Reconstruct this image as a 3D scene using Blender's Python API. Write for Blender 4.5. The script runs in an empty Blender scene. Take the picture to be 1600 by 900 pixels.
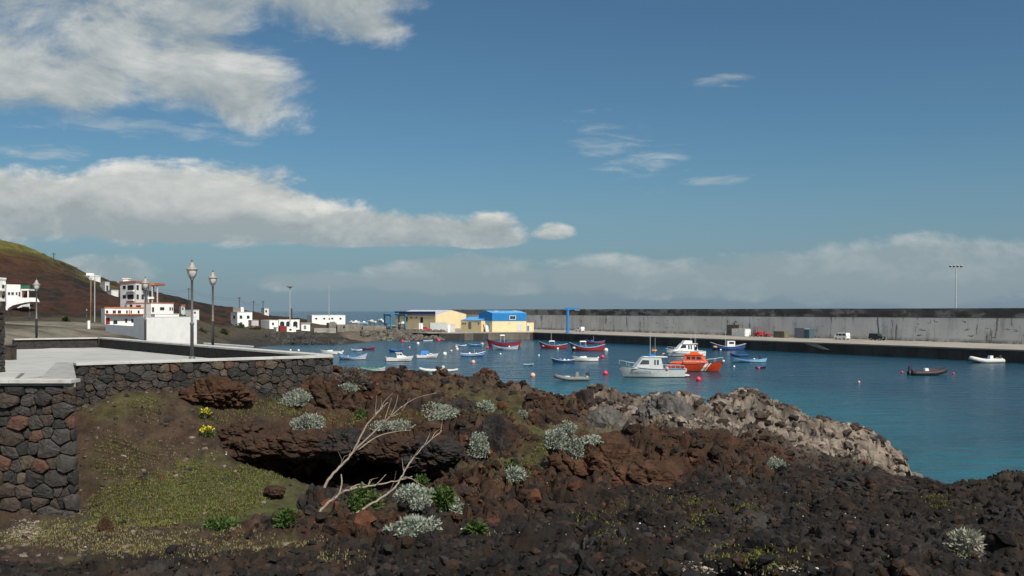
import bpy, bmesh, math, random
import numpy as np
from mathutils import Vector, Matrix
random.seed(11)
SC = bpy.context.scene
COL = SC.collection
R = math.radians

# ------------------------------------------------------------------ camera
EYE = 11.0          # eye height above the harbour water
FPX = 1500.0        # focal length in pixels of the 1600 px wide photograph
HOR = 486.0         # row of the horizon
cam_d = bpy.data.cameras.new('camera')
cam = bpy.data.objects.new('camera', cam_d)
COL.objects.link(cam)
cam.location = (0, 0, EYE)
cam.rotation_euler = (R(90), 0, 0)
cam_d.sensor_width = 36
cam_d.lens = 36 * FPX / 1600
cam_d.shift_y = (HOR - 450) / 1600
cam_d.clip_start = 0.1
cam_d.clip_end = 90000
SC.camera = cam

# ------------------------------------------------------------------ light and sky
SUN_AZ = math.atan2(0.50, -0.866)      # measured from +Y towards +X
SUN_EL = R(47)
SKY_STRENGTH = 0.10
vs = SC.view_settings
vs.view_transform = 'Standard'; vs.look = 'None'; vs.exposure = 0.75; vs.gamma = 1.0
vs.use_curve_mapping = False
sun_d = bpy.data.lights.new('sun', 'SUN')
sun_d.energy = 3.4; sun_d.angle = R(0.53); sun_d.color = (1.0, 0.94, 0.85)
sun = bpy.data.objects.new('sun', sun_d); COL.objects.link(sun)
sdir = Vector((math.sin(SUN_AZ) * math.cos(SUN_EL), math.cos(SUN_AZ) * math.cos(SUN_EL), math.sin(SUN_EL)))
sun.rotation_euler = (-sdir).to_track_quat('-Z', 'Y').to_euler()

world = bpy.data.worlds.new('World'); SC.world = world
world.use_nodes = True
WT = world.node_tree; WT.nodes.clear()

class NG:
    """tiny helper that builds maths out of shader nodes"""
    def __init__(s, nt): s.nt = nt
    def node(s, t, **kw):
        n = s.nt.nodes.new(t)
        for k, v in kw.items(): setattr(n, k, v)
        return n
    def put(s, sock, v):
        if isinstance(v, (int, float)): sock.default_value = v
        elif isinstance(v, (tuple, list)):
            sock.default_value = tuple(v) if len(sock.default_value) == len(v) else tuple(v) + (1,)
        else: s.nt.links.new(v, sock)
    def m(s, op, a, b=0.0, c=0.0, clamp=False):
        n = s.node('ShaderNodeMath', operation=op, use_clamp=clamp)
        s.put(n.inputs[0], a); s.put(n.inputs[1], b)
        if op in ('MULTIPLY_ADD', 'COMPARE', 'SMOOTH_MAX', 'SMOOTH_MIN'): s.put(n.inputs[2], c)
        return n.outputs[0]
    def add(s, a, b): return s.m('ADD', a, b)
    def sub(s, a, b): return s.m('SUBTRACT', a, b)
    def mul(s, a, b): return s.m('MULTIPLY', a, b)
    def ss(s, v, lo, hi):
        n = s.node('ShaderNodeMapRange', interpolation_type='SMOOTHSTEP')
        s.put(n.inputs[0], v); n.inputs[1].default_value = lo; n.inputs[2].default_value = hi
        return n.outputs[0]
    def lin(s, v, lo, hi, a=0.0, b=1.0):
        n = s.node('ShaderNodeMapRange')
        s.put(n.inputs[0], v)
        for i, q in enumerate((lo, hi, a, b)): n.inputs[1 + i].default_value = q
        return n.outputs[0]
    def xyz(s, x, y, z):
        n = s.node('ShaderNodeCombineXYZ')
        s.put(n.inputs[0], x); s.put(n.inputs[1], y); s.put(n.inputs[2], z)
        return n.outputs[0]
    def noise(s, vec, scale, detail=4, rough=0.55, dist=0.0, lac=2.0):
        n = s.node('ShaderNodeTexNoise')
        s.put(n.inputs['Vector'], vec); n.inputs['Scale'].default_value = scale
        n.inputs['Detail'].default_value = detail; n.inputs['Roughness'].default_value = rough
        n.inputs['Distortion'].default_value = dist; n.inputs['Lacunarity'].default_value = lac
        return n.outputs[0]
    def mix(s, f, a, b, blend='MIX'):
        n = s.node('ShaderNodeMix', data_type='RGBA', blend_type=blend)
        s.put(n.inputs[0], f); s.put(n.inputs[6], a); s.put(n.inputs[7], b)
        return n.outputs[2]

g = NG(WT)
tc = g.node('ShaderNodeTexCoord')
sep = g.node('ShaderNodeSeparateXYZ'); g.nt.links.new(tc.outputs['Generated'], sep.inputs[0])
dx, dy, dz = sep.outputs
AZ = g.m('ARCTAN2', dx, dy)
EL = g.m('ARCSINE', dz)
def sky_px(px, py):
    t = (px - 800) / FPX; az = math.atan(t)
    return az, math.atan((HOR - py) / FPX * math.cos(az))
sky = g.node('ShaderNodeTexSky', sky_type='NISHITA')
sky.sun_disc = False; sky.sun_elevation = SUN_EL; sky.sun_rotation = SUN_AZ
sky.altitude = 10; sky.air_density = 1.0; sky.dust_density = 0.6; sky.ozone_density = 1.6
# the cloud fields: each bank has a place in the sky, its edge is broken up by noise
cv = g.xyz(g.mul(AZ, 1.0), g.mul(EL, 1.9), 0.37)
cv_up = g.xyz(g.add(g.mul(AZ, 1.0), 0.014), g.add(g.mul(EL, 1.9), 0.034), 0.37)
def cloud_noise(v): return g.noise(v, 8.5, 10, 0.62, 0.3)
N0 = cloud_noise(cv); N1 = cloud_noise(cv_up)
def blob(px, py, rx, ry, rot=0.0, flat=None):
    a0, e0 = sky_px(px, py)
    da = g.sub(AZ, a0); de = g.sub(EL, e0)
    c, s = math.cos(rot), math.sin(rot)
    u = g.add(g.mul(da, c * FPX / rx), g.mul(de, s * FPX / rx))
    v = g.add(g.mul(da, -s * FPX / ry), g.mul(de, c * FPX / ry))
    if flat:                       # flat cloud base: squeeze the lower half
        v = g.m('MAXIMUM', v, g.mul(v, -flat))
    r2 = g.add(g.mul(u, u), g.mul(v, v))
    return g.sub(1.0, r2)
def union(lst):
    o = lst[0]
    for b in lst[1:]: o = g.m('MAXIMUM', o, b)
    return o
big = union([blob(150, 10, 380, 110), blob(330, 90, 170, 110, -0.35), blob(470, -10, 190, 80), blob(560, 40, 85, 42), blob(-100, 60, 300, 120), blob(380, 150, 75, 65)])
bank = union([blob(300, 345, 290, 100, 0, 2.4), blob(20, 340, 230, 82, 0, 2.2), blob(560, 368, 210, 50, 0, 2.6), g.sub(blob(760, 374, 90, 50, 0, 3.0), 0.35), g.sub(blob(865, 366, 52, 26, 0, 2.0), 0.45), blob(-250, 340, 300, 90, 0, 2)])
low = union([blob(1420, 440, 230, 72, 0, 1.6), blob(1150, 440, 420, 48, 0, 1.5), blob(730, 440, 190, 40, 0, 1.6), g.sub(blob(170, 425, 120, 36, 0, 1.5), 0.4), blob(1800, 430, 300, 70, 0, 1.6), blob(480, 440, 130, 20)])
wisp = union([blob(980, 240, 95, 42, -0.4), blob(1120, 283, 90, 10), blob(1130, 127, 45, 10), blob(70, 238, 70, 14), blob(180, 195, 150, 16), blob(330, 210, 80, 18)])
def dens(mask, n, k, lo, hi):
    m_ = g.m('MAXIMUM', mask, -1.5)
    return g.ss(g.add(g.mul(m_, k), n), lo, hi)
dA0 = dens(big, N0, 0.30, 0.50, 0.78);  dA1 = dens(big, N1, 0.30, 0.50, 0.78)
dB0 = dens(bank, N0, 0.34, 0.50, 0.68); dB1 = dens(bank, N1, 0.34, 0.50, 0.68)
dC0 = dens(low, N0, 0.34, 0.50, 0.72);  dC1 = dens(low, N1, 0.34, 0.50, 0.72)
wv = g.xyz(g.mul(AZ, 1.0), g.mul(EL, 4.5), 1.9)
WN = g.noise(wv, 22.0, 7, 0.6, 0.4)
dW = g.mul(dens(wisp, WN, 0.16, 0.50, 0.88), 0.42)
# unseen cloud beyond the picture, added and kept bright to lift the ambient light
far_az = g.ss(g.m('ABSOLUTE', AZ), 0.62, 0.9)
hi_el = g.ss(EL, 0.36, 0.55)
out = g.m('MAXIMUM', far_az, hi_el)
dO = g.mul(out, g.ss(g.noise(g.xyz(dx, dy, g.mul(dz, 1.6)), 3.2, 8, 0.56, 0.2), 0.46, 0.66))
cover = g.m('MAXIMUM', g.m('MAXIMUM', g.mul(dA0, 0.93), dB0), g.m('MAXIMUM', g.m('MAXIMUM', g.mul(dC0, 0.75), dW), g.mul(dO, 0.9)))
thick = g.m('MAXIMUM', g.m('MAXIMUM', dA1, dB1), dC1)
# brightness inside a cloud: bright towards the sun, grey where more cloud lies above
a_, e_top = sky_px(300, 285); a_, e_bot = sky_px(300, 380)
bank_h = g.lin(EL, e_bot, e_top, 0.0, 1.0)
lit = g.add(g.mul(g.sub(1.0, thick), 0.30), g.mul(g.sub(N0, N1), 1.7))
lit = g.add(lit, g.mul(g.m('MINIMUM', g.m('MAXIMUM', bank_h, 0.0), 1.0), 0.42))
e_hi = sky_px(800, 215)[1]
lit = g.sub(lit, g.mul(g.ss(EL, e_hi - 0.02, e_hi + 0.03), 0.26))
lit = g.m('MAXIMUM', lit, g.mul(out, 0.7))
lit = g.m('MINIMUM', g.m('MAXIMUM', lit, 0.0), 1.0)
cloud_c = g.mix(lit, (1.95, 2.25, 2.35), (4.5, 4.5, 4.25))
# clouds towards the sun shine brighter (forward scattering), boosted to fill the shaded sides
sd = g.add(g.add(g.mul(dx, sdir.x), g.mul(dy, sdir.y)), g.mul(dz, sdir.z))
glow = g.lin(sd, -0.3, 0.9, 1.0, 3.4)
cloud_c = g.mix(1.0, cloud_c, g.xyz(glow, glow, glow), 'MULTIPLY')
haze_c = (1.13, 1.58, 2.10)
grade = g.mix(1.0, sky.outputs[0], (0.24, 0.355, 0.40), 'MULTIPLY')
hz = g.mul(g.sub(1.0, g.ss(EL, -0.02, 0.17)), 0.8)
base = g.mix(hz, grade, haze_c)
fade = g.lin(EL, 0.0, 0.10, 0.42, 1.0)
skyc = g.mix(g.mul(cover, fade), base, cloud_c)
bg = g.node('ShaderNodeBackground'); g.nt.links.new(skyc, bg.inputs[0]); bg.inputs[1].default_value = SKY_STRENGTH
wo = g.node('ShaderNodeOutputWorld'); g.nt.links.new(bg.outputs[0], wo.inputs[0])
world.cycles.sampling_method = 'MANUAL'; world.cycles.sample_map_resolution = 512

# ------------------------------------------------------------------ helpers
def P(px, py, D):           # the place that is seen at a pixel, at a distance D in front of the camera
    return Vector(((px - 800) / FPX * D, D, EYE + (HOR - py) / FPX * D))
def Zp(px, D, z): return Vector(((px - 800) / FPX * D, D, z))
def W(px, py, z=0.0):       # a pixel that lies on the level z
    D = (EYE - z) * FPX / (py - HOR)
    return Vector(((px - 800) / FPX * D, D, z))

def tag(o, label=None, cat=None, group=None, kind=None):
    if label: o['label'] = label
    if cat: o['category'] = cat
    if group: o['group'] = group
    if kind: o['kind'] = kind
    return o
def empty(name, loc=(0, 0, 0), rz=0.0, label=None, cat=None, group=None):
    o = bpy.data.objects.new(name, None); COL.objects.link(o)
    o.location = loc; o.rotation_euler = (0, 0, rz); o.empty_display_size = 0.2
    return tag(o, label, cat, group)
def link_mesh(name, me, mat, parent=None):
    o = bpy.data.objects.new(name, me); COL.objects.link(o)
    if mat is not None and not me.materials: me.materials.append(mat)
    if parent is not None: o.parent = parent
    return o

class MB:
    """collects shapes; build() links them as one mesh object"""
    def __init__(s): s.v = []; s.f = []
    def raw(s, vs, fs):
        n = len(s.v); s.v += [tuple(v) for v in vs]; s.f += [tuple(i + n for i in f) for f in fs]; return s
    def box(s, x0, x1, y0, y1, z0, z1):
        return s.raw([(x0, y0, z0), (x1, y0, z0), (x1, y1, z0), (x0, y1, z0), (x0, y0, z1), (x1, y0, z1), (x1, y1, z1), (x0, y1, z1)],
                     [(0, 3, 2, 1), (4, 5, 6, 7), (0, 1, 5, 4), (1, 2, 6, 5), (2, 3, 7, 6), (3, 0, 4, 7)])
    def obox(s, o, u, v, w):       # box from a corner and three edge vectors
        o, u, v, w = map(Vector, (o, u, v, w))
        c = [o, o + u, o + u + v, o + v]; c += [q + w for q in c]
        return s.raw(c, [(0, 3, 2, 1), (4, 5, 6, 7), (0, 1, 5, 4), (1, 2, 6, 5), (2, 3, 7, 6), (3, 0, 4, 7)])
    def prism(s, poly, d):         # polygon (3d points) swept along vector d
        n = len(poly); d = Vector(d); p = [Vector(q) for q in poly]
        return s.raw(p + [q + d for q in p], [tuple(range(n))[::-1], tuple(range(n, 2 * n))] + [(i, (i + 1) % n, n + (i + 1) % n, n + i) for i in range(n)])
    def side(s, poly, w0, w1=None, top=None):
        """side profile (x, z) swept across y from -w to w, narrower where z is high"""
        n = len(poly); zs = [z for _, z in poly]; a, b = min(zs), max(zs); w1 = w0 if w1 is None else w1
        hw = [w0 + (w1 - w0) * (z - a) / max(b - a, 1e-6) for z in zs]
        vs_ = [(x, -h, z) for (x, z), h in zip(poly, hw)] + [(x, h, z) for (x, z), h in zip(poly, hw)]
        return s.raw(vs_, [tuple(range(n)), tuple(range(n, 2 * n))[::-1]] + [(i, n + i, n + (i + 1) % n, (i + 1) % n) for i in range(n)])
    def tube(s, pts, r, n=6, r2=None):
        pts = [Vector(p) for p in pts]; m = len(pts); base = len(s.v); r2 = r if r2 is None else r2
        for i, p in enumerate(pts):
            d = (pts[min(i + 1, m - 1)] - pts[max(i - 1, 0)]).normalized()
            a = d.orthogonal().normalized() if abs(d.z) > 0.95 else d.cross(Vector((0, 0, 1))).normalized()
            b = d.cross(a); rr = r + (r2 - r) * i / max(m - 1, 1)
            s.v += [tuple(p + (a * math.cos(t) + b * math.sin(t)) * rr) for t in (2 * math.pi * k / n for k in range(n))]
        for i in range(m - 1):
            for k in range(n):
                s.f.append((base + i * n + k, base + i * n + (k + 1) % n, base + (i + 1) * n + (k + 1) % n, base + (i + 1) * n + k))
        s.f.append(tuple(base + k for k in range(n))[::-1]); s.f.append(tuple(base + (m - 1) * n + k for k in range(n)))
        return s
    def lathe(s, prof, n=12, c=(0, 0, 0)):
        base = len(s.v); m = len(prof)
        for r, z in prof:
            s.v += [(c[0] + r * math.cos(2 * math.pi * k / n), c[1] + r * math.sin(2 * math.pi * k / n), c[2] + z) for k in range(n)]
        for i in range(m - 1):
            for k in range(n):
                s.f.append((base + i * n + k, base + i * n + (k + 1) % n, base + (i + 1) * n + (k + 1) % n, base + (i + 1) * n + k))
        s.f.append(tuple(base + k for k in range(n))[::-1]); s.f.append(tuple(base + (m - 1) * n + k for k in range(n)))
        return s
    def ball(s, c, r, n=10, m=6, sz=1.0):
        return s.lathe([(max(r * math.sin(math.pi * i / m), 1e-3), -r * sz * math.cos(math.pi * i / m)) for i in range(m + 1)], n, c)
    def build(s, name, mat, parent=None, smooth=False, bevel=0):
        me = bpy.data.meshes.new(name); me.from_pydata(s.v, [], s.f); me.update()
        bm = bmesh.new(); bm.from_mesh(me); bmesh.ops.recalc_face_normals(bm, faces=bm.faces)
        if bevel: bmesh.ops.bevel(bm, geom=bm.edges[:], offset=bevel, segments=2, affect='EDGES', clamp_overlap=True)
        bm.to_mesh(me); bm.free()
        if smooth: me.shade_smooth() if hasattr(me, 'shade_smooth') else None
        return link_mesh(name, me, mat, parent)

# ------------------------------------------------------------------ materials
MATS = {}
def mat(name, col, rough=0.7, var=0.14, scale=3.0, bump=0.0, bscale=30.0, metal=0.0, dirt=None, dscale=0.8, dlo=0.5, dhi=0.75, spec=0.4, stretch=None, bdist=0.03):
    if name in MATS: return MATS[name]
    m = bpy.data.materials.new(name); m.use_nodes = True; nt = m.node_tree; nt.nodes.clear(); q = NG(nt)
    t = q.node('ShaderNodeTexCoord').outputs['Object']
    if stretch:
        mp = q.node('ShaderNodeMapping'); q.put(mp.inputs[0], t); mp.inputs['Scale'].default_value = stretch; tv = mp.outputs[0]
    else: tv = t
    lo = tuple(c * (1 - var) for c in col); hi = tuple(min(c * (1 + var), 1) for c in col)
    c = q.mix(q.ss(q.noise(tv, scale, 5, 0.6), 0.3, 0.7), lo, hi)
    if dirt:
        c = q.mix(q.ss(q.noise(tv, dscale, 7, 0.62, 0.3), dlo, dhi), c, dirt)
    b = q.node('ShaderNodeBsdfPrincipled'); q.put(b.inputs['Base Color'], c)
    b.inputs['Roughness'].default_value = rough; b.inputs['Metallic'].default_value = metal
    b.inputs['Specular IOR Level'].default_value = spec
    if bump:
        bn = q.node('ShaderNodeBump'); bn.inputs['Strength'].default_value = bump; bn.inputs['Distance'].default_value = bdist
        q.put(bn.inputs['Height'], q.noise(t, bscale, 6, 0.65)); q.put(b.inputs['Normal'], bn.outputs[0])
    o = q.node('ShaderNodeOutputMaterial'); nt.links.new(b.outputs[0], o.inputs[0])
    MATS[name] = m; return m
WHITE = mat('white_render', (0.74, 0.73, 0.70), 0.8, 0.05, 0.6, dirt=(0.55, 0.53, 0.49), dscale=0.5, dlo=0.6, dhi=0.85)
GLASS = mat('dark_glass', (0.02, 0.025, 0.03), 0.12, 0.1, 1, spec=0.6)
ORANGE_TILE = mat('orange_tile', (0.42, 0.14, 0.06), 0.8, 0.25, 6)
CONC = mat('concrete', (0.30, 0.28, 0.25), 0.9, 0.18, 1.2, dirt=(0.16, 0.15, 0.13), dscale=0.3)
GREYM = mat('grey_paint', (0.16, 0.165, 0.17), 0.5, 0.1, 8)
GEL = mat('white_gelcoat', (0.66, 0.66, 0.63), 0.3, 0.05, 2, dirt=(0.5, 0.49, 0.44), dscale=1.5, dlo=0.6, dhi=0.9)
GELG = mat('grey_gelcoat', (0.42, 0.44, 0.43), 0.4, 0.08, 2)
BLUEB = mat('blue_boat_paint', (0.025, 0.16, 0.42), 0.45, 0.2, 3)
NAVYB = mat('navy_boat_paint', (0.015, 0.045, 0.16), 0.45, 0.2, 3)
LBLUE = mat('light_blue_paint', (0.22, 0.42, 0.58), 0.45, 0.15, 3)
REDB = mat('red_boat_paint', (0.22, 0.022, 0.022), 0.5, 0.2, 3)
ORANGEB = mat('orange_boat_paint', (0.62, 0.085, 0.018), 0.4, 0.12, 3)
GREENB = mat('green_boat_paint', (0.03, 0.20, 0.11), 0.5, 0.2, 3)
YELLOWB = mat('yellow_boat_paint', (0.62, 0.36, 0.03), 0.5, 0.2, 3)
BLACKR = mat('black_rubber', (0.018, 0.018, 0.02), 0.6, 0.2, 4)
GREYR = mat('grey_rubber', (0.12, 0.125, 0.12), 0.6, 0.15, 4)
LRUB = mat('pale_rubber', (0.45, 0.45, 0.42), 0.6, 0.1, 3)
WOODB = mat('boat_wood', (0.22, 0.13, 0.07), 0.7, 0.25, 5)
STEEL = mat('pale_steel', (0.45, 0.46, 0.46), 0.4, 0.1, 5)
SKIRT = mat('dark_waterline', (0.03, 0.032, 0.03), 0.7, 0.2, 4)
# ------------------------------------------------------------------ noise and surfaces through points
def _h(ix, iy, iz, seed):
    n = (ix * 374761393 + iy * 668265263 + iz * 1274126177 + seed * 144665) & 0xffffffff
    n = ((n ^ (n >> 13)) * 1274126177) & 0xffffffff
    n = n ^ (n >> 16)
    return (n & 0xffff) / 32767.5 - 1.0
def vn(x, y, z, seed=0):
    x = np.asarray(x, float); y = np.asarray(y, float); z = np.zeros_like(x) + z
    ix = np.floor(x).astype(np.int64); iy = np.floor(y).astype(np.int64); iz = np.floor(z).astype(np.int64)
    fx = x - ix; fy = y - iy; fz = z - iz
    fx = fx * fx * (3 - 2 * fx); fy = fy * fy * (3 - 2 * fy); fz = fz * fz * (3 - 2 * fz)
    def c(a, b, d): return _h(ix + a, iy + b, iz + d, seed)
    l = lambda p, q, t: p + (q - p) * t
    return l(l(l(c(0,0,0), c(1,0,0), fx), l(c(0,1,0), c(1,1,0), fx), fy), l(l(c(0,0,1), c(1,0,1), fx), l(c(0,1,1), c(1,1,1), fx), fy), fz)
def fbm(x, y, z, f, o, seed=0, gain=0.5):
    s = 0; a = 1; t = 0
    for i in range(o):
        s = s + a * vn(x * f + 17.3 * i, y * f - 9.1 * i, np.asarray(z) * f + 3.7 * i, seed + i); t += a; a *= gain; f *= 2.03
    return s / t
def ridg(x, y, z, f, o, seed=0, gain=0.55):
    s = 0; a = 1; t = 0
    for i in range(o):
        s = s + a * (1 - 2 * np.abs(vn(x * f + 7.7 * i, y * f + 5.3 * i, np.asarray(z) * f - 2.9 * i, seed + i))); t += a; a *= gain; f *= 2.1
    return s / t
def worley(x, y, f, seed=0):
    x = np.asarray(x, float) * f; y = np.asarray(y, float) * f; ix = np.floor(x).astype(np.int64); iy = np.floor(y).astype(np.int64)
    f1 = np.full(x.shape, 9.0); f2 = np.full(x.shape, 9.0); idv = np.zeros(x.shape)
    for a in (-1, 0, 1):
        for c in (-1, 0, 1):
            hx = ix + a + 0.5 + 0.48 * _h(ix + a, iy + c, ix * 0, seed); hy = iy + c + 0.5 + 0.48 * _h(ix + a, iy + c, ix * 0 + 5, seed)
            d = np.hypot(hx - x, hy - y); nw = d < f1
            f2 = np.where(nw, f1, np.minimum(f2, d)); idv = np.where(nw, _h(ix + a, iy + c, ix * 0 + 9, seed), idv); f1 = np.where(nw, d, f1)
    return f1, f2, idv
def sstep(v, a, b):
    t = np.clip((v - a) / (b - a), 0, 1); return t * t * (3 - 2 * t)
class TPS:
    def __init__(s, pts, lam=0.02):
        p = np.array(pts, float); s.c = p[:, :2]; n = len(p)
        K = s.k(s.c, s.c) + lam * np.eye(n); Q = np.c_[np.ones(n), s.c]
        A = np.block([[K, Q], [Q.T, np.zeros((3, 3))]])
        s.w = np.linalg.solve(A, np.r_[p[:, 2], 0, 0, 0])
    def k(s, a, b):
        r2 = ((a[:, None, :] - b[None]) ** 2).sum(2); return 0.5 * r2 * np.log(r2 + 1e-9)
    def __call__(s, x, y):
        sh = np.shape(x); q = np.c_[np.ravel(x), np.ravel(y)]; o = np.empty(len(q)); n = len(s.c)
        for i in range(0, len(q), 40000):
            c = q[i:i + 40000]; o[i:i + 40000] = s.k(c, s.c) @ s.w[:n] + np.c_[np.ones(len(c)), c] @ s.w[n:]
        return o.reshape(sh)
def idw(cp, cw, x, y, pw=3.0):
    """class weights of the nearest measured points"""
    sh = np.shape(x); q = np.c_[np.ravel(x), np.ravel(y)]; o = np.empty((len(q), cw.shape[1]))
    for i in range(0, len(q), 40000):
        c = q[i:i + 40000]; d2 = ((c[:, None, :] - cp[None]) ** 2).sum(2) + 0.05
        w = d2 ** (-pw / 2); o[i:i + 40000] = (w @ cw) / w.sum(1)[:, None]
    return o.reshape(sh + (cw.shape[1],))
def grid_mesh(name, X, Y, Z, mat_, col=None, parent=None, flip=False, keep=None):
    n, m = X.shape
    co = np.stack([X, Y, Z], -1).reshape(-1, 3)
    a = (np.arange(n - 1)[:, None] * m + np.arange(m - 1)[None]).ravel()
    f = np.stack([a, a + 1, a + m + 1, a + m], 1)
    if flip: f = f[:, ::-1]
    if keep is not None: f = f[keep[:-1, :-1].ravel()]
    me = bpy.data.meshes.new(name); me.vertices.add(len(co)); me.vertices.foreach_set('co', co.ravel().astype(np.float32))
    me.loops.add(len(f) * 4); me.loops.foreach_set('vertex_index', f.ravel().astype(np.int32))
    me.polygons.add(len(f)); me.polygons.foreach_set('loop_start', np.arange(0, len(f) * 4, 4, dtype=np.int32))
    me.polygons.foreach_set('loop_total', np.full(len(f), 4, np.int32)); me.update(calc_edges=True)
    if col is not None:
        ca = me.color_attributes.new('tint', 'FLOAT_COLOR', 'POINT')
        c4 = np.concatenate([col.reshape(-1, 3), np.ones((n * m, 1))], 1)
        ca.data.foreach_set('color', c4.ravel().astype(np.float32))
    return link_mesh(name, me, mat_, parent)
def earth_mat(name, fscale, bump, dist, var=0.5):
    """ground: the colour of the soil or rock at each place, with grain and fine relief"""
    m = bpy.data.materials.new(name); m.use_nodes = True; nt = m.node_tree; nt.nodes.clear(); q = NG(nt)
    t = q.node('ShaderNodeTexCoord').outputs['Object']
    at = q.node('ShaderNodeAttribute', attribute_name='tint').outputs['Color']
    n1 = q.noise(t, fscale, 8, 0.68); n2 = q.noise(t, fscale * 7, 5, 0.7)
    k = q.add(q.lin(n1, 0.3, 0.7, 1 - var, 1 + var), q.lin(n2, 0.3, 0.7, -0.25, 0.25))
    c = q.mix(1.0, at, q.xyz(k, k, k), 'MULTIPLY')
    b = q.node('ShaderNodeBsdfPrincipled'); q.put(b.inputs['Base Color'], c); b.inputs['Roughness'].default_value = 0.95
    b.inputs['Specular IOR Level'].default_value = 0.15
    bn = q.node('ShaderNodeBump'); bn.inputs['Strength'].default_value = bump; bn.inputs['Distance'].default_value = dist
    q.put(bn.inputs['Height'], q.add(n1, q.mul(n2, 0.5))); q.put(b.inputs['Normal'], bn.outputs[0])
    o = q.node('ShaderNodeOutputMaterial'); nt.links.new(b.outputs[0], o.inputs[0]); return m
LAVA = earth_mat('lava_ground', 3.0, 0.8, 0.08)
FARM = earth_mat('far_ground', 0.25, 0.9, 0.6, 0.45)

# ------------------------------------------------------------------ the sea
def sea_material():
    m = bpy.data.materials.new('sea_water'); m.use_nodes = True; nt = m.node_tree; nt.nodes.clear(); q = NG(nt)
    t = q.node('ShaderNodeTexCoord').outputs['Object']
    mp = q.node('ShaderNodeMapping'); q.put(mp.inputs[0], t); mp.inputs['Scale'].default_value = (1, 1, 0)
    sp = q.node('ShaderNodeSeparateXYZ'); q.put(sp.inputs[0], t)
    # pale sandy bottom under the shallow inner basin: the water turns turquoise there
    def spot(x, y, rx, ry):
        u = q.mul(q.sub(sp.outputs[0], x), 1 / rx); v = q.mul(q.sub(sp.outputs[1], y), 1 / ry)
        return q.m('MAXIMUM', q.sub(1.0, q.add(q.mul(u, u), q.mul(v, v))), 0.0)
    sh = q.m('MAXIMUM', spot(12, 112, 42, 55), q.mul(spot(34, 66, 20, 24), 0.7))
    sh = q.mul(sh, q.lin(q.noise(mp.outputs[0], 0.035, 5, 0.6), 0.3, 0.65, 0.2, 1.0))
    deep = q.mix(q.ss(q.noise(mp.outputs[0], 0.02, 4, 0.6), 0.35, 0.7), (0.0015, 0.026, 0.046), (0.003, 0.040, 0.064))
    c = q.mix(sh, deep, (0.006, 0.100, 0.125))
    b = q.node('ShaderNodeBsdfPrincipled'); q.put(b.inputs['Base Color'], c)
    b.inputs['Roughness'].default_value = 0.19; b.inputs['IOR'].default_value = 1.333
    b.inputs['Specular IOR Level'].default_value = 0.5
    w1 = q.node('ShaderNodeMapping'); q.put(w1.inputs[0], t); w1.inputs['Scale'].default_value = (0.55, 1.0, 0); w1.inputs['Rotation'].default_value = (0, 0, 0.35)
    hgt = q.add(q.add(q.mul(q.noise(w1.outputs[0], 0.9, 5, 0.55, 0.3), 0.9), q.mul(q.noise(w1.outputs[0], 0.36, 3, 0.5, 0.4), 2.2)), q.mul(q.noise(w1.outputs[0], 0.09, 3, 0.5), 3.0))
    bn = q.node('ShaderNodeBump'); bn.inputs['Strength'].default_value = 0.85; bn.inputs['Distance'].default_value = 0.42
    q.put(bn.inputs['Height'], hgt); q.put(b.inputs['Normal'], bn.outputs[0])
    o = q.node('ShaderNodeOutputMaterial'); nt.links.new(b.outputs[0], o.inputs[0]); return m
mb = MB(); S = 40000
mb.raw([(-S, -S, 0), (S, -S, 0), (S, S, 0), (-S, S, 0)], [(0, 1, 2, 3)])
tag(mb.build('sea', sea_material()), kind='structure')

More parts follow.
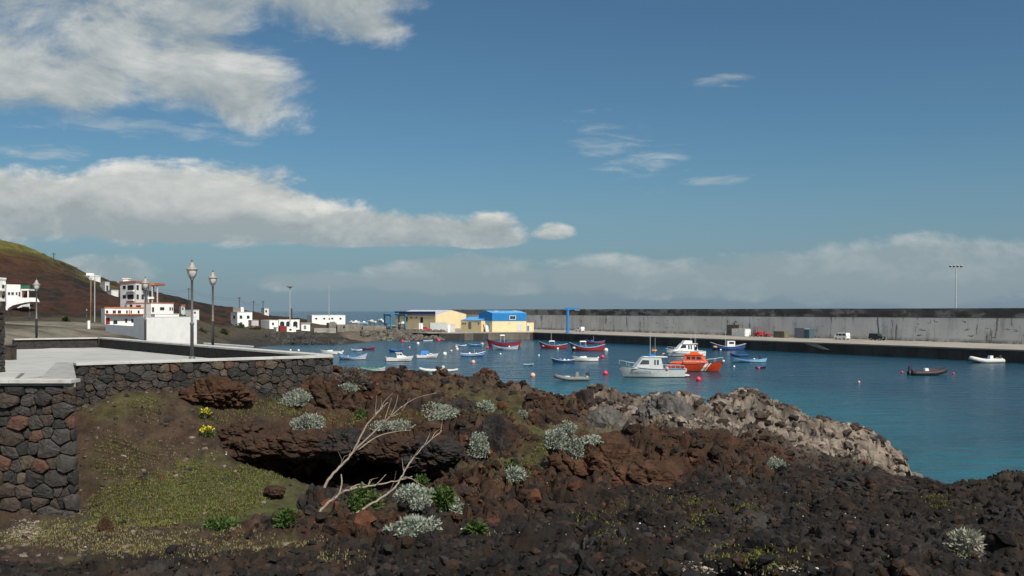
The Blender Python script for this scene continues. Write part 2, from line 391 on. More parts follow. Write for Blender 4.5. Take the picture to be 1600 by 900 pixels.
# ------------------------------------------------------------------ the lava shore in front of the camera
# measured places: column, row, distance, kind (s soil, g grass, k black cinder, r red-brown lava, p pale rock)
CP = [(-250, 860, 15, 's'), (0, 905, 13, 'k'), (0, 840, 17, 's'), (130, 800, 20, 's'), (60, 800, 20, 's'), (200, 860, 15, 's'), (130, 870, 14.6, 's'),
      (300, 760, 21, 'g'), (380, 745, 21.4, 'g'), (220, 780, 20.3, 'g'), (250, 700, 22.5, 's'), (160, 640, 23.0, 's'), (300, 640, 24, 's'), (200, 615, 23.7, 's'),
      (400, 640, 24.8, 's'), (450, 790, 20, 'g'), (330, 690, 22.8, 's'), (330, 612, 25.0, 's'), (450, 640, 25.6, 's'), (520, 615, 28.5, 'r'),
      (400, 860, 13.5, 's'), (300, 880, 13, 'k'), (600, 840, 14.5, 'r'), (550, 776, 21.0, 'k'), (650, 776, 20.6, 'k'), (700, 790, 18.5, 'r'), (480, 840, 15, 'r'),
      (400, 690, 23.6, 'r'), (480, 684, 24, 'r'), (560, 684, 24, 'r'), (640, 690, 24, 'r'), (480, 655, 26, 'r'), (540, 650, 27, 'r'), (600, 640, 28, 'r'), (660, 660, 26.5, 'r'),
      (580, 600, 33, 'r'), (650, 596, 34, 'r'), (700, 600, 34.5, 'r'), (760, 600, 36, 'r'), (700, 640, 29.5, 'r'), (760, 640, 30, 'g'), (850, 612, 38, 'p'),
      (800, 740, 21.5, 'g'), (800, 690, 25, 'r'), (850, 650, 30, 'r'), (740, 700, 24.2, 'r'), (880, 690, 26, 'g'), (900, 640, 33, 'r'), (910, 620, 36.5, 'p'), (1060, 690, 28, 'p'),
      (900, 740, 19.5, 'r'), (1000, 715, 21.5, 'r'), (1080, 730, 20.5, 'r'), (1150, 700, 25, 'r'), (1000, 655, 32, 'p'), (1060, 660, 32, 'p'),
      (930, 612, 42, 'p'), (1000, 630, 41, 'p'), (1090, 630, 42, 'p'), (1160, 617, 43, 'p'), (1220, 640, 41, 'p'), (1290, 665, 39, 'p'), (1340, 672, 38, 'p'), (1390, 705, 36.5, 'p'),
      (1415, 738, 35, 'p'), (1200, 690, 31, 'p'), (1280, 705, 31, 'p'), (1330, 728, 30, 'p'), (1250, 745, 24, 'k'),
      (1000, 790, 16.5, 'k'), (1200, 770, 18, 'k'), (1100, 770, 17.6, 'k'), (1350, 765, 20, 'k'), (1420, 752, 24, 'k'), (1480, 758, 24, 'k'), (1550, 752, 22.5, 'k'), (1620, 738, 22, 'k'), (1800, 735, 21, 'k'),
      (800, 850, 11.3, 'k'), (900, 820, 13.5, 'k'), (1000, 840, 11.8, 'k'), (1200, 840, 12, 'k'), (1400, 830, 13, 'k'), (1600, 820, 14, 'k'), (850, 790, 16.2, 'r'),
      (800, 905, 8.6, 'k'), (1200, 905, 8, 'k'), (1600, 905, 7.6, 'k'), (500, 905, 10.8, 'k'), (1900, 900, 7.6, 'k'), (650, 870, 11.8, 'k')]
pts = []; cls = []; CL = 'sgkrp'
for px, py, D, k in CP:
    v = P(px, py, D); pts.append(tuple(v)); cls.append(k)
def more(px, D, z, k):
    v = Zp(px, D, z); pts.append(tuple(v)); cls.append(k)
for px, D in ((560, 39), (650, 41), (760, 43), (850, 46)): more(px, D, 1.0, 'p')
for px, D in ((930, 49), (1000, 49), (1090, 50), (1160, 51), (1240, 49), (1320, 46), (1400, 43), (1460, 40)): more(px, D, -0.8, 'p')
for px, D in ((1500, 32), (1580, 29), (1700, 28), (1850, 28)): more(px, D, 0.5, 'k')
for px, D in ((500, 60), (650, 60), (800, 60), (950, 60), (1100, 60), (1300, 60), (1500, 58), (1700, 50), (1900, 50), (1500, 44), (1600, 40), (1750, 38)): more(px, D, -5, 'p')
for px, D, z in ((-300, 22, 7.6), (0, 24, 7.6), (60, 28, 7.8), (200, 28, 8.0), (330, 29, 8.1), (430, 31, 8.0), (-300, 34, 7.6), (100, 38, 7.2), (300, 38, 6.6), (470, 36, 5.8), (-300, 60, 2), (100, 60, 1), (350, 60, -2)): more(px, D, z, 's')
for px, D, z in ((-400, 4, 8.9), (800, 3, 9.2), (2200, 4, 9.2), (300, 5, 8.9), (1300, 4, 9.2), (0, 7, 8.4)): more(px, D, z, 'k')
TG = TPS(pts, 0.01)
cpx = np.array(pts)[:, :2]; cw = np.zeros((len(cls), 5))
for i, k in enumerate(cls): cw[i, CL.index(k)] = 1
AMP = np.array([0.05, 0.05, 0.16, 0.38, 0.50])
TINT = np.array([[0.040, 0.027, 0.019], [0.050, 0.050, 0.020], [0.0130, 0.0112, 0.0098], [0.037, 0.0205, 0.0125], [0.185, 0.152, 0.122]])

CAVE = [(325, 692), (395, 700), (470, 697), (560, 696), (640, 703), (705, 712)]
def cave_mask(t, Y):
    """the hollow under the lava shelf: between two rays, behind its mouth"""
    px = t * FPX + 800
    lo = np.interp(px, [340, 400, 470, 560, 690], [22.6, 21.9, 21.5, 21.2, 20.9]); hi = 28.5
    side = sstep(px, 335, 375) * (1 - sstep(px, 690, 716))
    return side * sstep(Y, lo, lo + 0.9) * (1 - sstep(Y, hi - 1.0, hi))
def base_ground(x, y):
    t = x / y
    wx = x + 0.5 * fbm(x, y, 0, 0.7, 3, 50); wy = y + 0.5 * fbm(x, y, 0, 0.7, 3, 60)
    w = idw(cpx, cw, wx, wy)
    z = TG(x, y)
    return z, w
def rough(x, y, z, w):
    amp = w @ AMP
    n1 = ridg(x, y, z * 0.6, 0.42, 4, 3); n2 = fbm(x, y, z, 1.6, 5, 9, 0.6); n3 = np.abs(fbm(x, y, z, 3.1, 4, 21, 0.62))
    qx = x + 0.16 * fbm(x, y, z, 2.2, 3, 401); qy = y + 0.16 * fbm(x, y, z, 2.2, 3, 411)
    d = amp * (1.0 * n1 + 0.8 * n2 + 0.9 * (n3 - 0.25))
    lump = (w @ np.array([0.05, 0.05, 0.6, 1.2, 1.05]))
    for f_, a_ in ((1.15, 0.34), (2.6, 0.17), (5.6, 0.085), (11.0, 0.04)):
        f1, f2, iv = worley(qx, qy, f_, int(f_ * 10)); d = d + lump * a_ * (np.sqrt(np.clip(1 - f1 * f1 * 1.3, 0, 1)) * (0.55 + 0.45 * iv) - 0.35 - 0.35 * (1 - sstep(f2 - f1, 0.0, 0.16)))
    # pinnacles and knobs of the broken clinker
    knob = np.clip(vn(x * 1.05, y * 1.05, 0.0, 77) - 0.35, 0, 1) * 1.5
    d = d + (w[..., 3] + 0.8 * w[..., 4]) * 0.55 * knob * sstep(y, 15, 26)
    return d
nc, nr = 980, 560
tcol = np.linspace(-0.72, 0.72, nc); drow = 4.0 * (62.0 / 4.0) ** np.linspace(0, 1, nr)
T, Dg = np.meshgrid(tcol, drow)
GX = T * Dg; GY = Dg.copy()
Z0, WG = base_ground(GX, GY)
DR = rough(GX, GY, Z0, WG)
GZ = Z0 + DR
SIL = np.array([(-200, 560), (500, 566), (520, 571), (532, 574), (562, 576), (589, 580), (604, 578), (630, 574), (649, 578), (668, 588), (676, 586), (687, 573), (694, 584), (717, 588), (738, 590), (744, 582), (755, 574), (766, 576), (778, 590), (785, 598), (812, 594), (834, 608), (853, 614), (872, 618), (887, 617), (906, 611), (925, 602), (944, 604), (967, 613), (996, 621), (1027, 615), (1053, 617), (1071, 612), (1088, 621), (1101, 632), (1123, 615), (1136, 621), (1158, 608), (1176, 606), (1202, 623), (1224, 632), (1246, 639), (1263, 652), (1294, 656), (1320, 660), (1337, 663), (1364, 678), (1386, 691), (1407, 708), (1420, 726), (1424, 742), (1460, 750), (1473, 757), (1512, 753), (1543, 748), (1552, 744), (1574, 735), (1600, 737), (1900, 725)], float)
RDG = np.array([(500, 28.5), (580, 32.5), (650, 34), (760, 36.2), (850, 39), (930, 42), (1160, 42.5), (1340, 38), (1418, 35), (1428, 25), (1480, 24), (1600, 22), (1900, 21)], float)
def clip_sil(x, y, z, seed=500):
    """the crest of the shore as measured: nothing stands higher than its skyline"""
    px = 800 + FPX * x / y; lim = EYE + (HOR - np.interp(px, SIL[:, 0], SIL[:, 1])) / FPX * y - 0.16 * np.abs(fbm(x, y, z, 2.5, 4, seed, 0.6)) * (px > 525)
    ex = np.clip(z - lim, 0, None); on = (px > 505) & (y > 15)
    return np.where(on & (ex > 0), lim - 0.22 * (1 - np.exp(-ex * 1.5)) * np.clip(fbm(x, y, z * 0, 1.3, 4, seed + 9) + 0.5, 0, 1.5), z)
colpx = tcol * FPX + 800; rd = np.interp(colpx, RDG[:, 0], RDG[:, 1])
near = np.exp(-((GY - rd[None]) / 1.3) ** 2); ev = np.where(near > 0.3, (GZ - EYE) / GY, -9).max(0); want = (HOR - np.interp(colpx, SIL[:, 0], SIL[:, 1])) / FPX
need = np.clip((want - ev) * rd, 0, 1.6) * (colpx > 520)
GZ = GZ + need[None] * near
GZ = clip_sil(GX, GY, GZ)
# keep the ground calm along the walls of the terrace
def seg_dist(x, y, a, b):
    ax, ay = a; bx, by = b; l2 = (bx - ax) ** 2 + (by - ay) ** 2
    u = np.clip(((x - ax) * (bx - ax) + (y - ay) * (by - ay)) / l2, 0, 1)
    return np.hypot(x - ax - u * (bx - ax), y - ay - u * (by - ay))
CM = cave_mask(T, Dg)
floor = 6.72 + 0.10 * fbm(GX, GY, 0, 1.2, 4, 33) + np.clip(Dg - 21.5, 0, 9) * -0.03
GZ = np.where(CM > 0, GZ * (1 - CM) + np.minimum(GZ, floor) * CM, GZ)
# clinker leans and overhangs: shift sideways as well
lat = (WG @ np.array([0.02, 0.02, 0.10, 0.26, 0.24])) * (1 - CM) * (1 - 0.65 * sstep(GY, 24, 32))
SX = lat * fbm(GX, GY, GZ * 1.4, 1.9, 4, 101, 0.6); SY = lat * fbm(GX, GY, GZ * 1.4, 1.9, 4, 131, 0.6)
GX2 = GX + SX; GY2 = GY + SY
wn = WG.copy()
tint = wn @ TINT
nz = fbm(GX, GY, GZ, 0.9, 5, 200, 0.6)[..., None]; nr2 = fbm(GX, GY, GZ, 2.6, 4, 220, 0.6)[..., None]
tint = tint * (1 + 0.5 * nz)
red = np.array([0.066, 0.030, 0.0165]); dark = np.array([0.016, 0.0145, 0.014]); grey = np.array([0.085, 0.080, 0.075]); grs = np.array([0.060, 0.066, 0.020])
def blend(c, k, q): return c * (1 - q) + k * q
tint = blend(tint, red, (wn[..., 3:4] * 0.55 + wn[..., 2:3] * 0.18 + wn[..., 0:1] * 0.2) * sstep(nr2, 0.02, 0.35))
tint = blend(tint, dark, (wn[..., 3:4] * 0.75 + wn[..., 4:5] * 0.5) * sstep(-nz, 0.05, 0.4))
pm = fbm(GX, GY, GZ, 0.75, 5, 281, 0.65)[..., None]
tint = blend(tint, np.array([0.050, 0.036, 0.027]), wn[..., 4:5] * 0.9 * sstep(pm, 0.02, 0.22))
tint = blend(tint, np.array([0.024, 0.021, 0.020]), wn[..., 4:5] * 0.85 * sstep(fbm(GX, GY, GZ, 1.7, 4, 291, 0.6)[..., None], 0.08, 0.25))
tint = blend(tint, grey, (wn[..., 2:3] * 0.25 + wn[..., 3:4] * 0.25) * sstep(fbm(GX, GY, GZ, 1.3, 4, 260)[..., None], 0.12, 0.45))
tint = blend(tint, grs, (wn[..., 1:2] * 0.8 + wn[..., 0:1] * 0.45) * sstep(fbm(GX, GY, GZ, 1.1, 5, 240, 0.6)[..., None], -0.05, 0.3))
GZ = np.where((GZ < 0.2) & (Dg > 30), GZ - 0.6, GZ)
ground = grid_mesh('lava_ground', GX2, GY2, GZ, LAVA, tint)
ground['kind'] = 'structure'
for p_ in ground.data.polygons[:1]: pass
# what of the ground can be seen, for standing things on it
GPX = 800 + FPX * GX2 / GY2; GPY = HOR - FPX * (GZ - EYE) / GY2
VIS = GPY <= np.minimum.accumulate(np.vstack([np.full((1, nc), 1e9), GPY[:-1]]), 0) + 0.5
def on_ground(px, py):
    """ground point seen at a pixel of the photograph"""
    d = np.where(VIS, (GPX - px) ** 2 + (GPY - py) ** 2, 1e12); i = np.unravel_index(np.argmin(d), d.shape)
    return Vector((GX2[i], GY2[i], GZ[i]))
def height(x, y):
    t = x / y; c = np.interp(t, tcol, np.arange(nc)); r = np.interp(y, drow, np.arange(nr)); return float(GZ[int(round(r)), int(round(c))])
AREA = (GX[:-1, 1:] - GX[:-1, :-1]) * (GY[1:, :-1] - GY[:-1, :-1])
AREA = np.pad(AREA, ((0, 1), (0, 1)), mode='edge')
rng = np.random.default_rng(5)
def scatter(n, blobs, thr=None, power=1.0):
    """n ground points inside soft pixel ellipses (px, py, rx, ry)"""
    w = np.zeros_like(GZ)
    for px, py, rx, ry in blobs:
        w = np.maximum(w, np.clip(1 - ((GPX - px) / rx) ** 2 - ((GPY - py) / ry) ** 2, 0, 1))
    w = w ** power * VIS * AREA ** 0.7
    if thr is not None: w = w * thr
    w = w.ravel(); i = rng.choice(w.size, n, p=w / w.sum())
    jx = (rng.random(n) - 0.5) * 0.05; jy = (rng.random(n) - 0.5) * 0.08
    return np.c_[GX2.ravel()[i] + jx, GY2.ravel()[i] + jy, GZ.ravel()[i]]

# the shelf of lava that roofs the hollow
def shelf():
    nu, nv = 260, 90
    px = np.linspace(318, 730, nu); U = np.tile(px[None], (nv, 1)); tt = (U - 800) / FPX
    lip = np.interp(px, [318, 380, 470, 560, 640, 730], [23.3, 23.3, 23.5, 23.5, 23.4, 22.9]) + 0.28 * fbm(px * 0.02, px * 0 + 3, 0, 1.0, 4, 5)
    v = np.linspace(0, 1, nv)[:, None]; Yv = lip[None] + (29.2 - lip[None]) * v
    X = tt * Yv; z, w = base_ground(X, Yv); top = z + rough(X, Yv, z, w)
    edge = np.clip(v / 0.06, 0, 1) * np.ones_like(U)
    top = np.minimum(top, z + 0.45) - 0.22 * (1 - edge) ** 2 + 0.02
    sd = np.minimum(sstep(U, 318, 350), 1 - sstep(U, 700, 730)); bk = 1 - sstep(v, 0.85, 1.0)
    th = 0.34 + 0.14 * fbm(X, Yv, 0, 1.1, 4, 15)
    bot = top - th - 0.10 * edge
    bot = bot - (1 - sd) * 0.8 - (1 - bk) * 0.8
    shx = 0.12 * fbm(X, Yv, top, 2.1, 4, 141); shy = 0.14 * fbm(X, Yv, top, 2.1, 4, 151)
    # closed ring: bottom back -> lip -> top back
    kf = np.linspace(0, 1, 14)[1:-1][:, None]; one = np.ones((len(kf), 1))
    Xb, Yb, Zb = X + shx, Yv + shy + 0.12, bot; Xt, Yt = X + shx, Yv + shy
    Xf = Xb[:1] * (1 - kf) + Xt[:1] * kf; Yf = Yb[:1] * (1 - kf) + Yt[:1] * kf; Zf = Zb[:1] * (1 - kf) + top[:1] * kf
    f1, f2, iv = worley(Xf + 0.3 * fbm(Xf, Yf, Zf, 2, 3, 8), Zf * 1.6, 2.4, 66); f3, f4, iw = worley(Xf, Zf * 1.3, 6.0, 67)
    Yf = Yf - np.sin(np.pi * kf) * (0.16 + 0.24 * (0.7 - f1) + 0.08 * (0.6 - f3) + 0.10 * fbm(Xf, Yf, Zf, 5, 4, 71)); Zf = Zf + 0.07 * fbm(Xf, Yf, Zf, 3.0, 4, 73)
    Xr = np.vstack([Xb[::-1], Xf, Xt]); Yr = np.vstack([Yb[::-1], Yf, Yt]); Zr = np.vstack([Zb[::-1], Zf, top])
    ww = np.vstack([w[::-1], np.repeat(w[:1], len(kf), 0), w]); t_ = ww @ TINT
    nn = fbm(Xr, Yr, Zr, 1.1, 5, 200, 0.6)[..., None]; t_ = t_ * (1 + 0.55 * nn)
    t_ = blend(t_, red, ww[..., 3:4] * 0.5 * sstep(fbm(Xr, Yr, Zr, 2.6, 4, 220)[..., None], 0.02, 0.35)); t_ = blend(t_, dark, 0.6 * sstep(-nn, 0.05, 0.4))
    global SHELF_TOP
    SHELF_TOP = (Xt[4:-14, 12:-12], Yt[4:-14, 12:-12], top[4:-14, 12:-12])
    o = grid_mesh('lava_shelf', Xr, Yr, Zr, LAVA, t_)
    tag(o, 'dark lava shelf overhanging the shadowed hollow behind the dead branches', 'rock')
shelf()

# ------------------------------------------------------------------ outcrops and boulders
def rock_mesh(seed, col, sub=5, rough_=0.42, pale=None, flat=None, loc=(0, 0, 0), scl=(1, 1, 1)):
    bm = bmesh.new(); bmesh.ops.create_icosphere(bm, subdivisions=sub, radius=1.0)
    co = np.array([v.co[:] for v in bm.verts]); x, y, z = co.T; s = seed * 13.7
    n = 0.75 * fbm(x + s, y, z, 1.2, 3, seed) + 0.45 * ridg(x + s, y, z, 1.3, 5, seed + 4, 0.6) + 0.35 * fbm(x, y + s, z, 4.5, 4, seed + 8, 0.65)
    if not flat:
        f1, f2, iv = worley(x * 1.0 + 0.4 * z + s, y - 0.7 * z, 2.3, seed); f3, f4, iw = worley(x + 0.7 * z + s, y + 0.6 * z, 5.2, seed + 2); n = n + 0.45 * (0.55 - f1) + 0.2 * (0.5 - f3) - 0.25 * (1 - sstep(f2 - f1, 0, 0.2))
    r = 1 + rough_ * n
    if flat: # broad planar facets
        for k in range(flat):
            d = rng.normal(size=3); d /= np.linalg.norm(d); lim = 0.72 + 0.15 * rng.random()
            r = np.minimum(r, lim / np.clip(co @ d, 0.05, None) + 0.05 * n)
    q = co * r[:, None]
    q += 0.12 * rough_ * np.c_[fbm(x, y, z + s, 3, 3, seed + 31), fbm(x + s, y, z, 3, 3, seed + 37), fbm(x, y + s, z, 3, 3, seed + 41)]
    wq = q * np.array(scl)[None] + np.array(loc)[None]; wz = clip_sil(wq[:, 0], wq[:, 1], wq[:, 2], 600 + seed); wq[:, 2] = wz
    for v, c in zip(bm.verts, wq - np.array(loc)[None]): v.co = c
    me = bpy.data.meshes.new('rock'); bm.to_mesh(me); bm.free()
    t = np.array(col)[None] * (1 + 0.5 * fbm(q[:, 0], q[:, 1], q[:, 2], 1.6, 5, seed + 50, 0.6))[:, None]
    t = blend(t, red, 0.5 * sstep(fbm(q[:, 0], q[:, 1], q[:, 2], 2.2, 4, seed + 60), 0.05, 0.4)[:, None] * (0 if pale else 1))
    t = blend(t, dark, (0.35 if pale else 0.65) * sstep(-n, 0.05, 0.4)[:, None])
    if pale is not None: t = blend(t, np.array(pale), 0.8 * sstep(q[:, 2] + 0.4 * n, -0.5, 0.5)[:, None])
    ca = me.color_attributes.new('tint', 'FLOAT_COLOR', 'POINT'); ca.data.foreach_set('color', np.c_[t, np.ones(len(t))].ravel().astype(np.float32))
    return me
BROWN = (0.036, 0.022, 0.0145); RUST = (0.050, 0.027, 0.016); BLK = (0.022, 0.020, 0.019); PALE = (0.20, 0.163, 0.13); GRY = (0.085, 0.078, 0.072); TAN = (0.105, 0.066, 0.040)
ROCKS = [  # px, py of the centre, distance, half width px, half height px, colour, facets, pale, label
    (338, 612, 24.7, 44, 20, RUST, None, None, 'rusty red lava rock leaning on the long stone parapet wall'),
    (512, 622, 26.8, 48, 34, BROWN, None, None, 'large brown lava outcrop at the end of the parapet wall'),
    (560, 608, 30.5, 36, 22, RUST, None, None, 'rust brown crag beside the dry grey bush'),
    (610, 594, 33.5, 32, 18, BROWN, None, None, 'knobbly brown crag below the white motor cruiser'),
    (672, 596, 34.5, 38, 19, BROWN, None, None, 'broad brown crag under the moored pale inflatable'),
    (738, 597, 35.5, 22, 20, BROWN, None, None, 'blunt dark pinnacle just left of the tallest shore pinnacle'),
    (764, 594, 36.2, 16, 24, BROWN, None, None, 'tallest thin brown lava pinnacle against the water'),
    (800, 622, 36.0, 38, 22, BROWN, None, None, 'brown crag at the right foot of the pinnacle'),
    (716, 655, 28.0, 40, 28, BLK, None, None, 'black rock mass behind the middle silver shrub'),
    (775, 690, 24.4, 36, 44, BLK, 3, None, 'dark upright slab closing the hollow on the right'),
    (852, 664, 28.6, 46, 22, BROWN, None, None, 'low brown rock under the row of silver shrubs'),
    (945, 665, 28.5, 27, 30, GRY, 4, GRY, 'grey angular boulder with smooth weathered face'),
    (912, 625, 34.0, 16, 20, BLK, 4, None, 'small dark stub of rock before the pale shore'),
    (935, 722, 19.6, 62, 38, RUST, None, None, 'massive rust brown lava block in the middle of the slope'),
    (1000, 745, 18.6, 60, 30, RUST, None, None, 'rust brown rock sinking into the black cinder slope'),
    (1100, 705, 22.5, 76, 34, BROWN, None, None, 'wide dark brown outcrop below the pale headland'),
    (1040, 650, 31.0, 42, 34, GRY, None, GRY, 'steep grey brown rock left of the pale headland'),
    (1162, 634, 41.0, 44, 27, PALE, None, PALE, 'highest pale weathered crag of the headland'),
    (1085, 634, 41.0, 34, 20, PALE, None, PALE, 'pale knob left of the highest crag'),
    (972, 620, 41.5, 46, 17, PALE, None, PALE, 'long pale rock bank behind the grey boulder'),
    (1225, 652, 39.5, 36, 20, GRY, None, PALE, 'grey pale knob right of the highest crag'),
    (1332, 684, 37.0, 28, 22, PALE, None, PALE, 'rounded pale outcrop near the tip of the headland'),
    (1385, 716, 35.0, 36, 26, PALE, None, PALE, 'last pale rock at the water tip of the headland'),
    (1215, 700, 29.5, 50, 28, BROWN, None, PALE, 'brown and pale rock at the foot of the headland'),
    (1290, 712, 30.0, 46, 24, GRY, None, PALE, 'half pale rock ledge above the black slope'),
    (1350, 765, 19.6, 62, 24, BLK, None, None, 'black rounded lava hump below the headland tip'),
    (1545, 770, 19.0, 56, 24, BLK, None, None, 'black lava hump at the right edge of the cove'),
    (1585, 820, 14.0, 50, 34, BLK, None, None, 'black lava hump above the pale shrub at right'),
    (398, 694, 23.2, 42, 15, BROWN, None, None, 'ledge rock at the left end of the lava shelf lip'),
    (468, 688, 23.2, 46, 17, BROWN, None, None, 'ledge rock under the round silver shrub on the shelf lip'),
    (540, 690, 23.2, 44, 20, BLK, None, None, 'black ledge rock behind the tallest dead branch'),
    (606, 694, 23.2, 42, 18, BROWN, None, None, 'brown ledge rock in the middle of the shelf lip'),
    (668, 700, 23.0, 44, 22, BLK, None, None, 'black ledge rock at the right end of the shelf lip'),
    (370, 672, 24.0, 40, 12, BROWN, None, None, 'flat brown rock above the left end of the shelf'),
    (640, 668, 25.4, 46, 14, BROWN, None, None, 'long low brown rock on top of the lava shelf'),
    (560, 664, 26.0, 40, 11, BROWN, None, None, 'low brown rock on the shelf below the dry bush'),
    (750, 786, 18.2, 36, 17, TAN, 5, None, 'flat tan slab boulder beside the hollow'),
    (812, 792, 17.2, 32, 25, RUST, 3, None, 'square rusty boulder right of the tan slab'),
    (495, 796, 18.6, 26, 34, BLK, None, None, 'dark boulder at the root of the dead branches'),
    (585, 812, 16.2, 26, 14, BROWN, None, None, 'brown boulder between the silver shrubs in front'),
    (655, 815, 16.0, 34, 16, RUST, None, None, 'low reddish boulder under the green leafy plant'),
    (700, 762, 20.6, 26, 18, BROWN, None, None, 'brown boulder in the mouth of the hollow'),
    (165, 820, 17.4, 10, 14, RUST, None, None, 'small upright rusty stone near the foot of the rubble wall'),
    (430, 765, 20.6, 14, 7, BROWN, None, None, 'small brown stone at the grass edge of the hollow'),
]
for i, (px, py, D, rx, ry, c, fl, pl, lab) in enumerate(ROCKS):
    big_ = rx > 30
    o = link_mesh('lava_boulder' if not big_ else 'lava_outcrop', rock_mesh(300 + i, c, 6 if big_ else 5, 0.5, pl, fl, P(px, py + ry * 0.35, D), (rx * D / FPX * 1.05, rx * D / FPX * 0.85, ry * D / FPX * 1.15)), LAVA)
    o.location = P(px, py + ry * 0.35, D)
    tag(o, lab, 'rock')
# ------------------------------------------------------------------ rubble masonry
STONES = [mat('basalt_black', (0.018, 0.0165, 0.015), 0.85, 0.4, 6, 0.9, 26, bdist=0.02), mat('basalt_grey', (0.038, 0.034, 0.030), 0.85, 0.35, 6, 0.9, 26, bdist=0.02),
          mat('basalt_brown', (0.040, 0.029, 0.021), 0.85, 0.4, 6, 0.9, 26, bdist=0.02), mat('basalt_rust', (0.068, 0.033, 0.021), 0.85, 0.35, 6, 0.9, 26, bdist=0.02),
          mat('basalt_tan', (0.070, 0.054, 0.038), 0.85, 0.35, 6, 0.9, 26, bdist=0.02), mat('basalt_dark', (0.026, 0.023, 0.021), 0.85, 0.4, 6, 0.9, 26, bdist=0.02)]
SW = [0.26, 0.21, 0.25, 0.035, 0.065, 0.18]
JOINT = mat('dark_joint_mortar', (0.014, 0.013, 0.012), 0.95, 0.3, 8, 0.6, 30)  # dark mortar of the joints and the backing
COPING = mat('pale_coping', (0.40, 0.395, 0.37), 0.8, 0.12, 2.5, 0.2, 40, dirt=(0.25, 0.24, 0.22), dscale=1.3)
PAVE = mat('pale_paving', (0.37, 0.37, 0.345), 0.8, 0.10, 1.5, 0.15, 40, dirt=(0.27, 0.265, 0.245), dscale=0.7, dlo=0.45, dhi=0.8)
PAVE2 = mat('pale_paving_worn', (0.32, 0.32, 0.30), 0.8, 0.10, 1.5, 0.15, 40, dirt=(0.24, 0.235, 0.22), dscale=0.7, dlo=0.45, dhi=0.8)
def clip(poly, a, b, c):            # keep a*x + b*y <= c
    o = []
    for i, p in enumerate(poly):
        q = poly[(i + 1) % len(poly)]; dp = a * p[0] + b * p[1] - c; dq = a * q[0] + b * q[1] - c
        if dp <= 0: o.append(p)
        if dp * dq < 0:
            t = dp / (dp - dq); o.append((p[0] + t * (q[0] - p[0]), p[1] + t * (q[1] - p[1])))
    return o
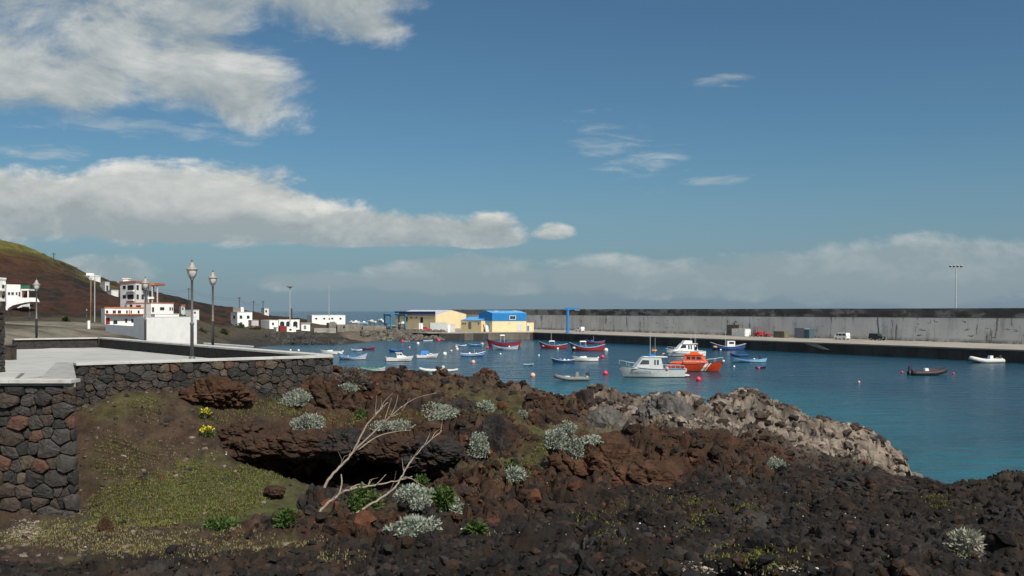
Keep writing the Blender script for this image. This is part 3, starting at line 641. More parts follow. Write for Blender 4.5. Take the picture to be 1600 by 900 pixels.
def rubble(parent, O, du, nrm, L, H, size, rnd, depth=0.10, big=None, lean=0.0, flare=0.0):
    """irregular stones on a wall face: O lower left corner, du along, nrm outwards"""
    seeds = []; y = 0.0
    while y < H + size:
        rh = size * rnd.uniform(0.55, 1.05); x = -rnd.random() * size
        while x < L + size:
            w = size * rnd.choice((0.4, 0.55, 0.8, 1.1, 1.4, 1.6)); seeds.append((x + w / 2, y + rh / 2 + rnd.uniform(-0.22, 0.22) * rh, w)); x += w
        y += rh
    if big: seeds = [s for s in seeds if not (big[0] - 0.02 < s[0] < big[2] + 0.02 and big[1] - 0.02 < s[1] < big[3] + 0.02)]
    n = 0
    def stone(poly, gap, dp):
        nonlocal n
        cx = sum(p[0] for p in poly) / len(poly); cy = sum(p[1] for p in poly) / len(poly)
        ar = abs(sum(poly[i][0] * poly[(i + 1) % len(poly)][1] - poly[(i + 1) % len(poly)][0] * poly[i][1] for i in range(len(poly)))) / 2
        if ar < 0.10 * size * size: return
        r = math.sqrt(ar)
        ring = []                     # cut the corners so that the stone is rounded
        m = len(poly)
        for i in range(m):
            p, q = poly[i], poly[(i + 1) % m]
            for t in (0.12, 0.5, 0.88):
                ring.append((p[0] + (q[0] - p[0]) * t + rnd.uniform(-1, 1) * 0.03 * r, p[1] + (q[1] - p[1]) * t + rnd.uniform(-1, 1) * 0.03 * r))
        tx, ty = rnd.uniform(-0.12, 0.12), rnd.uniform(-0.12, 0.12); k = len(ring); vs = []
        for sc_, dz_ in ((1 - gap / r, -0.03), (0.985 - gap / r, dp * 0.62), (0.86, dp * 0.96), (0.45, dp * 1.02)):
            for (x, y2) in ring:
                X = cx + (x - cx) * sc_; Y = cy + (y2 - cy) * sc_
                d_ = dz_ + (tx * (X - cx) + ty * (Y - cy)) * (dz_ > 0) + rnd.uniform(-1, 1) * 0.012 * (dz_ > 0)
                vs.append(O + du * (X + flare * X / L * (H - Y) / H) + Vector((0, 0, 1)) * Y + nrm * (d_ + lean * (H - Y)))
        fs = [(j * k + i, j * k + (i + 1) % k, (j + 1) * k + (i + 1) % k, (j + 1) * k + i) for j in range(3) for i in range(k)] + [tuple(range(3 * k, 4 * k))]
        c0 = O + du * cx + Vector((0, 0, 1)) * cy
        me = bpy.data.meshes.new('stone'); me.from_pydata([v - c0 for v in vs], [], fs); me.update()
        bm = bmesh.new(); bm.from_mesh(me); bmesh.ops.recalc_face_normals(bm, faces=bm.faces)
        if bm.faces[-1].normal.dot(nrm) < 0: bmesh.ops.reverse_faces(bm, faces=bm.faces)
        bm.to_mesh(me); bm.free()
        o = link_mesh('stone', me, rnd.choices(STONES, SW)[0], parent); o.location = c0; n += 1
    for i, s in enumerate(seeds):
        poly = [(0, 0), (L, 0), (L, H), (0, H)]
        near = sorted(seeds, key=lambda q: (q[0] - s[0]) ** 2 + 1.6 * (q[1] - s[1]) ** 2)[1:14]
        for q in near:
            dx_, dy_ = q[0] - s[0], q[1] - s[1]; wq = 0.5 + 0.25 * (s[2] - q[2]) / size
            wq = min(max(wq, 0.36), 0.64)
            mx, my = s[0] + dx_ * wq, s[1] + dy_ * wq; a, b = dx_, dy_ * 1.5
            poly = clip(poly, a, b, a * mx + b * my)
            if len(poly) < 3: break
        if big and len(poly) >= 3:
            cx = (big[0] + big[2]) / 2
            if poly and any(big[0] < p[0] < big[2] and big[1] < p[1] < big[3] for p in poly):
                cand = [clip(poly, 1, 0, big[0] - 0.01), clip(poly, -1, 0, -big[2] - 0.01), clip(poly, 0, 1, big[1] - 0.01), clip(poly, 0, -1, -big[3] - 0.01)]
                cand = [c for c in cand if len(c) >= 3]
                ar = lambda c: abs(sum(c[i][0] * c[(i + 1) % len(c)][1] - c[(i + 1) % len(c)][0] * c[i][1] for i in range(len(c))))
                poly = max(cand, key=ar) if cand else []
        if len(poly) >= 3: stone(poly, size * 0.028, depth * rnd.uniform(0.7, 1.25) * min(1.3, s[2] / size + 0.2))
    if big: stone([(big[0], big[1]), (big[2], big[1]), (big[2], big[3]), (big[0], big[3])], size * 0.03, depth * 1.1)
    return n

# ------------------------------------------------------------------ the terrace
def zf(y): return 9.57 - 0.27 * min(max((y - 20) / 10, 0), 1)
A = Zp(118, 23.15, 0); B = Zp(519, 27.2, 0); C = Zp(155, 45.7, 0); E = Zp(22, 43.4, 0); F1 = Zp(118, 20.05, 0); F0 = Vector((-17, 20.05, 0)); G0 = Vector((-30, 43, 0))
poly_t = [F0, F1, A, B, C, E, G0, Vector((-30, 20.05, 0))]
def inside(x, y):
    c = False
    for i in range(len(poly_t)):
        a, b = poly_t[i], poly_t[i - 1]
        if (a.y > y) != (b.y > y) and x < (b.x - a.x) * (y - a.y) / (b.y - a.y) + a.x: c = not c
    return c
fl = MB()
n = len(poly_t); ring_y = [p for p in poly_t]
fl.raw([(p.x, p.y, zf(p.y) - 0.035) for p in ring_y] + [(p.x, p.y, zf(p.y) - 0.2) for p in ring_y], [tuple(range(n))] + [(i, (i + 1) % n, n + (i + 1) % n, n + i) for i in range(n)])
fo = fl.build('terrace', PAVE2); tag(fo, kind='structure')
slab = MB(); slab.box(-0.742, 0.742, -0.742, 0.742, -0.05, 0.0)
sl = [slab.build('paving_slab', m_, fo) for m_ in (PAVE, PAVE2)]
first = [True, True]; rs = random.Random(3)
for i in range(-20, 4):
    for j in range(0, 20):
        x = -9.9 + i * 1.5; y = 20.85 + j * 1.5
        if x < -31: continue
        if all(inside(x + a, y + b) for a in (-0.76, 0.76) for b in (-0.76, 0.76)) and abs(x / y) < 0.75:
            k = 0 if rs.random() < 0.72 else 1
            if first[k]: o = sl[k]; first[k] = False
            else: o = sl[k].copy(); COL.objects.link(o)
            sl_ = -0.027 if y < 30 else 0.0
            o.location = (x, y, zf(y) + rs.uniform(-0.003, 0.003)); o.rotation_euler = (math.atan(sl_), 0, 0)
# ribbed sloping panel at the corner
rp = MB()
c4 = [P(66, 589, 20.2), P(119, 590, 20.2), P(113.5, 566, 22.9), P(88, 566, 22.9)]
rp.prism([c4[0], c4[1], c4[2], c4[3]], (0, 0, -0.08))
ribm = mat('grey_ribbed_concrete', (0.235, 0.235, 0.23), 0.85, 0.12, 3, 0.2, 50)
ro = rp.build('ramp', ribm, fo)
for k in range(9):
    t0 = (k + 0.15) / 9; t1 = (k + 0.62) / 9; up = Vector((0, 0, 0.012))
    a = c4[0].lerp(c4[3], t0); b = c4[1].lerp(c4[2], t0); c_ = c4[1].lerp(c4[2], t1); d = c4[0].lerp(c4[3], t1)
    q = MB(); q.prism([a + up, b + up, c_ + up, d + up], (0, 0, -0.03)); q.build('rib', ribm, ro)
q = MB(); z_ = 0.006; p0, p1, p2, p3 = P(23, 590, 20.4), P(29, 590, 20.4), P(38.5, 577, 23.4), P(33, 577, 23.4)
q.prism([Vector((p.x, p.y, zf(p.y) + 0.010)) for p in (p0, p1, p2, p3)], (0, 0, -0.02)); q.build('drain_grate', mat('grate', (0.12, 0.11, 0.105), 0.7, 0.2, 9), fo)

rw = random.Random(21)
def wall_root(name, base, label): return empty(name, base, 0, label, 'wall')
# front retaining wall of large rubble
fw = wall_root('retaining_wall', (0, 0, 0), 'tall dark rubble retaining wall with big stones under the terrace corner')
L_ = 5.2; H_ = 3.0; z0 = 6.45
m_ = MB(); m_.box(F1.x - L_, F1.x - 0.26, 20.03, 20.3, z0, z0 + H_ - 0.01); m_.build('backing', JOINT, fw)
rubble(fw, Vector((F1.x - L_, 20.03, z0)), Vector((1, 0, 0)), Vector((0, -1, 0)), L_, H_ - 0.02, 0.31, rw, 0.10, lean=0.045, flare=0.17)
sdv = (A - F1); sl_n = sdv.length; sdv.normalize(); snv = Vector((sdv.y, -sdv.x, 0))
m_ = MB(); m_.obox(Vector((F1.x - 0.24, F1.y + 0.1, z0)), sdv * sl_n, -snv * 0.5, Vector((0, 0, H_ - 0.05))); m_.build('backing', JOINT, fw)
rubble(fw, Vector((F1.x - 0.20, F1.y + 0.06, z0)), sdv, snv, sl_n, H_ - 0.06, 0.36, rw, 0.05, lean=0.04)
x = F1.x - L_
while x < F1.x - 0.02:
    w = min(1.3, F1.x + 0.02 - x); q = MB(); q.box(x, x + w - 0.006, 19.86, 20.30, 9.50, 9.575); q.build('coping_slab', COPING, fw, bevel=0.006); x += w
def parapet(name, a, b, zlo, label, size, stones_front, inner=0.35, side=1, zt=9.745):
    root = wall_root(name, (0, 0, 0), label)
    d = (b - a); L = d.length; d.normalize(); nr_ = Vector((d.y, -d.x, 0)) * side     # faces the camera
    back = -nr_ * inner
    q = MB(); q.obox(Vector((a.x, a.y, zlo)), d * L, back, Vector((0, 0, zt - 0.06 - zlo))); q.build('core', JOINT if stones_front else mat('dark_stonework', (0.030, 0.027, 0.024), 0.9, 0.5, 5, 1.0, 14, dirt=(0.012, 0.011, 0.010), dscale=5, bdist=0.05), root)
    if stones_front: rubble(root, Vector((a.x, a.y, zlo)), d, nr_, L, zt - 0.06 - zlo, size, rw, 0.06)
    s = 0.0
    while s < L - 0.05:
        w = min(1.25, L - s); q = MB(); o_ = a + d * s + nr_ * 0.09
        q.obox(Vector((o_.x, o_.y, zt - 0.06)), d * (w - 0.006), -nr_ * (inner + 0.14), Vector((0, 0, 0.06))); q.build('coping_slab', COPING, root, bevel=0.006); s += w
    return root, d, nr_
pr, pd, pn_ = parapet('parapet_wall', A, B, 8.25, 'long low black rubble parapet with pale coping above the brown slope', 0.24, True)
rubble(pr, Vector((B.x, B.y, 8.25)), Vector((-pn_.x, -pn_.y, 0)), pd, 0.35, 1.43, 0.24, rw, 0.05)
parapet('parapet_wall', C, B + Vector((-0.42, 0.42, 0)), 8.0, 'dark far parapet running behind the street lamps towards the white block', 0.24, False)
parapet('parapet_wall', E, C + Vector((-0.05, 0.05, 0)), 8.0, 'short dark parapet at the far left end of the plaza', 0.24, False)
# gate pillar at the left edge, and a small post
gp = empty('stone_pillar', (0, 0, 0), 0, 'dark stone pillar cut by the left edge of the picture', 'pillar')
p = Zp(-20, 23.5, 9.45)
q = MB(); q.box(p.x - 0.8, p.x - 0.04, 23.54, 24.3, 9.3, 10.95); q.build('core', JOINT, gp)
rubble(gp, Vector((p.x - 0.8, 23.54, 9.4)), Vector((1, 0, 0)), Vector((0, -1, 0)), 0.78, 1.5, 0.25, rw, 0.05)
rubble(gp, Vector((p.x - 0.03, 23.54, 9.4)), Vector((0, 1, 0)), Vector((1, 0, 0)), 0.75, 1.5, 0.25, rw, 0.05)
q = MB(); q.box(p.x - 0.84, p.x + 0.02, 23.47, 24.36, 10.95, 11.02); q.build('cap', STONES[2], gp, bevel=0.01)
q = MB(); b_ = Zp(14, 32, 9.3); q.box(b_.x - 0.16, b_.x + 0.16, 31.8, 32.2, 9.25, 9.83); q.box(b_.x - 0.19, b_.x + 0.19, 31.77, 32.23, 9.83, 9.88)
tag(q.build('stone_post', STONES[2], bevel=0.01), 'short brown stone post on the plaza next to the pillar', 'post')

# ------------------------------------------------------------------ street lamps
LGREY = mat('lamp_grey_paint', (0.10, 0.098, 0.095), 0.5, 0.12, 8)
LHAT = mat('lamp_hat_metal', (0.26, 0.235, 0.20), 0.45, 0.12, 8)
LGL = mat('lamp_glass', (0.42, 0.42, 0.40), 0.25, 0.08, 5)
def street_lamp(loc, h, label, rz=0.0):
    root = empty('street_lamp', loc, rz, label, 'street lamp', 'grey lantern street lamps'); s = h / 3.25
    def b(m, name, mt, par=root):
        o = m.build(name, mt, par, smooth=True); o.scale = (s, s, s); return o
    b(MB().lathe([(0.15, 0), (0.15, 0.04), (0.13, 0.06), (0.095, 0.34), (0.06, 0.38)], 10), 'base', LGREY)
    b(MB().lathe([(0.052, 0.36), (0.050, 1.30), (0.062, 1.31), (0.062, 1.36), (0.038, 1.38), (0.034, 2.62), (0.05, 2.63), (0.05, 2.66), (0.03, 2.68)], 10), 'pole', LGREY)
    ln = b(MB().lathe([(0.03, 2.665), (0.09, 2.72), (0.135, 2.80), (0.15, 2.90), (0.148, 2.925)], 10), 'lantern_bowl', LGL)
    for k in range(4):
        a = math.pi / 4 + k * math.pi / 2; ca, sa = math.cos(a), math.sin(a)
        o = MB().tube([(ca * r_, sa * r_, z) for r_, z in ((0.035, 2.655), (0.10, 2.715), (0.148, 2.80), (0.163, 2.90), (0.165, 2.93))], 0.012, 5).build('lantern_rib', LGREY, ln)
    b(MB().lathe([(0.175, 2.925), (0.175, 2.95), (0.12, 2.99), (0.075, 3.06), (0.05, 3.14), (0.02, 3.16)], 10), 'lantern_hat', LHAT)
    b(MB().lathe([(0.018, 3.15), (0.032, 3.18), (0.014, 3.21), (0.02, 3.23), (0.004, 3.25)], 8), 'finial', LGREY)
def lampD(px, D, z, h, label): street_lamp(Zp(px, D, z), h, label, 0.5)
lampD(300, 28.2, 9.3, 3.23, 'nearest and tallest grey street lamp in front of the white block')
lampD(332.5, 35.9, 9.3, 3.25, 'second grey street lamp, right of the white block')
lampD(227, 41.1, 9.3, 3.20, 'grey street lamp standing before the left corner of the white block')
lampD(57, 45.5, 9.3, 3.26, 'grey street lamp at the left end of the plaza before the hill')

# ------------------------------------------------------------------ the village shore and the hill
FP = []
def fz(px, py, D): v = P(px, py, D); FP.append(tuple(v))
def fzz(px, D, z): v = Zp(px, D, z); FP.append(tuple(v))
for a in ((-350, 300, 430), (-150, 335, 420), (0, 377, 400), (30, 382, 395), (60, 398, 388), (100, 428, 375), (140, 452, 360), (185, 476, 340)): fz(*a)
for a in ((-350, 420, 300), (-150, 425, 300), (0, 440, 300), (50, 455, 290), (100, 470, 280), (150, 488, 260), (0, 484, 245), (60, 496, 232), (110, 500, 225), (160, 505, 215)): fz(*a)
for px in (-350, -150, 0, 60, 110, 150): fzz(px, 205, 8.4); fzz(px, 120, 8.7); fzz(px, 60, 8.7)
for px in (-350, -100, 100): fzz(px, 600, 22); fzz(px, 48, 8.0)
fzz(250, 620, 6); fzz(-350, 900, 5); fzz(0, 900, 2); fzz(200, 900, -3); fzz(350, 700, -3); fzz(500, 640, -4); fzz(650, 640, -6)
for a in ((200, 476, 330), (200, 455, 440), (245, 462, 450), (300, 473, 450), (350, 484, 450), (400, 491, 455), (450, 499, 470), (500, 503, 480), (560, 509, 480), (230, 486, 290), (280, 489, 320), (250, 500, 250)): fz(*a)
fzz(190, 190, 7.9); fzz(215, 150, 6.0); fzz(180, 110, 7.5); fzz(250, 110, 5.0); fzz(330, 150, 3.6); fzz(250, 170, 5.5); fzz(330, 220, 3.4); fzz(300, 280, 4.2); fzz(330, 330, 4.6); fzz(360, 400, 4.6); fzz(410, 390, 3.6); fzz(460, 395, 3.2)
for px, D in ((420, 110), (410, 180), (395, 250), (402, 292), (440, 316), (500, 318), (538, 322), (572, 352), (600, 356), (640, 357), (690, 357)): fzz(px, D, 0.0)
for px, D in ((380, 110), (370, 180), (362, 250), (372, 300), (440, 335), (500, 340)): fzz(px, D, 2.6)
fzz(545, 378, 1.6); fzz(575, 385, 2.2); fzz(610, 385, 2.9); fzz(660, 385, 2.9); fzz(690, 380, 2.4); fzz(540, 420, 3.0); fzz(640, 430, 2.7); fzz(640, 520, 2.4); fzz(700, 430, 2.6); fzz(730, 500, 2)
for px, D in ((470, 110), (460, 200), (450, 270), (500, 290), (560, 320), (640, 330), (720, 340), (800, 380), (500, 60), (560, 200), (700, 250), (820, 480), (800, 600), (720, 600)): fzz(px, D, -4)
fzz(100, 48, 6); fzz(350, 60, 3.0); fzz(440, 50, -2)
FT = TPS(FP, 2.0)
tf = np.linspace(-0.78, 0.03, 560); df = 46 * (900 / 46.0) ** np.linspace(0, 1, 400)
T2, D2 = np.meshgrid(tf, df); FX = T2 * D2; FZ0 = FT(FX, D2); PXF = T2 * FPX + 800
hill_w = sstep(FZ0, 8.5, 10.5) * sstep(D2, 205, 225) + sstep(D2, 330, 400) * sstep(FZ0, 3.5, 6) * (1 - sstep(FZ0, 8.5, 10.5))
shore_w = (1 - sstep(FZ0, 1.6, 3.2))
FZ = FZ0 + hill_w * (1.5 * (ridg(FX, D2, 0, 0.05, 5, 11) - 0.35) + 0.8 * fbm(FX, D2, 0, 0.2, 4, 12)) + (1 - hill_w) * 0.25 * fbm(FX, D2, 0, 0.15, 4, 14) * sstep(D2, 180, 260) + shore_w * 0.5 * ridg(FX, D2, 0, 0.25, 4, 15)
flat_w = (1 - sstep(np.abs(FZ0 - 8.6), 0.3, 0.9)) * (D2 < 215)
nf = fbm(FX, D2, FZ, 0.06, 5, 70, 0.6)[..., None]; nf2 = fbm(FX, D2, FZ, 0.16, 5, 80, 0.6)[..., None]; nf3 = fbm(FX * 0.5, D2, FZ * 1.5, 0.03, 4, 90)[..., None]
c = np.zeros(FX.shape + (3,)) + np.array([0.052, 0.043, 0.032])
hw = hill_w[..., None]
hc = np.zeros_like(c) + np.array([0.036, 0.0185, 0.012]); hc = blend(hc, np.array([0.013, 0.012, 0.010]), 0.95 * sstep(nf + 0.6 * nf2, -0.14, 0.06)); hc = blend(hc, np.array([0.055, 0.024, 0.014]), 0.6 * sstep(nf2, 0.08, 0.38))
topw = sstep(FZ, 30, 40)[..., None] * sstep(nf3 + nf2 * 0.5, -0.15, 0.15)
crest = (sstep(D2, 362, 392) * (1 - sstep(PXF, 200, 260)))[..., None] * sstep(nf2, -0.2, 0.15)
hc = blend(hc, np.array([0.095, 0.088, 0.022]), np.clip(0.9 * topw + 0.55 * crest, 0, 0.9))
c = blend(c, hc, hw)
c = blend(c, np.array([0.15, 0.138, 0.105]), flat_w[..., None] * (0.6 + 0.4 * sstep(nf2, -0.2, 0.2)))
c = blend(c, np.array([0.026, 0.024, 0.022]), shore_w[..., None] * 0.85)
c = blend(c, np.array([0.050, 0.056, 0.022]), ((1 - hw[..., 0]) * (1 - shore_w))[..., None] * 0.7 * sstep(nf2, 0.05, 0.3) * (D2 > 215)[..., None])
c = blend(c, np.array([0.115, 0.095, 0.070]), (sstep(PXF, 525, 545) * (1 - sstep(PXF, 575, 600)) * sstep(D2, 335, 345) * (1 - sstep(D2, 385, 395)))[..., None])
keep = ~((FZ0 < -2.5))
land = grid_mesh('village_ground', FX, D2, FZ, FARM, c, keep=keep); land['kind'] = 'structure'
def land_z(x, y):
    cc = np.interp(x / y, tf, np.arange(len(tf))); rr = np.interp(y, df, np.arange(len(df))); return float(FZ[int(round(rr)), int(round(cc))])

# ------------------------------------------------------------------ quay and breakwater
QZ = 2.8
qd = Vector((-0.507, 0.862, 0)).normalized()      # along the quay, away from the camera
qn = Vector((-qd.y, qd.x, 0))                     # towards the harbour
q0 = Vector((108, 203, 0)); w0 = Vector((126, 236, 0))
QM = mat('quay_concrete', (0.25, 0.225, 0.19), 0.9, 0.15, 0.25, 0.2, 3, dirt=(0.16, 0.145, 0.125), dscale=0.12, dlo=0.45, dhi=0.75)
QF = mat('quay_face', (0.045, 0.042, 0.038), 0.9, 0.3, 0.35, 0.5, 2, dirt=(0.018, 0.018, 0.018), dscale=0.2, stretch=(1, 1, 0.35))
def along(o, s, off=0.0, z=0.0): v = o + qd * s + qn * off; return Vector((v.x, v.y, z))
s_end = (373 - 203) / qd.y
quay = empty('quay', (0, 0, 0)); quay['kind'] = 'structure'
top = MB(); a, b = along(q0, -70, -0.1, QZ), along(q0, s_end, -0.1, QZ); back_ = 40
top.raw([a, b, b - qn * back_ + qd * 160, a - qn * back_], [(0, 1, 2, 3)])
yard = [Vector((-32, 364, QZ)), Vector((8, 373, QZ)), Vector((12, 620, QZ)), Vector((-75, 560, QZ)), Vector((-75, 420, QZ)), Vector((-45, 380, QZ))]
top.build('deck', QM, quay)
m_ = MB(); m_.prism([v - Vector((0, 0, 0.01)) for v in yard], (0, 0, -0.3)); m_.build('yard_deck', QM, quay)
# quay face in cast blocks, one after the other
s = -70.0; i = 0
while s < s_end:
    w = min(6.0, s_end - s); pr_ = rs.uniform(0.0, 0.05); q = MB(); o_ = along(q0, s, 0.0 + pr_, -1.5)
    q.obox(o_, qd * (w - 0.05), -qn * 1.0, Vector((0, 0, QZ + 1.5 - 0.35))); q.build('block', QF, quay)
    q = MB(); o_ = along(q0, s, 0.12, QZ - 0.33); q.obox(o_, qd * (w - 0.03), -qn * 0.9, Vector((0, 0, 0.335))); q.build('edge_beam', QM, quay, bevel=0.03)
    s += w
# stepped front of the old quay below the yellow and blue building
QF_LIT = mat('quay_face_lit', (0.115, 0.10, 0.082), 0.9, 0.25, 0.5, 0.5, 2, dirt=(0.05, 0.045, 0.04), dscale=0.25, stretch=(1, 1, 0.4))  # lighter copy of the quay face, sunlight put into its colour
segs = [((686, 362), (726, 360), QF), ((726, 360), (739, 366), QF_LIT), ((739, 366), (763, 366), QF), ((763, 366.5), (828, 371), QF_LIT), ((828, 371), (838, 374), QF)]  # sunlit steps take the lighter copy, shaded steps the dark one
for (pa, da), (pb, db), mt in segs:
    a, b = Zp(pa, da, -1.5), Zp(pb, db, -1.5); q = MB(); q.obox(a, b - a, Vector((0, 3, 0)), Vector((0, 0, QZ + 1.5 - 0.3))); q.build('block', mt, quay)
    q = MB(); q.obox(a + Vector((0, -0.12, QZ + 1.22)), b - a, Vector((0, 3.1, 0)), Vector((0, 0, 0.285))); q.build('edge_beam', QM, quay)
    q = MB(); q.prism([a + Vector((0, 2.9, QZ + 1.47)), b + Vector((0, 2.9, QZ + 1.47)), Vector((b.x, 385, QZ - 0.03)), Vector((a.x, 385, QZ - 0.03))], (0, 0, -0.2)); q.build('deck_infill', QM, quay)
# slipway ramp cut in the quay face
q = MB(); o_ = along(q0, 63, 0.16, 0); q.prism([along(q0, 56, 0.2, QZ - 0.4), along(q0, 60, 0.2, QZ - 0.4), along(q0, 53.5, 0.2, 1.0), along(q0, 51.5, 0.2, 1.0)], -qn * 0.15); q.build('stair_flank', mat('pale_stair', (0.24, 0.20, 0.165), 0.9, 0.15, 1), quay)

def wall_material():
    m = bpy.data.materials.new('whitewashed_breakwater'); m.use_nodes = True; nt = m.node_tree; nt.nodes.clear(); k = NG(nt)
    t = k.node('ShaderNodeTexCoord').outputs['Object']
    mp = k.node('ShaderNodeMapping'); k.put(mp.inputs[0], t); mp.inputs['Scale'].default_value = (1, 1, 0.16)
    mq = k.node('ShaderNodeMapping'); k.put(mq.inputs[0], t); mq.inputs['Scale'].default_value = (0.35, 0.35, 1.0)
    c = k.mix(k.ss(k.noise(t, 0.12, 5, 0.6), 0.3, 0.7), (0.56, 0.535, 0.50), (0.70, 0.675, 0.635))
    c = k.mix(k.mul(k.ss(k.noise(mp.outputs[0], 0.45, 5, 0.65), 0.52, 0.75), 0.55), c, (0.22, 0.205, 0.185))
    c = k.mix(k.mul(k.ss(k.noise(mp.outputs[0], 0.55, 8, 0.72, 0.4), 0.575, 0.64), 0.85), c, (0.075, 0.07, 0.065))
    c = k.mix(k.mul(k.ss(k.noise(mq.outputs[0], 0.9, 8, 0.7, 0.6), 0.60, 0.66), 0.9), c, (0.05, 0.047, 0.045))
    sp = k.node('ShaderNodeSeparateXYZ'); k.put(sp.inputs[0], t)
    c = k.mix(k.mul(k.sub(1.0, k.lin(sp.outputs[2], QZ, QZ + 1.1)), k.ss(k.noise(t, 0.5, 6, 0.7), 0.35, 0.6)), c, (0.10, 0.095, 0.075))
    b = k.node('ShaderNodeBsdfPrincipled'); k.put(b.inputs['Base Color'], c); b.inputs['Roughness'].default_value = 0.9
    o = k.node('ShaderNodeOutputMaterial'); nt.links.new(b.outputs[0], o.inputs[0]); return m
bw = empty('breakwater_wall', (0, 0, 0), 0, 'long whitewashed breakwater wall with black peeling streaks behind the quay', 'wall')
WM = wall_material()
UM = mat('weathered_crown_concrete', (0.085, 0.080, 0.073), 0.95, 0.3, 0.3, 0.6, 1.5, dirt=(0.24, 0.225, 0.20), dscale=0.35, dlo=0.47, dhi=0.62, stretch=(0.5, 0.5, 1.2))
UM2 = mat('grey_crown_concrete', (0.24, 0.225, 0.205), 0.95, 0.15, 0.3, 0.4, 1.5, dirt=(0.09, 0.085, 0.08), dscale=0.25)
s = -80.0; rq = random.Random(8)
while s < 330:
    w = 15.0; q = MB(); q.obox(along(w0, s, 0, QZ - 0.3), qd * (w - 0.06), -qn * 4.0, Vector((0, 0, 9.2 - QZ + 0.3))); q.build('wall_panel', WM, bw)
    q = MB(); hh = 2.55 + rq.uniform(-0.04, 0.04); q.obox(along(w0, s, -1.6 + rq.uniform(-0.05, 0.05), 9.2), qd * (w - 0.06), -qn * 2.4, Vector((0, 0, hh))); q.build('crown_block', UM2 if s > 205 else UM, bw)
    q = MB(); q.obox(along(w0, s, 0.10, 9.2), qd * (w - 0.06), -qn * 1.6, Vector((0, 0, 0.16))); q.build('ledge', UM if s < 205 else UM2, bw)
    s += w
# ------------------------------------------------------------------ buildings of the village and the harbour yard
YEL = mat('cream_render', (0.66, 0.53, 0.31), 0.85, 0.05, 0.4, dirt=(0.55, 0.43, 0.26), dscale=0.3, dlo=0.6, dhi=0.85)
BLUEC = mat('blue_cladding', (0.012, 0.16, 0.40), 0.5, 0.1, 0.6)
NAVYC = mat('navy_fascia', (0.015, 0.03, 0.13), 0.5, 0.1, 0.6)
ROOFL = mat('pale_sheet_roof', (0.42, 0.45, 0.52), 0.5, 0.08, 0.5)
ROOFB = mat('blue_sheet_roof', (0.09, 0.30, 0.55), 0.45, 0.12, 0.5)
GREEN = mat('green_door_paint', (0.02, 0.12, 0.07), 0.6, 0.15, 2)
REDP = mat('red_paint', (0.20, 0.016, 0.016), 0.5, 0.15, 2)
TEAL = mat('travel_lift_blue', (0.03, 0.15, 0.25), 0.5, 0.15, 2)
GSTONE = mat('grey_masonry', (0.17, 0.155, 0.13), 0.95, 0.3, 1.0, 0.5, 4, dirt=(0.10, 0.09, 0.075), dscale=0.7)
PINK = mat('pinkish_render', (0.48, 0.42, 0.40), 0.85, 0.08, 0.5)
class House:
    """a block given by its left, near and right corner; faces 'L' (left-near) and 'R' (near-right)"""
    def __init__(s, name, cl, cn, cr, z0, z1, wall, label=None, cat='building', root=None, part='wall', roof=None, rt=0.25, over=0.12, pitched=0.0):
        s.l, s.n, s.r = (Zp(a, d, 0) for a, d in (cl, cn, cr)); s.z0, s.z1 = z0, z1
        s.b = s.l + s.r - s.n
        s.root = root or empty(name, (s.n.x, s.n.y, z0), 0, label, cat); s.off = Vector(s.root.location)
        q = MB(); q.prism([Vector((p.x, p.y, z0)) - s.off for p in (s.l, s.n, s.r, s.b)], (0, 0, z1 - z0)); s.wall = q.build(part, wall, s.root)
        if roof:
            c = (s.l + s.r) / 2; e = [p + (p - c).normalized() * over for p in (s.l, s.n, s.r, s.b)]
            q = MB(); q.prism([Vector((p.x, p.y, z1 + 0.003)) - s.off for p in e], (0, 0, rt)); s.roof = q.build('roof', roof, s.root)
    def at(s, face, px, py):
        a, b = (s.l, s.n) if face == 'L' else (s.n, s.r); t = (px - 800) / FPX
        u = (t * a.y - a.x) / ((b.x - a.x) - t * (b.y - a.y)); p = a + (b - a) * u
        return Vector((p.x, p.y, EYE + (HOR - py) / FPX * p.y))
    def rect(s, face, px0, px1, py0, py1, name, m, out=0.04, pane=None, fr=0.10, parent=None):
        a = s.at(face, px0, py1) - s.off; b = s.at(face, px1, py1) - s.off; top_ = s.at(face, (px0 + px1) / 2, py0).z - s.off.z
        bot = (a.z + b.z) / 2; a.z = b.z = bot; d = b - a; h = top_ - bot; dn = d.normalized(); nn = Vector((dn.y, -dn.x, 0)); up = Vector((0, 0, 1))
        if pane is None:
            q = MB(); q.obox(a - nn * 0.02, d, nn * (out + 0.02), up * h); return q.build(name, m, parent or s.root)
        q = MB(); W_ = d.length
        q.obox(a, dn * fr, nn * out, up * h); q.obox(b - dn * fr, dn * fr, nn * out, up * h); q.obox(a + dn * fr, dn * (W_ - 2 * fr), nn * out, up * fr); q.obox(a + dn * fr + up * (h - fr), dn * (W_ - 2 * fr), nn * out, up * fr)
        f = q.build(name, m, parent or s.root)
        q = MB(); q.obox(a + dn * fr + up * fr - nn * 0.02, dn * (W_ - 2 * fr), nn * (0.02 + out * 0.4), up * (h - 2 * fr)); q.build('pane', pane, f)
        return f
WFR = mat('window_frame_white', (0.6, 0.6, 0.58), 0.6, 0.05, 2); WFD = mat('window_frame_brown', (0.06, 0.03, 0.02), 0.6, 0.1, 2)
zy = lambda py, D: EYE + (HOR - py) / FPX * D

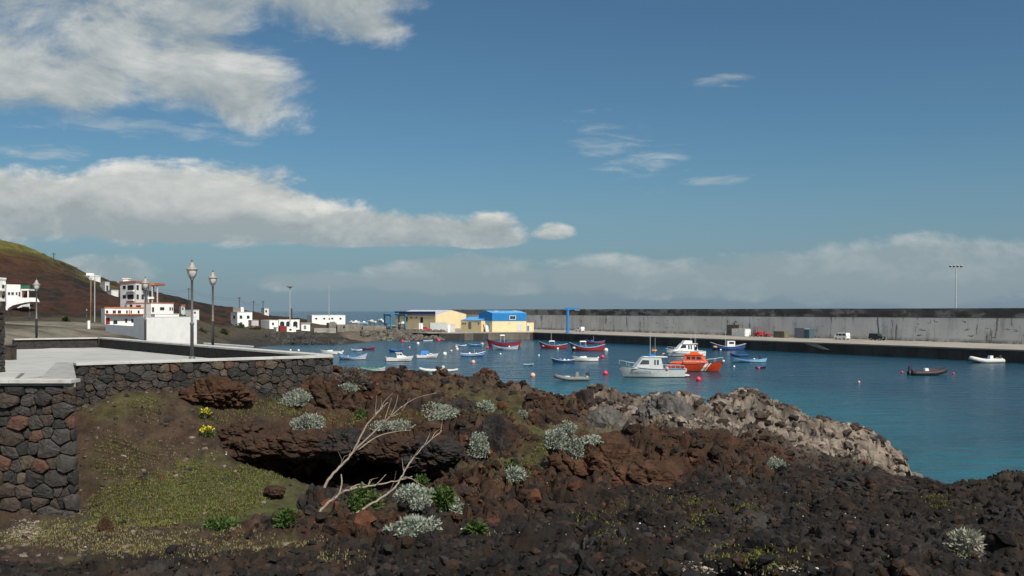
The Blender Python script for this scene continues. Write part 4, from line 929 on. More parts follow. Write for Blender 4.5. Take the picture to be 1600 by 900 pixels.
# white block right behind the plaza
h = House('white_block_building', (208.5, 145.3), (228, 138), (307.5, 150), 2.5, zy(496, 143), WHITE, 'plain windowless white block behind the plaza parapet')
q = MB(); h2 = House('x', (165, 164.4), (208.5, 145.32), (245, 150.8), 2.5, zy(508.5, 152), WHITE, root=h.root, part='annex_wall')
q = MB(); c_ = [h.l, h.n, h.r, h.b]
q.prism([Vector((p.x, p.y, h.z1 + 0.003)) - h.off for p in c_], (0, 0, 0.05)); q.build('roof', COPING, h.root)
# low white quayside wall to its right
h = House('white_boundary_wall', (318, 130), (394, 118), (396, 118.6), 4, zy(541, 120), WHITE, 'low white wall top peeping over the far parapet', 'wall', roof=WHITE, rt=0.08)

# big house with orange trim
h = House('white_house', (188, 283), (212, 276), (230, 283), 9, zy(442, 280), WHITE, 'tall white house with orange roof trim and red framed loggias', roof=ORANGE_TILE, rt=0.5, over=0.3)
for py in (449, 463.5):
    h.rect('L', 192, 196.5, py - 2.5, py + 2.5, 'window', WFD, 0.06, GLASS, 0.12)
    h.rect('L', 199.5, 209, py - 3.5, py + 4.5, 'loggia', WFD, 0.06, GLASS, 0.25)
    h.rect('R', 213.2, 216.6, py - 3.5, py + 4, 'window', WFD, 0.06, GLASS, 0.12); h.rect('R', 221, 224.6, py - 3.5, py + 4, 'window', WFD, 0.06, GLASS, 0.12)
h.rect('L', 198.5, 210, 453.6, 455.6, 'balcony_slab', WHITE, 0.5); h.rect('L', 198.5, 210, 468, 470, 'balcony_slab', WHITE, 0.5)
q = MB(); p = Zp(197, 284, h.z1) - h.off; q.box(p.x - 0.8, p.x + 0.8, p.y - 0.3, p.y + 1.2, 0.4 + p.z, p.z + 1.3); q.box(p.x - 1.0, p.x + 1.0, p.y - 0.5, p.y + 1.4, p.z + 1.3, p.z + 1.5); q.build('chimney', WHITE, h.root)
for px, D in ((232, 281), (238, 279), (246, 281), (240, 286)):
    p = Zp(px, D, 0) - h.off; MB().box(p.x - 0.15, p.x + 0.15, p.y - 0.15, p.y + 0.15, zy(474, D) - h.off.z, zy(446, D) - h.off.z).build('terrace_post', PINK, h.root)
a, b = Zp(229, 281, 0) - h.off, Zp(247.5, 281, 0) - h.off; zt = zy(446, 281) - h.off.z
q = MB(); q.box(a.x, b.x, a.y - 2.5, a.y + 5.5, zt, zt + 0.7); q.build('terrace_roof', ORANGE_TILE, h.root)
q = MB(); q.box(a.x + 1.2, b.x - 0.5, a.y - 2.4, a.y - 2.0, zy(467, 280) - h.off.z, zy(464, 280) - h.off.z); q.build('terrace_rail', WHITE, h.root)
# lower house, orange eaves
h = House('white_house', (158, 207), (164, 199), (224, 206), 7.0, zy(481.5, 202), WHITE, 'long low white house with orange eaves below the hill', roof=ORANGE_TILE, rt=0.22, over=0.2)
for a, b in ((164.5 + 1, 169), (176, 181), (184, 189), (197, 199.5), (204, 206), (215, 218)): h.rect('R', a, b, 485, 489.5, 'window', WFD, 0.05, GLASS, 0.08)
h.rect('R', 201, 203, 484.5, 490, 'door', mat('orange_door', (0.35, 0.16, 0.04), 0.6, 0.1, 2), 0.05)
a, b = h.at('R', 164, 491.5) - h.off, h.at('R', 224, 491.5) - h.off; d_ = (b - a); nn = Vector((d_.y, -d_.x, 0)).normalized()
q = MB(); q.obox(a, d_, nn * 1.2, Vector((0, 0, 0.18))); q.build('canopy', ORANGE_TILE, h.root)
h.rect('R', 165, 171.5, 496.5, 509, 'garage_door', REDP, 0.05); h.rect('R', 176, 184, 499.5, 507.5, 'window', WFR, 0.06, GLASS, 0.12)
h.rect('R', 195.5, 198.5, 498, 504, 'window', WFD, 0.05, GLASS, 0.1); h.rect('R', 205, 209, 498.5, 504, 'window', WFD, 0.05, GLASS, 0.1)
h = House('white_house', (198, 214), (236, 207), (271, 213), 7.0, zy(474, 210), WHITE, 'white flat roofed house with thin orange cornice above the white block', roof=ORANGE_TILE, rt=0.16, over=0.12)
h.rect('L', 203, 207, 475.8, 479.5, 'window', WFD, 0.05, GLASS, 0.08); h.rect('L', 213, 220, 477, 479.6, 'window', WFD, 0.05, GLASS, 0.08)
h.rect('R', 237.5, 240.5, 480, 487.5, 'window', WFD, 0.05, GLASS, 0.08); h.rect('R', 250, 256.5, 480, 484.5, 'window', WFD, 0.05, GLASS, 0.08); h.rect('R', 264.8, 266.8, 480, 485, 'window', WFD, 0.05, GLASS, 0.06); h.rect('R', 268.4, 270, 480, 485, 'window', WFD, 0.05, GLASS, 0.06)
h = House('white_house', (236, 204), (242, 198), (279.5, 202), 6.0, zy(491.3, 200), WHITE, 'low white wing peeping over the white block', roof=WHITE, rt=0.1)
# left house on the hillside
h = House('white_house', (-40, 258), (-8, 246), (9, 252), 8, zy(436, 250), WHITE, 'stepped white house cut by the left edge with green walled porch', roof=WHITE, rt=0.35, over=0.3)
for py in (448, 464):
    h.rect('R', -6, -1, py - 3, py + 3, 'window', WFR, 0.05, GLASS, 0.1); h.rect('R', 2.5, 7, py - 3.5, py + 3, 'window', WFR, 0.05, GLASS, 0.1); h.rect('R', -8, 9.5, py + 5.2, py + 7, 'balcony', WHITE, 0.7)
g2 = House('x', (6, 254), (10, 246), (32, 250), 8, zy(444.5, 248), WHITE, root=h.root, part='middle_wall', roof=None)
g2.rect('R', 11.5, 16.2, 456, 461.4, 'window', WFR, 0.05, GLASS, 0.1); g2.rect('R', 17, 22, 456, 461.4, 'window', WFR, 0.05, GLASS, 0.1); g2.rect('R', 24, 27.6, 456, 461.4, 'window', WFR, 0.05, GLASS, 0.1)
g2.rect('R', 29, 31.6, 456, 463, 'curtain', mat('plum', (0.12, 0.03, 0.08), 0.7, 0.2, 2), 0.05)
g3 = House('x', (32, 258), (33, 253), (46.5, 256), 8, zy(465, 254), WHITE, root=h.root, part='porch_floor')
q = MB(); a, b = Zp(32.5, 256, 0) - h.off, Zp(46, 256, 0) - h.off; q.box(a.x, b.x, a.y, a.y + 0.3, 0.2, zy(446, 256) - h.off.z); q.build('porch_back_wall', GREEN, h.root)
q = MB(); a, b = Zp(37, 255.8, 0) - h.off, Zp(41.5, 255.8, 0) - h.off; q.box(a.x, b.x, a.y - 0.06, a.y + 0.1, 1, zy(454, 256) - h.off.z); q.build('porch_door', REDP, h.root)
q = MB(); a, b = Zp(32.4, 252.5, 0) - h.off, Zp(45, 252.5, 0) - h.off; q.box(a.x, b.x, a.y, a.y + 3.2, zy(454, 253) - h.off.z, zy(451.6, 253) - h.off.z); q.build('porch_roof', WHITE, h.root)
for px in (33, 43.6):
    q = MB(); a = Zp(px, 252.6, 0) - h.off; q.box(a.x - 0.14, a.x + 0.14, a.y, a.y + 0.28, 1, zy(454, 253) - h.off.z); q.build('porch_column', WHITE, h.root)
q = MB(); D_ = 244; q.prism([Vector(P(px, py, D_)) - h.off for px, py in ((9, 478), (30, 466), (46, 465), (50, 471.5), (40, 472.5), (20, 477), (12, 482), (10, 492), (9, 492))], (0, 4, 0)); q.build('stair_wall', WHITE, h.root)
# hill-top houses
h = House('white_house', (121, 400), (140, 388), (157, 394), 12, zy(432, 392), WHITE, 'white house on the crest of the hill behind two poles', roof=WHITE, rt=0.4)
q = MB(); p = Zp(141, 395, h.z1) - h.off; q.box(p.x - 1.2, p.x + 1.2, p.y - 1, p.y + 1, p.z, p.z + 1.4); q.build('roof_box', WHITE, h.root)
h.rect('R', 145, 149, 438, 443, 'window', WFD, 0.06, GLASS, 0.15); h.rect('L', 128, 132, 436, 440, 'window', WFD, 0.06, GLASS, 0.15)
h = House('white_house', (156, 380), (164, 372), (171, 376), 10, zy(442, 375), WHITE, 'small white house stepping down the ridge', roof=WHITE, rt=0.35)
h.rect('R', 166, 169, 446, 453, 'window', WFD, 0.06, GLASS, 0.15)
h = House('white_house', (166, 366), (174, 358), (185, 362), 9, zy(454, 360), WHITE, 'low white house lowest on the ridge, left of the tall house', roof=WHITE, rt=0.2)
h = House('white_house', (280, 345), (283, 338), (289, 342), 6, zy(478, 340), WHITE, 'tiny white house with orange roof right of the flat roofed house', roof=ORANGE_TILE, rt=0.5, over=0.3)
h.rect('R', 284.5, 286.5, 480.5, 484, 'window', WFD, 0.06, GLASS, 0.12)
h = House('white_house', (287, 350), (301, 343), (311, 346), 5, zy(485, 345), WHITE, 'low white sheds among shrubs right of the tiny house', roof=WHITE, rt=0.2)
h.rect('R', 303, 306, 487, 490, 'door', WFD, 0.05)
# two-storey cube house
h = House('white_house', (360.5, 412), (371, 404), (394, 408), 3.5, zy(488, 406), WHITE, 'cubic two storey white house with green framed windows', roof=PINK, rt=0.2)
for a, b, c1, d1 in ((374.3, 378.6, 492.8, 498), (385.5, 390, 493, 498)): h.rect('R', a, b, c1, d1, 'window', GREEN, 0.06, GLASS, 0.15)
h.rect('R', 374.5, 378.5, 503.5, 509, 'door', GREEN, 0.06); h.rect('L', 364.5, 368, 493, 498, 'window', GREEN, 0.06, GLASS, 0.15)
q = MB(); a, b = Zp(364, 412, 0) - h.off, Zp(376, 412, 0) - h.off; q.box(a.x, b.x, a.y, a.y + 4, h.z1 - h.off.z, zy(481, 412) - h.off.z); q.build('roof_shed', GSTONE, h.root)
q = MB(); a, b = Zp(376.2, 411, 0) - h.off, Zp(380, 411, 0) - h.off; q.box(a.x, b.x, a.y, a.y + 1.2, h.z1 - h.off.z, zy(480, 411) - h.off.z); q.build('chimney', WHITE, h.root)
h = House('grey_shed', (388, 404), (393, 398), (404, 401), 3.2, zy(500.5, 400), PINK, 'low greyish shed beside the cubic white house', 'shed', roof=CONC, rt=0.1)
h = House('white_tower_house', (408, 470), (413, 462), (420, 466), 5, zy(482, 465), WHITE, 'small white lookout house on the skyline before the sea', roof=PINK, rt=0.25)
h.rect('R', 414.5, 417, 484.5, 488, 'door', WFD, 0.05)
# arcade
h = House('arcade_building', (408, 408), (421, 399), (436, 401), 3, zy(501, 401), WHITE, 'white arcade with three dark arches behind the containers', roof=WHITE, rt=0.2)
a2 = House('x', (434, 404), (436, 400), (468, 403), 3, zy(500.5, 401), WHITE, root=h.root, part='arcade_wall', roof=WHITE, rt=0.25)
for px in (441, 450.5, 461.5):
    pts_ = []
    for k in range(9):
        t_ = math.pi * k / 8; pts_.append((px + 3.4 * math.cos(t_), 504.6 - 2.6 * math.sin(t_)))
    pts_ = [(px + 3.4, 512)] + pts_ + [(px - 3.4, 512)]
    vv = [a2.at('R', x_, y_) - h.off for x_, y_ in pts_]; q = MB(); q.prism([v + Vector((0.0, -0.06, 0)) for v in vv], (0, 0.1, 0)); q.build('arch', GLASS, h.root)  # dark panel stands in for the shade inside the arch
h.rect('R', 425, 428, 504, 508, 'window', WFD, 0.05, GLASS, 0.1)
h = House('white_hut', (427.5, 386), (432, 382), (434.8, 383), 2.6, zy(511.5, 384), WHITE, 'small white hut left of the red shipping container', 'hut', roof=WHITE, rt=0.1)
h = House('red_container', (435, 386), (437.5, 382), (447.6, 382.6), 2.6, zy(509.8, 382), REDP, 'dark red shipping container by the shore road', 'container', roof=REDP, rt=0.06, over=0.03)
for k in range(6): h.rect('R', 438 + k * 1.6, 438.8 + k * 1.6, 510.2, 517.5, 'corrugation', REDP, 0.06)
h = House('white_kiosk', (447.6, 386), (448.2, 382), (462.5, 383), 2.6, zy(511, 382), WHITE, 'white kiosk with one dark window right of the red container', 'hut', roof=WHITE, rt=0.12)
h.rect('R', 452, 455.5, 513.6, 516.6, 'window', WFD, 0.05, GLASS, 0.08)
h = House('white_store', (469, 397), (471, 392), (484.5, 394), 2.8, zy(505.8, 393), WHITE, 'small white store with a grey shutter and roof slab', 'hut', roof=CONC, rt=0.35, over=0.4)
h.rect('R', 474.5, 478.5, 508.5, 514.5, 'shutter', GREYM, 0.05)
h = House('white_hall', (480, 462), (487.5, 450), (539.5, 452), 3.5, zy(493, 451), WHITE, 'long white hall with four small square windows', roof=WHITE, rt=0.2)
for px in (494.2, 506.7, 519.2, 532): h.rect('R', px - 2, px + 2, 496, 499.6, 'window', WFR, 0.06, GLASS, 0.15)
h.rect('R', 513.6, 515.6, 496.5, 500, 'door', GREEN, 0.06); h.rect('R', 516, 524, 501.8, 503.4, 'awning', PINK, 0.5)
h = House('masonry_wall', (510, 400), (514, 392), (526, 394), 2.6, zy(504.5, 394), GSTONE, 'dark grey masonry enclosure below the white hall', 'wall')
h = House('masonry_wall', (526, 395), (527, 390), (567, 396), 2.4, zy(507, 393), GSTONE, 'grey brown masonry wall with one dark opening right of the enclosure', 'wall')
h.rect('R', 536, 539, 509.4, 512.6, 'opening', GLASS, 0.05)  # dark panel on the wall, painted as the shade of an opening
h = House('masonry_wall', (490, 388), (491, 384), (525, 384), 2.2, zy(513, 384), CONC, 'low pale concrete wall before the masonry enclosure', 'wall')

# warehouse with pale roof and the yellow and blue fish hall
def gable_block(name, label, l, n_, r, ze, zr, wm, rm, fas):
    hh = House(name, l, n_, r, QZ, ze, wm, label)
    o = hh.off; up = Vector((0, 0, 1)); L, N, Rr, Bk = [Vector((p.x, p.y, ze)) - o for p in (hh.l, hh.n, hh.r, hh.b)]
    mr = (N + Rr) / 2; mr.z = zr - o.z; ml = (L + Bk) / 2; ml.z = zr - o.z
    q = MB(); q.raw([N, Rr, mr, L, Bk, ml], [(0, 1, 2), (3, 5, 4), (0, 2, 5, 3), (1, 4, 5, 2)]); q.build('gable', wm, hh.root)
    dn = (N - L).normalized() * 0.0; t = up * 0.12
    e = (N - Rr).normalized() * 0.25
    for a_, b_, c_, d_, ee in ((N, L, ml, mr, e), (Rr, Bk, ml, mr, -e)):
        q = MB(); q.prism([a_ + ee + up * 0.03, b_ + ee + up * 0.03, c_ + up * 0.05, d_ + up * 0.05], t); q.build('roof', rm, hh.root)
    return hh
h = gable_block('warehouse', 'long cream warehouse with pale roof and navy eaves in the harbour yard', (618, 472), (680.5, 442), (728.5, 462), zy(491.5, 450), zy(484.8, 452), YEL, ROOFL, NAVYC)
h.rect('L', 617, 680.4, 486.6, 492.4, 'fascia', NAVYC, 0.18)
h.rect('L', 634, 637, 495, 502, 'door', GLASS, 0.06); h.rect('L', 657, 661, 495.8, 505, 'door', GLASS, 0.06)
for px in (642.5, 650.5): h.rect('L', px - 1, px + 1, 495.3, 497.3, 'window', WFD, 0.06, GLASS, 0.1)
h = House('fish_hall', (748, 385), (769, 377), (822.5, 381), QZ, zy(501.5, 379), YEL, 'cream and blue fish hall with blue upper storey on the quay corner')
u = House('x', (748, 384.9), (769, 376.9), (822.6, 380.9), zy(501.5, 379) + 0.002, zy(489.5, 379), BLUEC, root=h.root, part='upper_storey')
L, N, Rr, Bk = [Vector((p.x, p.y, u.z1)) - h.off for p in (u.l, u.n, u.r, u.b)]; up = Vector((0, 0, 1))
ra = (L + N) / 2 + up * 0.9; rb = (Rr + Bk) / 2 + up * 0.9
q = MB(); q.raw([N, L, ra, Rr, Bk, rb], [(0, 1, 2), (3, 5, 4)]); q.build('upper_gable', BLUEC, h.root)
q = MB(); q.prism([N + up * 0.03, Rr + up * 0.03, rb + up * 0.05, ra + up * 0.05], up * 0.1); q.build('roof', ROOFB, h.root)
q = MB(); q.prism([L + up * 0.03, Bk + up * 0.03, rb + up * 0.05, ra + up * 0.05], up * 0.1); q.build('roof', ROOFB, h.root)
for f_ in (0.22, 0.78):
    a = N.lerp(Rr, f_) * 0.3 + ra.lerp(rb, f_) * 0.7; e = (Rr - N).normalized(); g_ = (ra - N) * 0.25
    q = MB(); q.prism([a + up * 0.16, a + e * 1.6 + up * 0.16, a + e * 1.6 + g_ + up * 0.17, a + g_ + up * 0.17], up * 0.03); q.build('skylight', ROOFL, h.root)
for k in range(12): u.rect('R', 770 + k * 4.4, 770.5 + k * 4.4, 489.8, 501.2, 'cladding_rib', BLUEC, 0.05)
u.rect('R', 796, 806, 493, 499.5, 'window', WFR, 0.08, GLASS, 0.2)
h.rect('R', 808.5, 816.5, 505.5, 517, 'roller_door', mat('pale_door', (0.5, 0.5, 0.46), 0.7, 0.06, 1), 0.06, None)
h.rect('R', 795, 796, 505, 506, 'lamp', WFD, 0.1)
lw = House('x', (720, 388.5), (752, 379), (766, 384), QZ, zy(500.8, 385), YEL, root=h.root, part='side_wing_wall')
c1, c2, c3, c4_ = [Vector((p.x, p.y, lw.z1)) - h.off for p in (lw.l, lw.n, lw.r, lw.b)]
q = MB(); q.prism([c1 + up * 0.02, c2 + up * 0.02 + (c2 - c3).normalized() * 0.2, c3 + up * 1.3, c4_ + up * 1.3], up * 0.12); q.build('side_wing_roof', ROOFB, h.root)
for px in (723.5, 727, 748): lw.rect('L', px - 1, px + 1, 504.5, 506.5, 'window', WFD, 0.06, GLASS, 0.08)
lw.rect('L', 732, 736.5, 503, 514, 'door', GSTONE, 0.05)
ax = House('x', (822.6, 382.5), (823, 381.2), (834, 382), QZ, zy(504.5, 382), YEL, root=h.root, part='annex_wall', roof=YEL, rt=0.1, over=0.03)
ax.rect('R', 821.8 + 2, 825.6 + 1, 509, 517, 'door', BLUEC, 0.06)
q = MB(); D_ = 377.5
pz = lambda a_, b_: Vector(P(a_, b_, 378.5)) - h.off
q.prism([pz(757, 501), pz(760, 501), pz(767.5, 511), pz(767.5, 518), pz(765, 518), pz(764.5, 512)], (0, 0.5, 0)); q.build('outside_stair', BLUEC, h.root)
q = MB(); q.prism([pz(758.5, 507.5), pz(762.8, 509), pz(763.6, 518.4), pz(759, 518.2)], (0, 0.4, 0)); q.build('stair_wall', WHITE, h.root)

# ------------------------------------------------------------------ poles, masts, crane, travel lift
PALEM = mat('galvanised', (0.34, 0.34, 0.33), 0.5, 0.1, 3); POLEW = mat('pole_wood', (0.22, 0.16, 0.11), 0.8, 0.2, 3); POLED = mat('pole_dark', (0.05, 0.05, 0.052), 0.8, 0.2, 3)
def pole(name, px, D, py0, py1, r, m, label, heads=None, cat='pole', r2=None):
    z1, z0 = zy(py0, D), zy(py1, D); root = empty(name, Zp(px, D, z0), 0, label, cat)
    H = z1 - z0; MB().tube([(0, 0, 0), (0, 0, H)], r, 8, r2).build('shaft', m, root)
    if heads == 'flood':
        MB().box(-1.5, 1.5, -0.08, 0.08, H - 0.05, H + 0.08).build('crossbar', m, root)
        for x_ in (-1.5, -0.5, 0.5, 1.5): MB().prism([(x_ - 0.3, -0.45, H + 0.45), (x_ + 0.3, -0.45, H + 0.45), (x_ + 0.3, 0.1, H + 0.12), (x_ - 0.3, 0.1, H + 0.12)], (0, 0.12, 0.2)).build('floodlight', GREYM, root)
        MB().lathe([(r * 2.2, 0), (r * 2.2, 0.4), (r * 1.1, 0.6)], 8).build('foot', m, root)
    elif heads == 'cross':
        for z_ in (H - 0.25, H - 0.8): MB().box(-0.8, 0.8, -0.06, 0.06, z_, z_ + 0.12).build('crossarm', m, root)
    elif heads == 'cone':
        MB().lathe([(0.2, H), (1.3, H + 0.5), (1.3, H + 0.65), (0.3, H + 0.8)], 10).build('lamp_ring', GREYM, root)
    elif heads == 'arms':
        for sx in (-1, 1): MB().tube([(0, 0, H - 1.3), (sx * 1.2, 0, H - 0.3), (sx * 1.5, 0, H + 0.9)], 0.05, 5).build('antenna_arm', PALEM, root)
    return root
pole('light_mast', 1493.5, 264, 418, 533, 0.26, PALEM, 'tall slim floodlight mast standing on the breakwater quay', 'flood', 'light mast', 0.14)
pole('light_mast', 453, 386, 450, 516, 0.22, PALEM, 'pale floodlight mast beside the white kiosk', 'cone', 'light mast', 0.14)
pole('mast', 514, 430, 446, 494, 0.18, PALEM, 'thin pale mast behind the long white hall', None, 'mast', 0.08)
pole('chimney_post', 455.5, 462, 482, 497, 0.45, POLED, 'short dark post on the skyline right of the floodlight mast', None, 'post')
pole('wooden_pole', 142, 205, 434, 505, 0.12, POLEW, 'left brown wooden pole of the pair below the hill', None)
pole('flag_pole', 148, 200, 428, 503, 0.10, PALEM, 'right pale pole of the pair with antenna arms', 'arms')
pole('white_bollard_post', 138.8, 170, 501, 514, 0.24, WHITE, 'short white post in front of the pole pair', None, 'post')
for px, D, a, b, lab in ((84, 372, 395, 412, 'tiny utility pole on the hill slope near the top'), (119, 365, 417, 436, 'tiny utility pole on the crest left of the hill top house'), (295, 420, 450, 480, 'utility pole rising behind the nearest street lamp'),
                         (374, 425, 464, 486, 'utility pole above the cubic white house'), (396, 440, 470, 488, 'thin utility pole between cubic house and lookout house'), (411, 462, 470, 484, 'utility pole on the small lookout house')):
    pole('utility_pole', px, D, a, b, 0.16, POLED, lab, 'cross', 'utility pole')
for px, D, a, b, lab in ((46.5, 205, 478, 505, 'small distant street lamp under the hill, left one'), (135.5, 205, 482, 505, 'small distant street lamp under the hill, right one')):
    z0 = zy(b, D); street_lamp(Zp(px, D, z0), (b - a) / FPX * D, lab)
CRB = mat('crane_blue', (0.02, 0.17, 0.42), 0.45, 0.1, 2)
cr = empty('jib_crane', along(q0, 176, -2.2, QZ), 0, 'blue jib crane standing on the quay edge', 'crane')
MB().lathe([(0.9, 0), (0.9, 0.3), (0.55, 0.5), (0.5, 8.4), (0.6, 8.5), (0.6, 9.0)], 12).build('column', CRB, cr, smooth=False)
MB().prism([(-1.0, -0.3, 8.5), (4.2, -0.3, 8.9), (4.2, -0.3, 9.35), (0.4, -0.3, 9.5), (-1.0, -0.3, 9.4)], (0, 0.6, 0)).build('jib', CRB, cr)
MB().box(2.6, 4.4, -0.45, 0.45, 8.35, 8.85).build('hoist', GREYM, cr); MB().box(-1.1, -0.5, -0.4, 0.4, 9.3, 9.9).build('motor_housing', GREYM, cr)
MB().tube([(3.6, 0, 8.4), (3.6, 0, 7.4)], 0.05, 5).build('hook_cable', GREYM, cr)
tl = empty('travel_lift', Zp(617, 398, QZ), 0.5, 'teal blue boat travel lift with tall wheeled frame in the yard', 'boat lift')
for sx in (-3.2, 3.2):
    for sy in (-3.5, 3.5):
        MB().box(sx - 0.25, sx + 0.25, sy - 0.3, sy + 0.3, 1.0, 6.2).build('leg', TEAL, tl); MB().tube([(sx - 0.3, sy, 0.55), (sx + 0.3, sy, 0.55)], 0.55, 12).build('wheel', BLACKR, tl)
    MB().box(sx - 0.28, sx + 0.28, -4.2, 4.2, 6.2, 6.9).build('top_beam', TEAL, tl); MB().box(sx - 0.3, sx + 0.3, -4.0, 4.0, 0.9, 1.3).build('bottom_beam', TEAL, tl)
MB().box(-3.2, 3.2, 3.6, 4.1, 6.9, 7.4).build('cross_beam', TEAL, tl); MB().box(-3.9, -3.3, -1, 1, 1.5, 3.2).build('engine_box', TEAL, tl)

# ------------------------------------------------------------------ vehicles and goods on the quay
def wheelset(root, xs, w, r):
    for x_ in xs:
        for sy in (-1, 1):
            o = MB().tube([(x_, sy * (w - 0.2), r), (x_, sy * (w + 0.01), r)], r, 14).build('wheel', BLACKR, root)
            MB().tube([(x_, sy * (w - 0.02), r), (x_, sy * (w + 0.025), r)], r * 0.55, 10).build('rim', STEEL, o)
def vehicle(name, label, cat, loc, rz, body, glass, L, w, paint, wheels, r=0.33, extra=None):
    root = empty(name, loc, rz, label, cat); b = MB().side(body, w, w * 0.86).build('body', paint, root, bevel=0.04)
    for poly in glass:
        zt_ = max(z for _, z in body); zb_ = min(z for _, z in body)
        for sy in (-1, 1):
            vs_ = []
            for x_, z_ in poly:
                hw_ = w + (w * 0.86 - w) * (z_ - zb_) / (zt_ - zb_); vs_.append((x_, sy * (hw_ + 0.012), z_))
            q = MB(); q.prism(vs_, (0, -sy * 0.05, 0)); q.build('side_window', GLASS, root)
    wheelset(root, wheels, w, r)
    for sy in (-1, 1):
        MB().box(L / 2 - 0.06, L / 2 + 0.015, sy * w * 0.72 - 0.14, sy * w * 0.72 + 0.14, 0.62, 0.80).build('headlight', STEEL, root)
        MB().box(-L / 2 - 0.015, -L / 2 + 0.05, sy * w * 0.82 - 0.08, sy * w * 0.82 + 0.08, 0.70, 0.98).build('tail_light', REDP, root)
    return root
rzq = math.atan2(qd.y, qd.x)
VANW = mat('white_car_paint', (0.68, 0.68, 0.66), 0.3, 0.04, 2); VAND = mat('dark_green_car_paint', (0.018, 0.026, 0.022), 0.3, 0.1, 2); CARR = mat('red_car_paint', (0.42, 0.015, 0.015), 0.3, 0.1, 2)
VB = [(-2.25, 0.35), (2.2, 0.35), (2.25, 0.75), (2.1, 1.05), (1.45, 1.85), (1.2, 1.95), (-2.1, 1.95), (-2.25, 1.5)]
VG = [[(1.35, 1.15), (0.75, 1.15), (0.75, 1.75), (1.3, 1.75)], [(0.55, 1.15), (-0.6, 1.15), (-0.6, 1.75), (0.55, 1.75)], [(-0.8, 1.15), (-2.0, 1.15), (-2.0, 1.75), (-0.8, 1.75)]]
p = W(1315.5, 530.6, QZ); vehicle('parked_van', 'white minibus parked along the breakwater wall', 'van', p, rzq, VB, VG, 4.5, 0.9, VANW, (-1.4, 1.4))
p = W(1371, 531.8, QZ)
JB = [(-2.3, 0.4), (2.3, 0.4), (2.35, 1.05), (1.1, 1.2), (0.5, 1.9), (-2.2, 1.95), (-2.35, 1.2)]
JG = [[(0.85, 1.25), (0.1, 1.25), (0.1, 1.78), (0.45, 1.78)], [(-0.1, 1.25), (-1.0, 1.25), (-1.0, 1.78), (-0.1, 1.78)], [(-1.2, 1.25), (-2.1, 1.25), (-2.1, 1.78), (-1.2, 1.78)]]
vehicle('parked_jeep', 'dark green off road car parked right of the white minibus', 'car', p, rzq + math.pi, JB, JG, 4.7, 0.92, VAND, (-1.45, 1.45), 0.38)
p = W(906, 518.0, QZ); VC = [(-2.1, 0.35), (2.1, 0.35), (2.15, 0.9), (1.3, 1.1), (0.75, 1.75), (0.4, 1.85), (-2.0, 1.85), (-2.15, 1.3)]
vehicle('parked_van', 'white delivery van with bonnet near the blue jib crane', 'van', p, rzq, VC, [[(1.05, 1.15), (0.4, 1.15), (0.4, 1.65), (0.72, 1.65)], [(0.2, 1.15), (-0.5, 1.15), (-0.5, 1.65), (0.2, 1.65)]], 4.3, 0.88, VANW, (-1.35, 1.35))
p = W(664, 517.4, QZ); CB = [(-2.0, 0.35), (2.0, 0.35), (2.05, 0.75), (1.0, 0.95), (0.35, 1.42), (-1.2, 1.45), (-1.95, 0.98)]
vehicle('parked_car', 'red car parked above the boulder bank', 'car', p, 0.1, CB, [[(0.75, 0.98), (0.0, 0.98), (0.0, 1.35), (0.3, 1.35)], [(-0.1, 0.98), (-1.3, 0.98), (-1.1, 1.35), (-0.1, 1.35)]], 4.0, 0.85, CARR, (-1.25, 1.25), 0.3).scale = (1.35, 1.2, 1.2)
def crate(name, label, cat, px, py, L, dp, H, m, ribs=0, extra=None):
    root = empty(name, W(px, py, QZ), rzq, label, cat)
    MB().box(-L / 2, L / 2, -dp / 2, dp / 2, 0.02, H).build('body', m, root, bevel=0.04)
    for k in range(ribs):
        x_ = -L / 2 + (k + 0.5) * L / ribs; MB().box(x_ - 0.06, x_ + 0.06, dp / 2, dp / 2 + 0.06, 0.1, H - 0.1).build('rib', m, root)
    MB().box(-L / 2 - 0.04, L / 2 + 0.04, -dp / 2 - 0.04, dp / 2 + 0.04, H, H + 0.08).build('lid', m, root)
    return root
OLIVE = mat('olive_tarpaulin', (0.13, 0.115, 0.075), 0.9, 0.2, 0.8)
crate('tarp_stack', 'olive brown covered stack behind the white container', 'goods', 1149, 524.2, 5.8, 2.4, 3.5, OLIVE, 4)
crate('white_container', 'white site container in front of the olive stack', 'container', 1158, 525.4, 6.2, 2.4, 2.35, VANW, 7)
crate('concrete_box', 'grey brown concrete box right of the red forklift', 'box', 1221, 527.6, 4.5, 2.2, 1.9, OLIVE, 3)
crate('grey_container', 'blue grey upright container against the breakwater wall', 'container', 1253, 528.2, 4.0, 2.2, 3.0, mat('bluegrey_metal', (0.17, 0.19, 0.21), 0.6, 0.1, 1), 5)
crate('teal_container', 'narrow dark teal container right of the blue grey one', 'container', 1264.5, 528.6, 2.0, 2.2, 2.6, mat('teal_metal', (0.05, 0.09, 0.11), 0.6, 0.1, 1), 2)
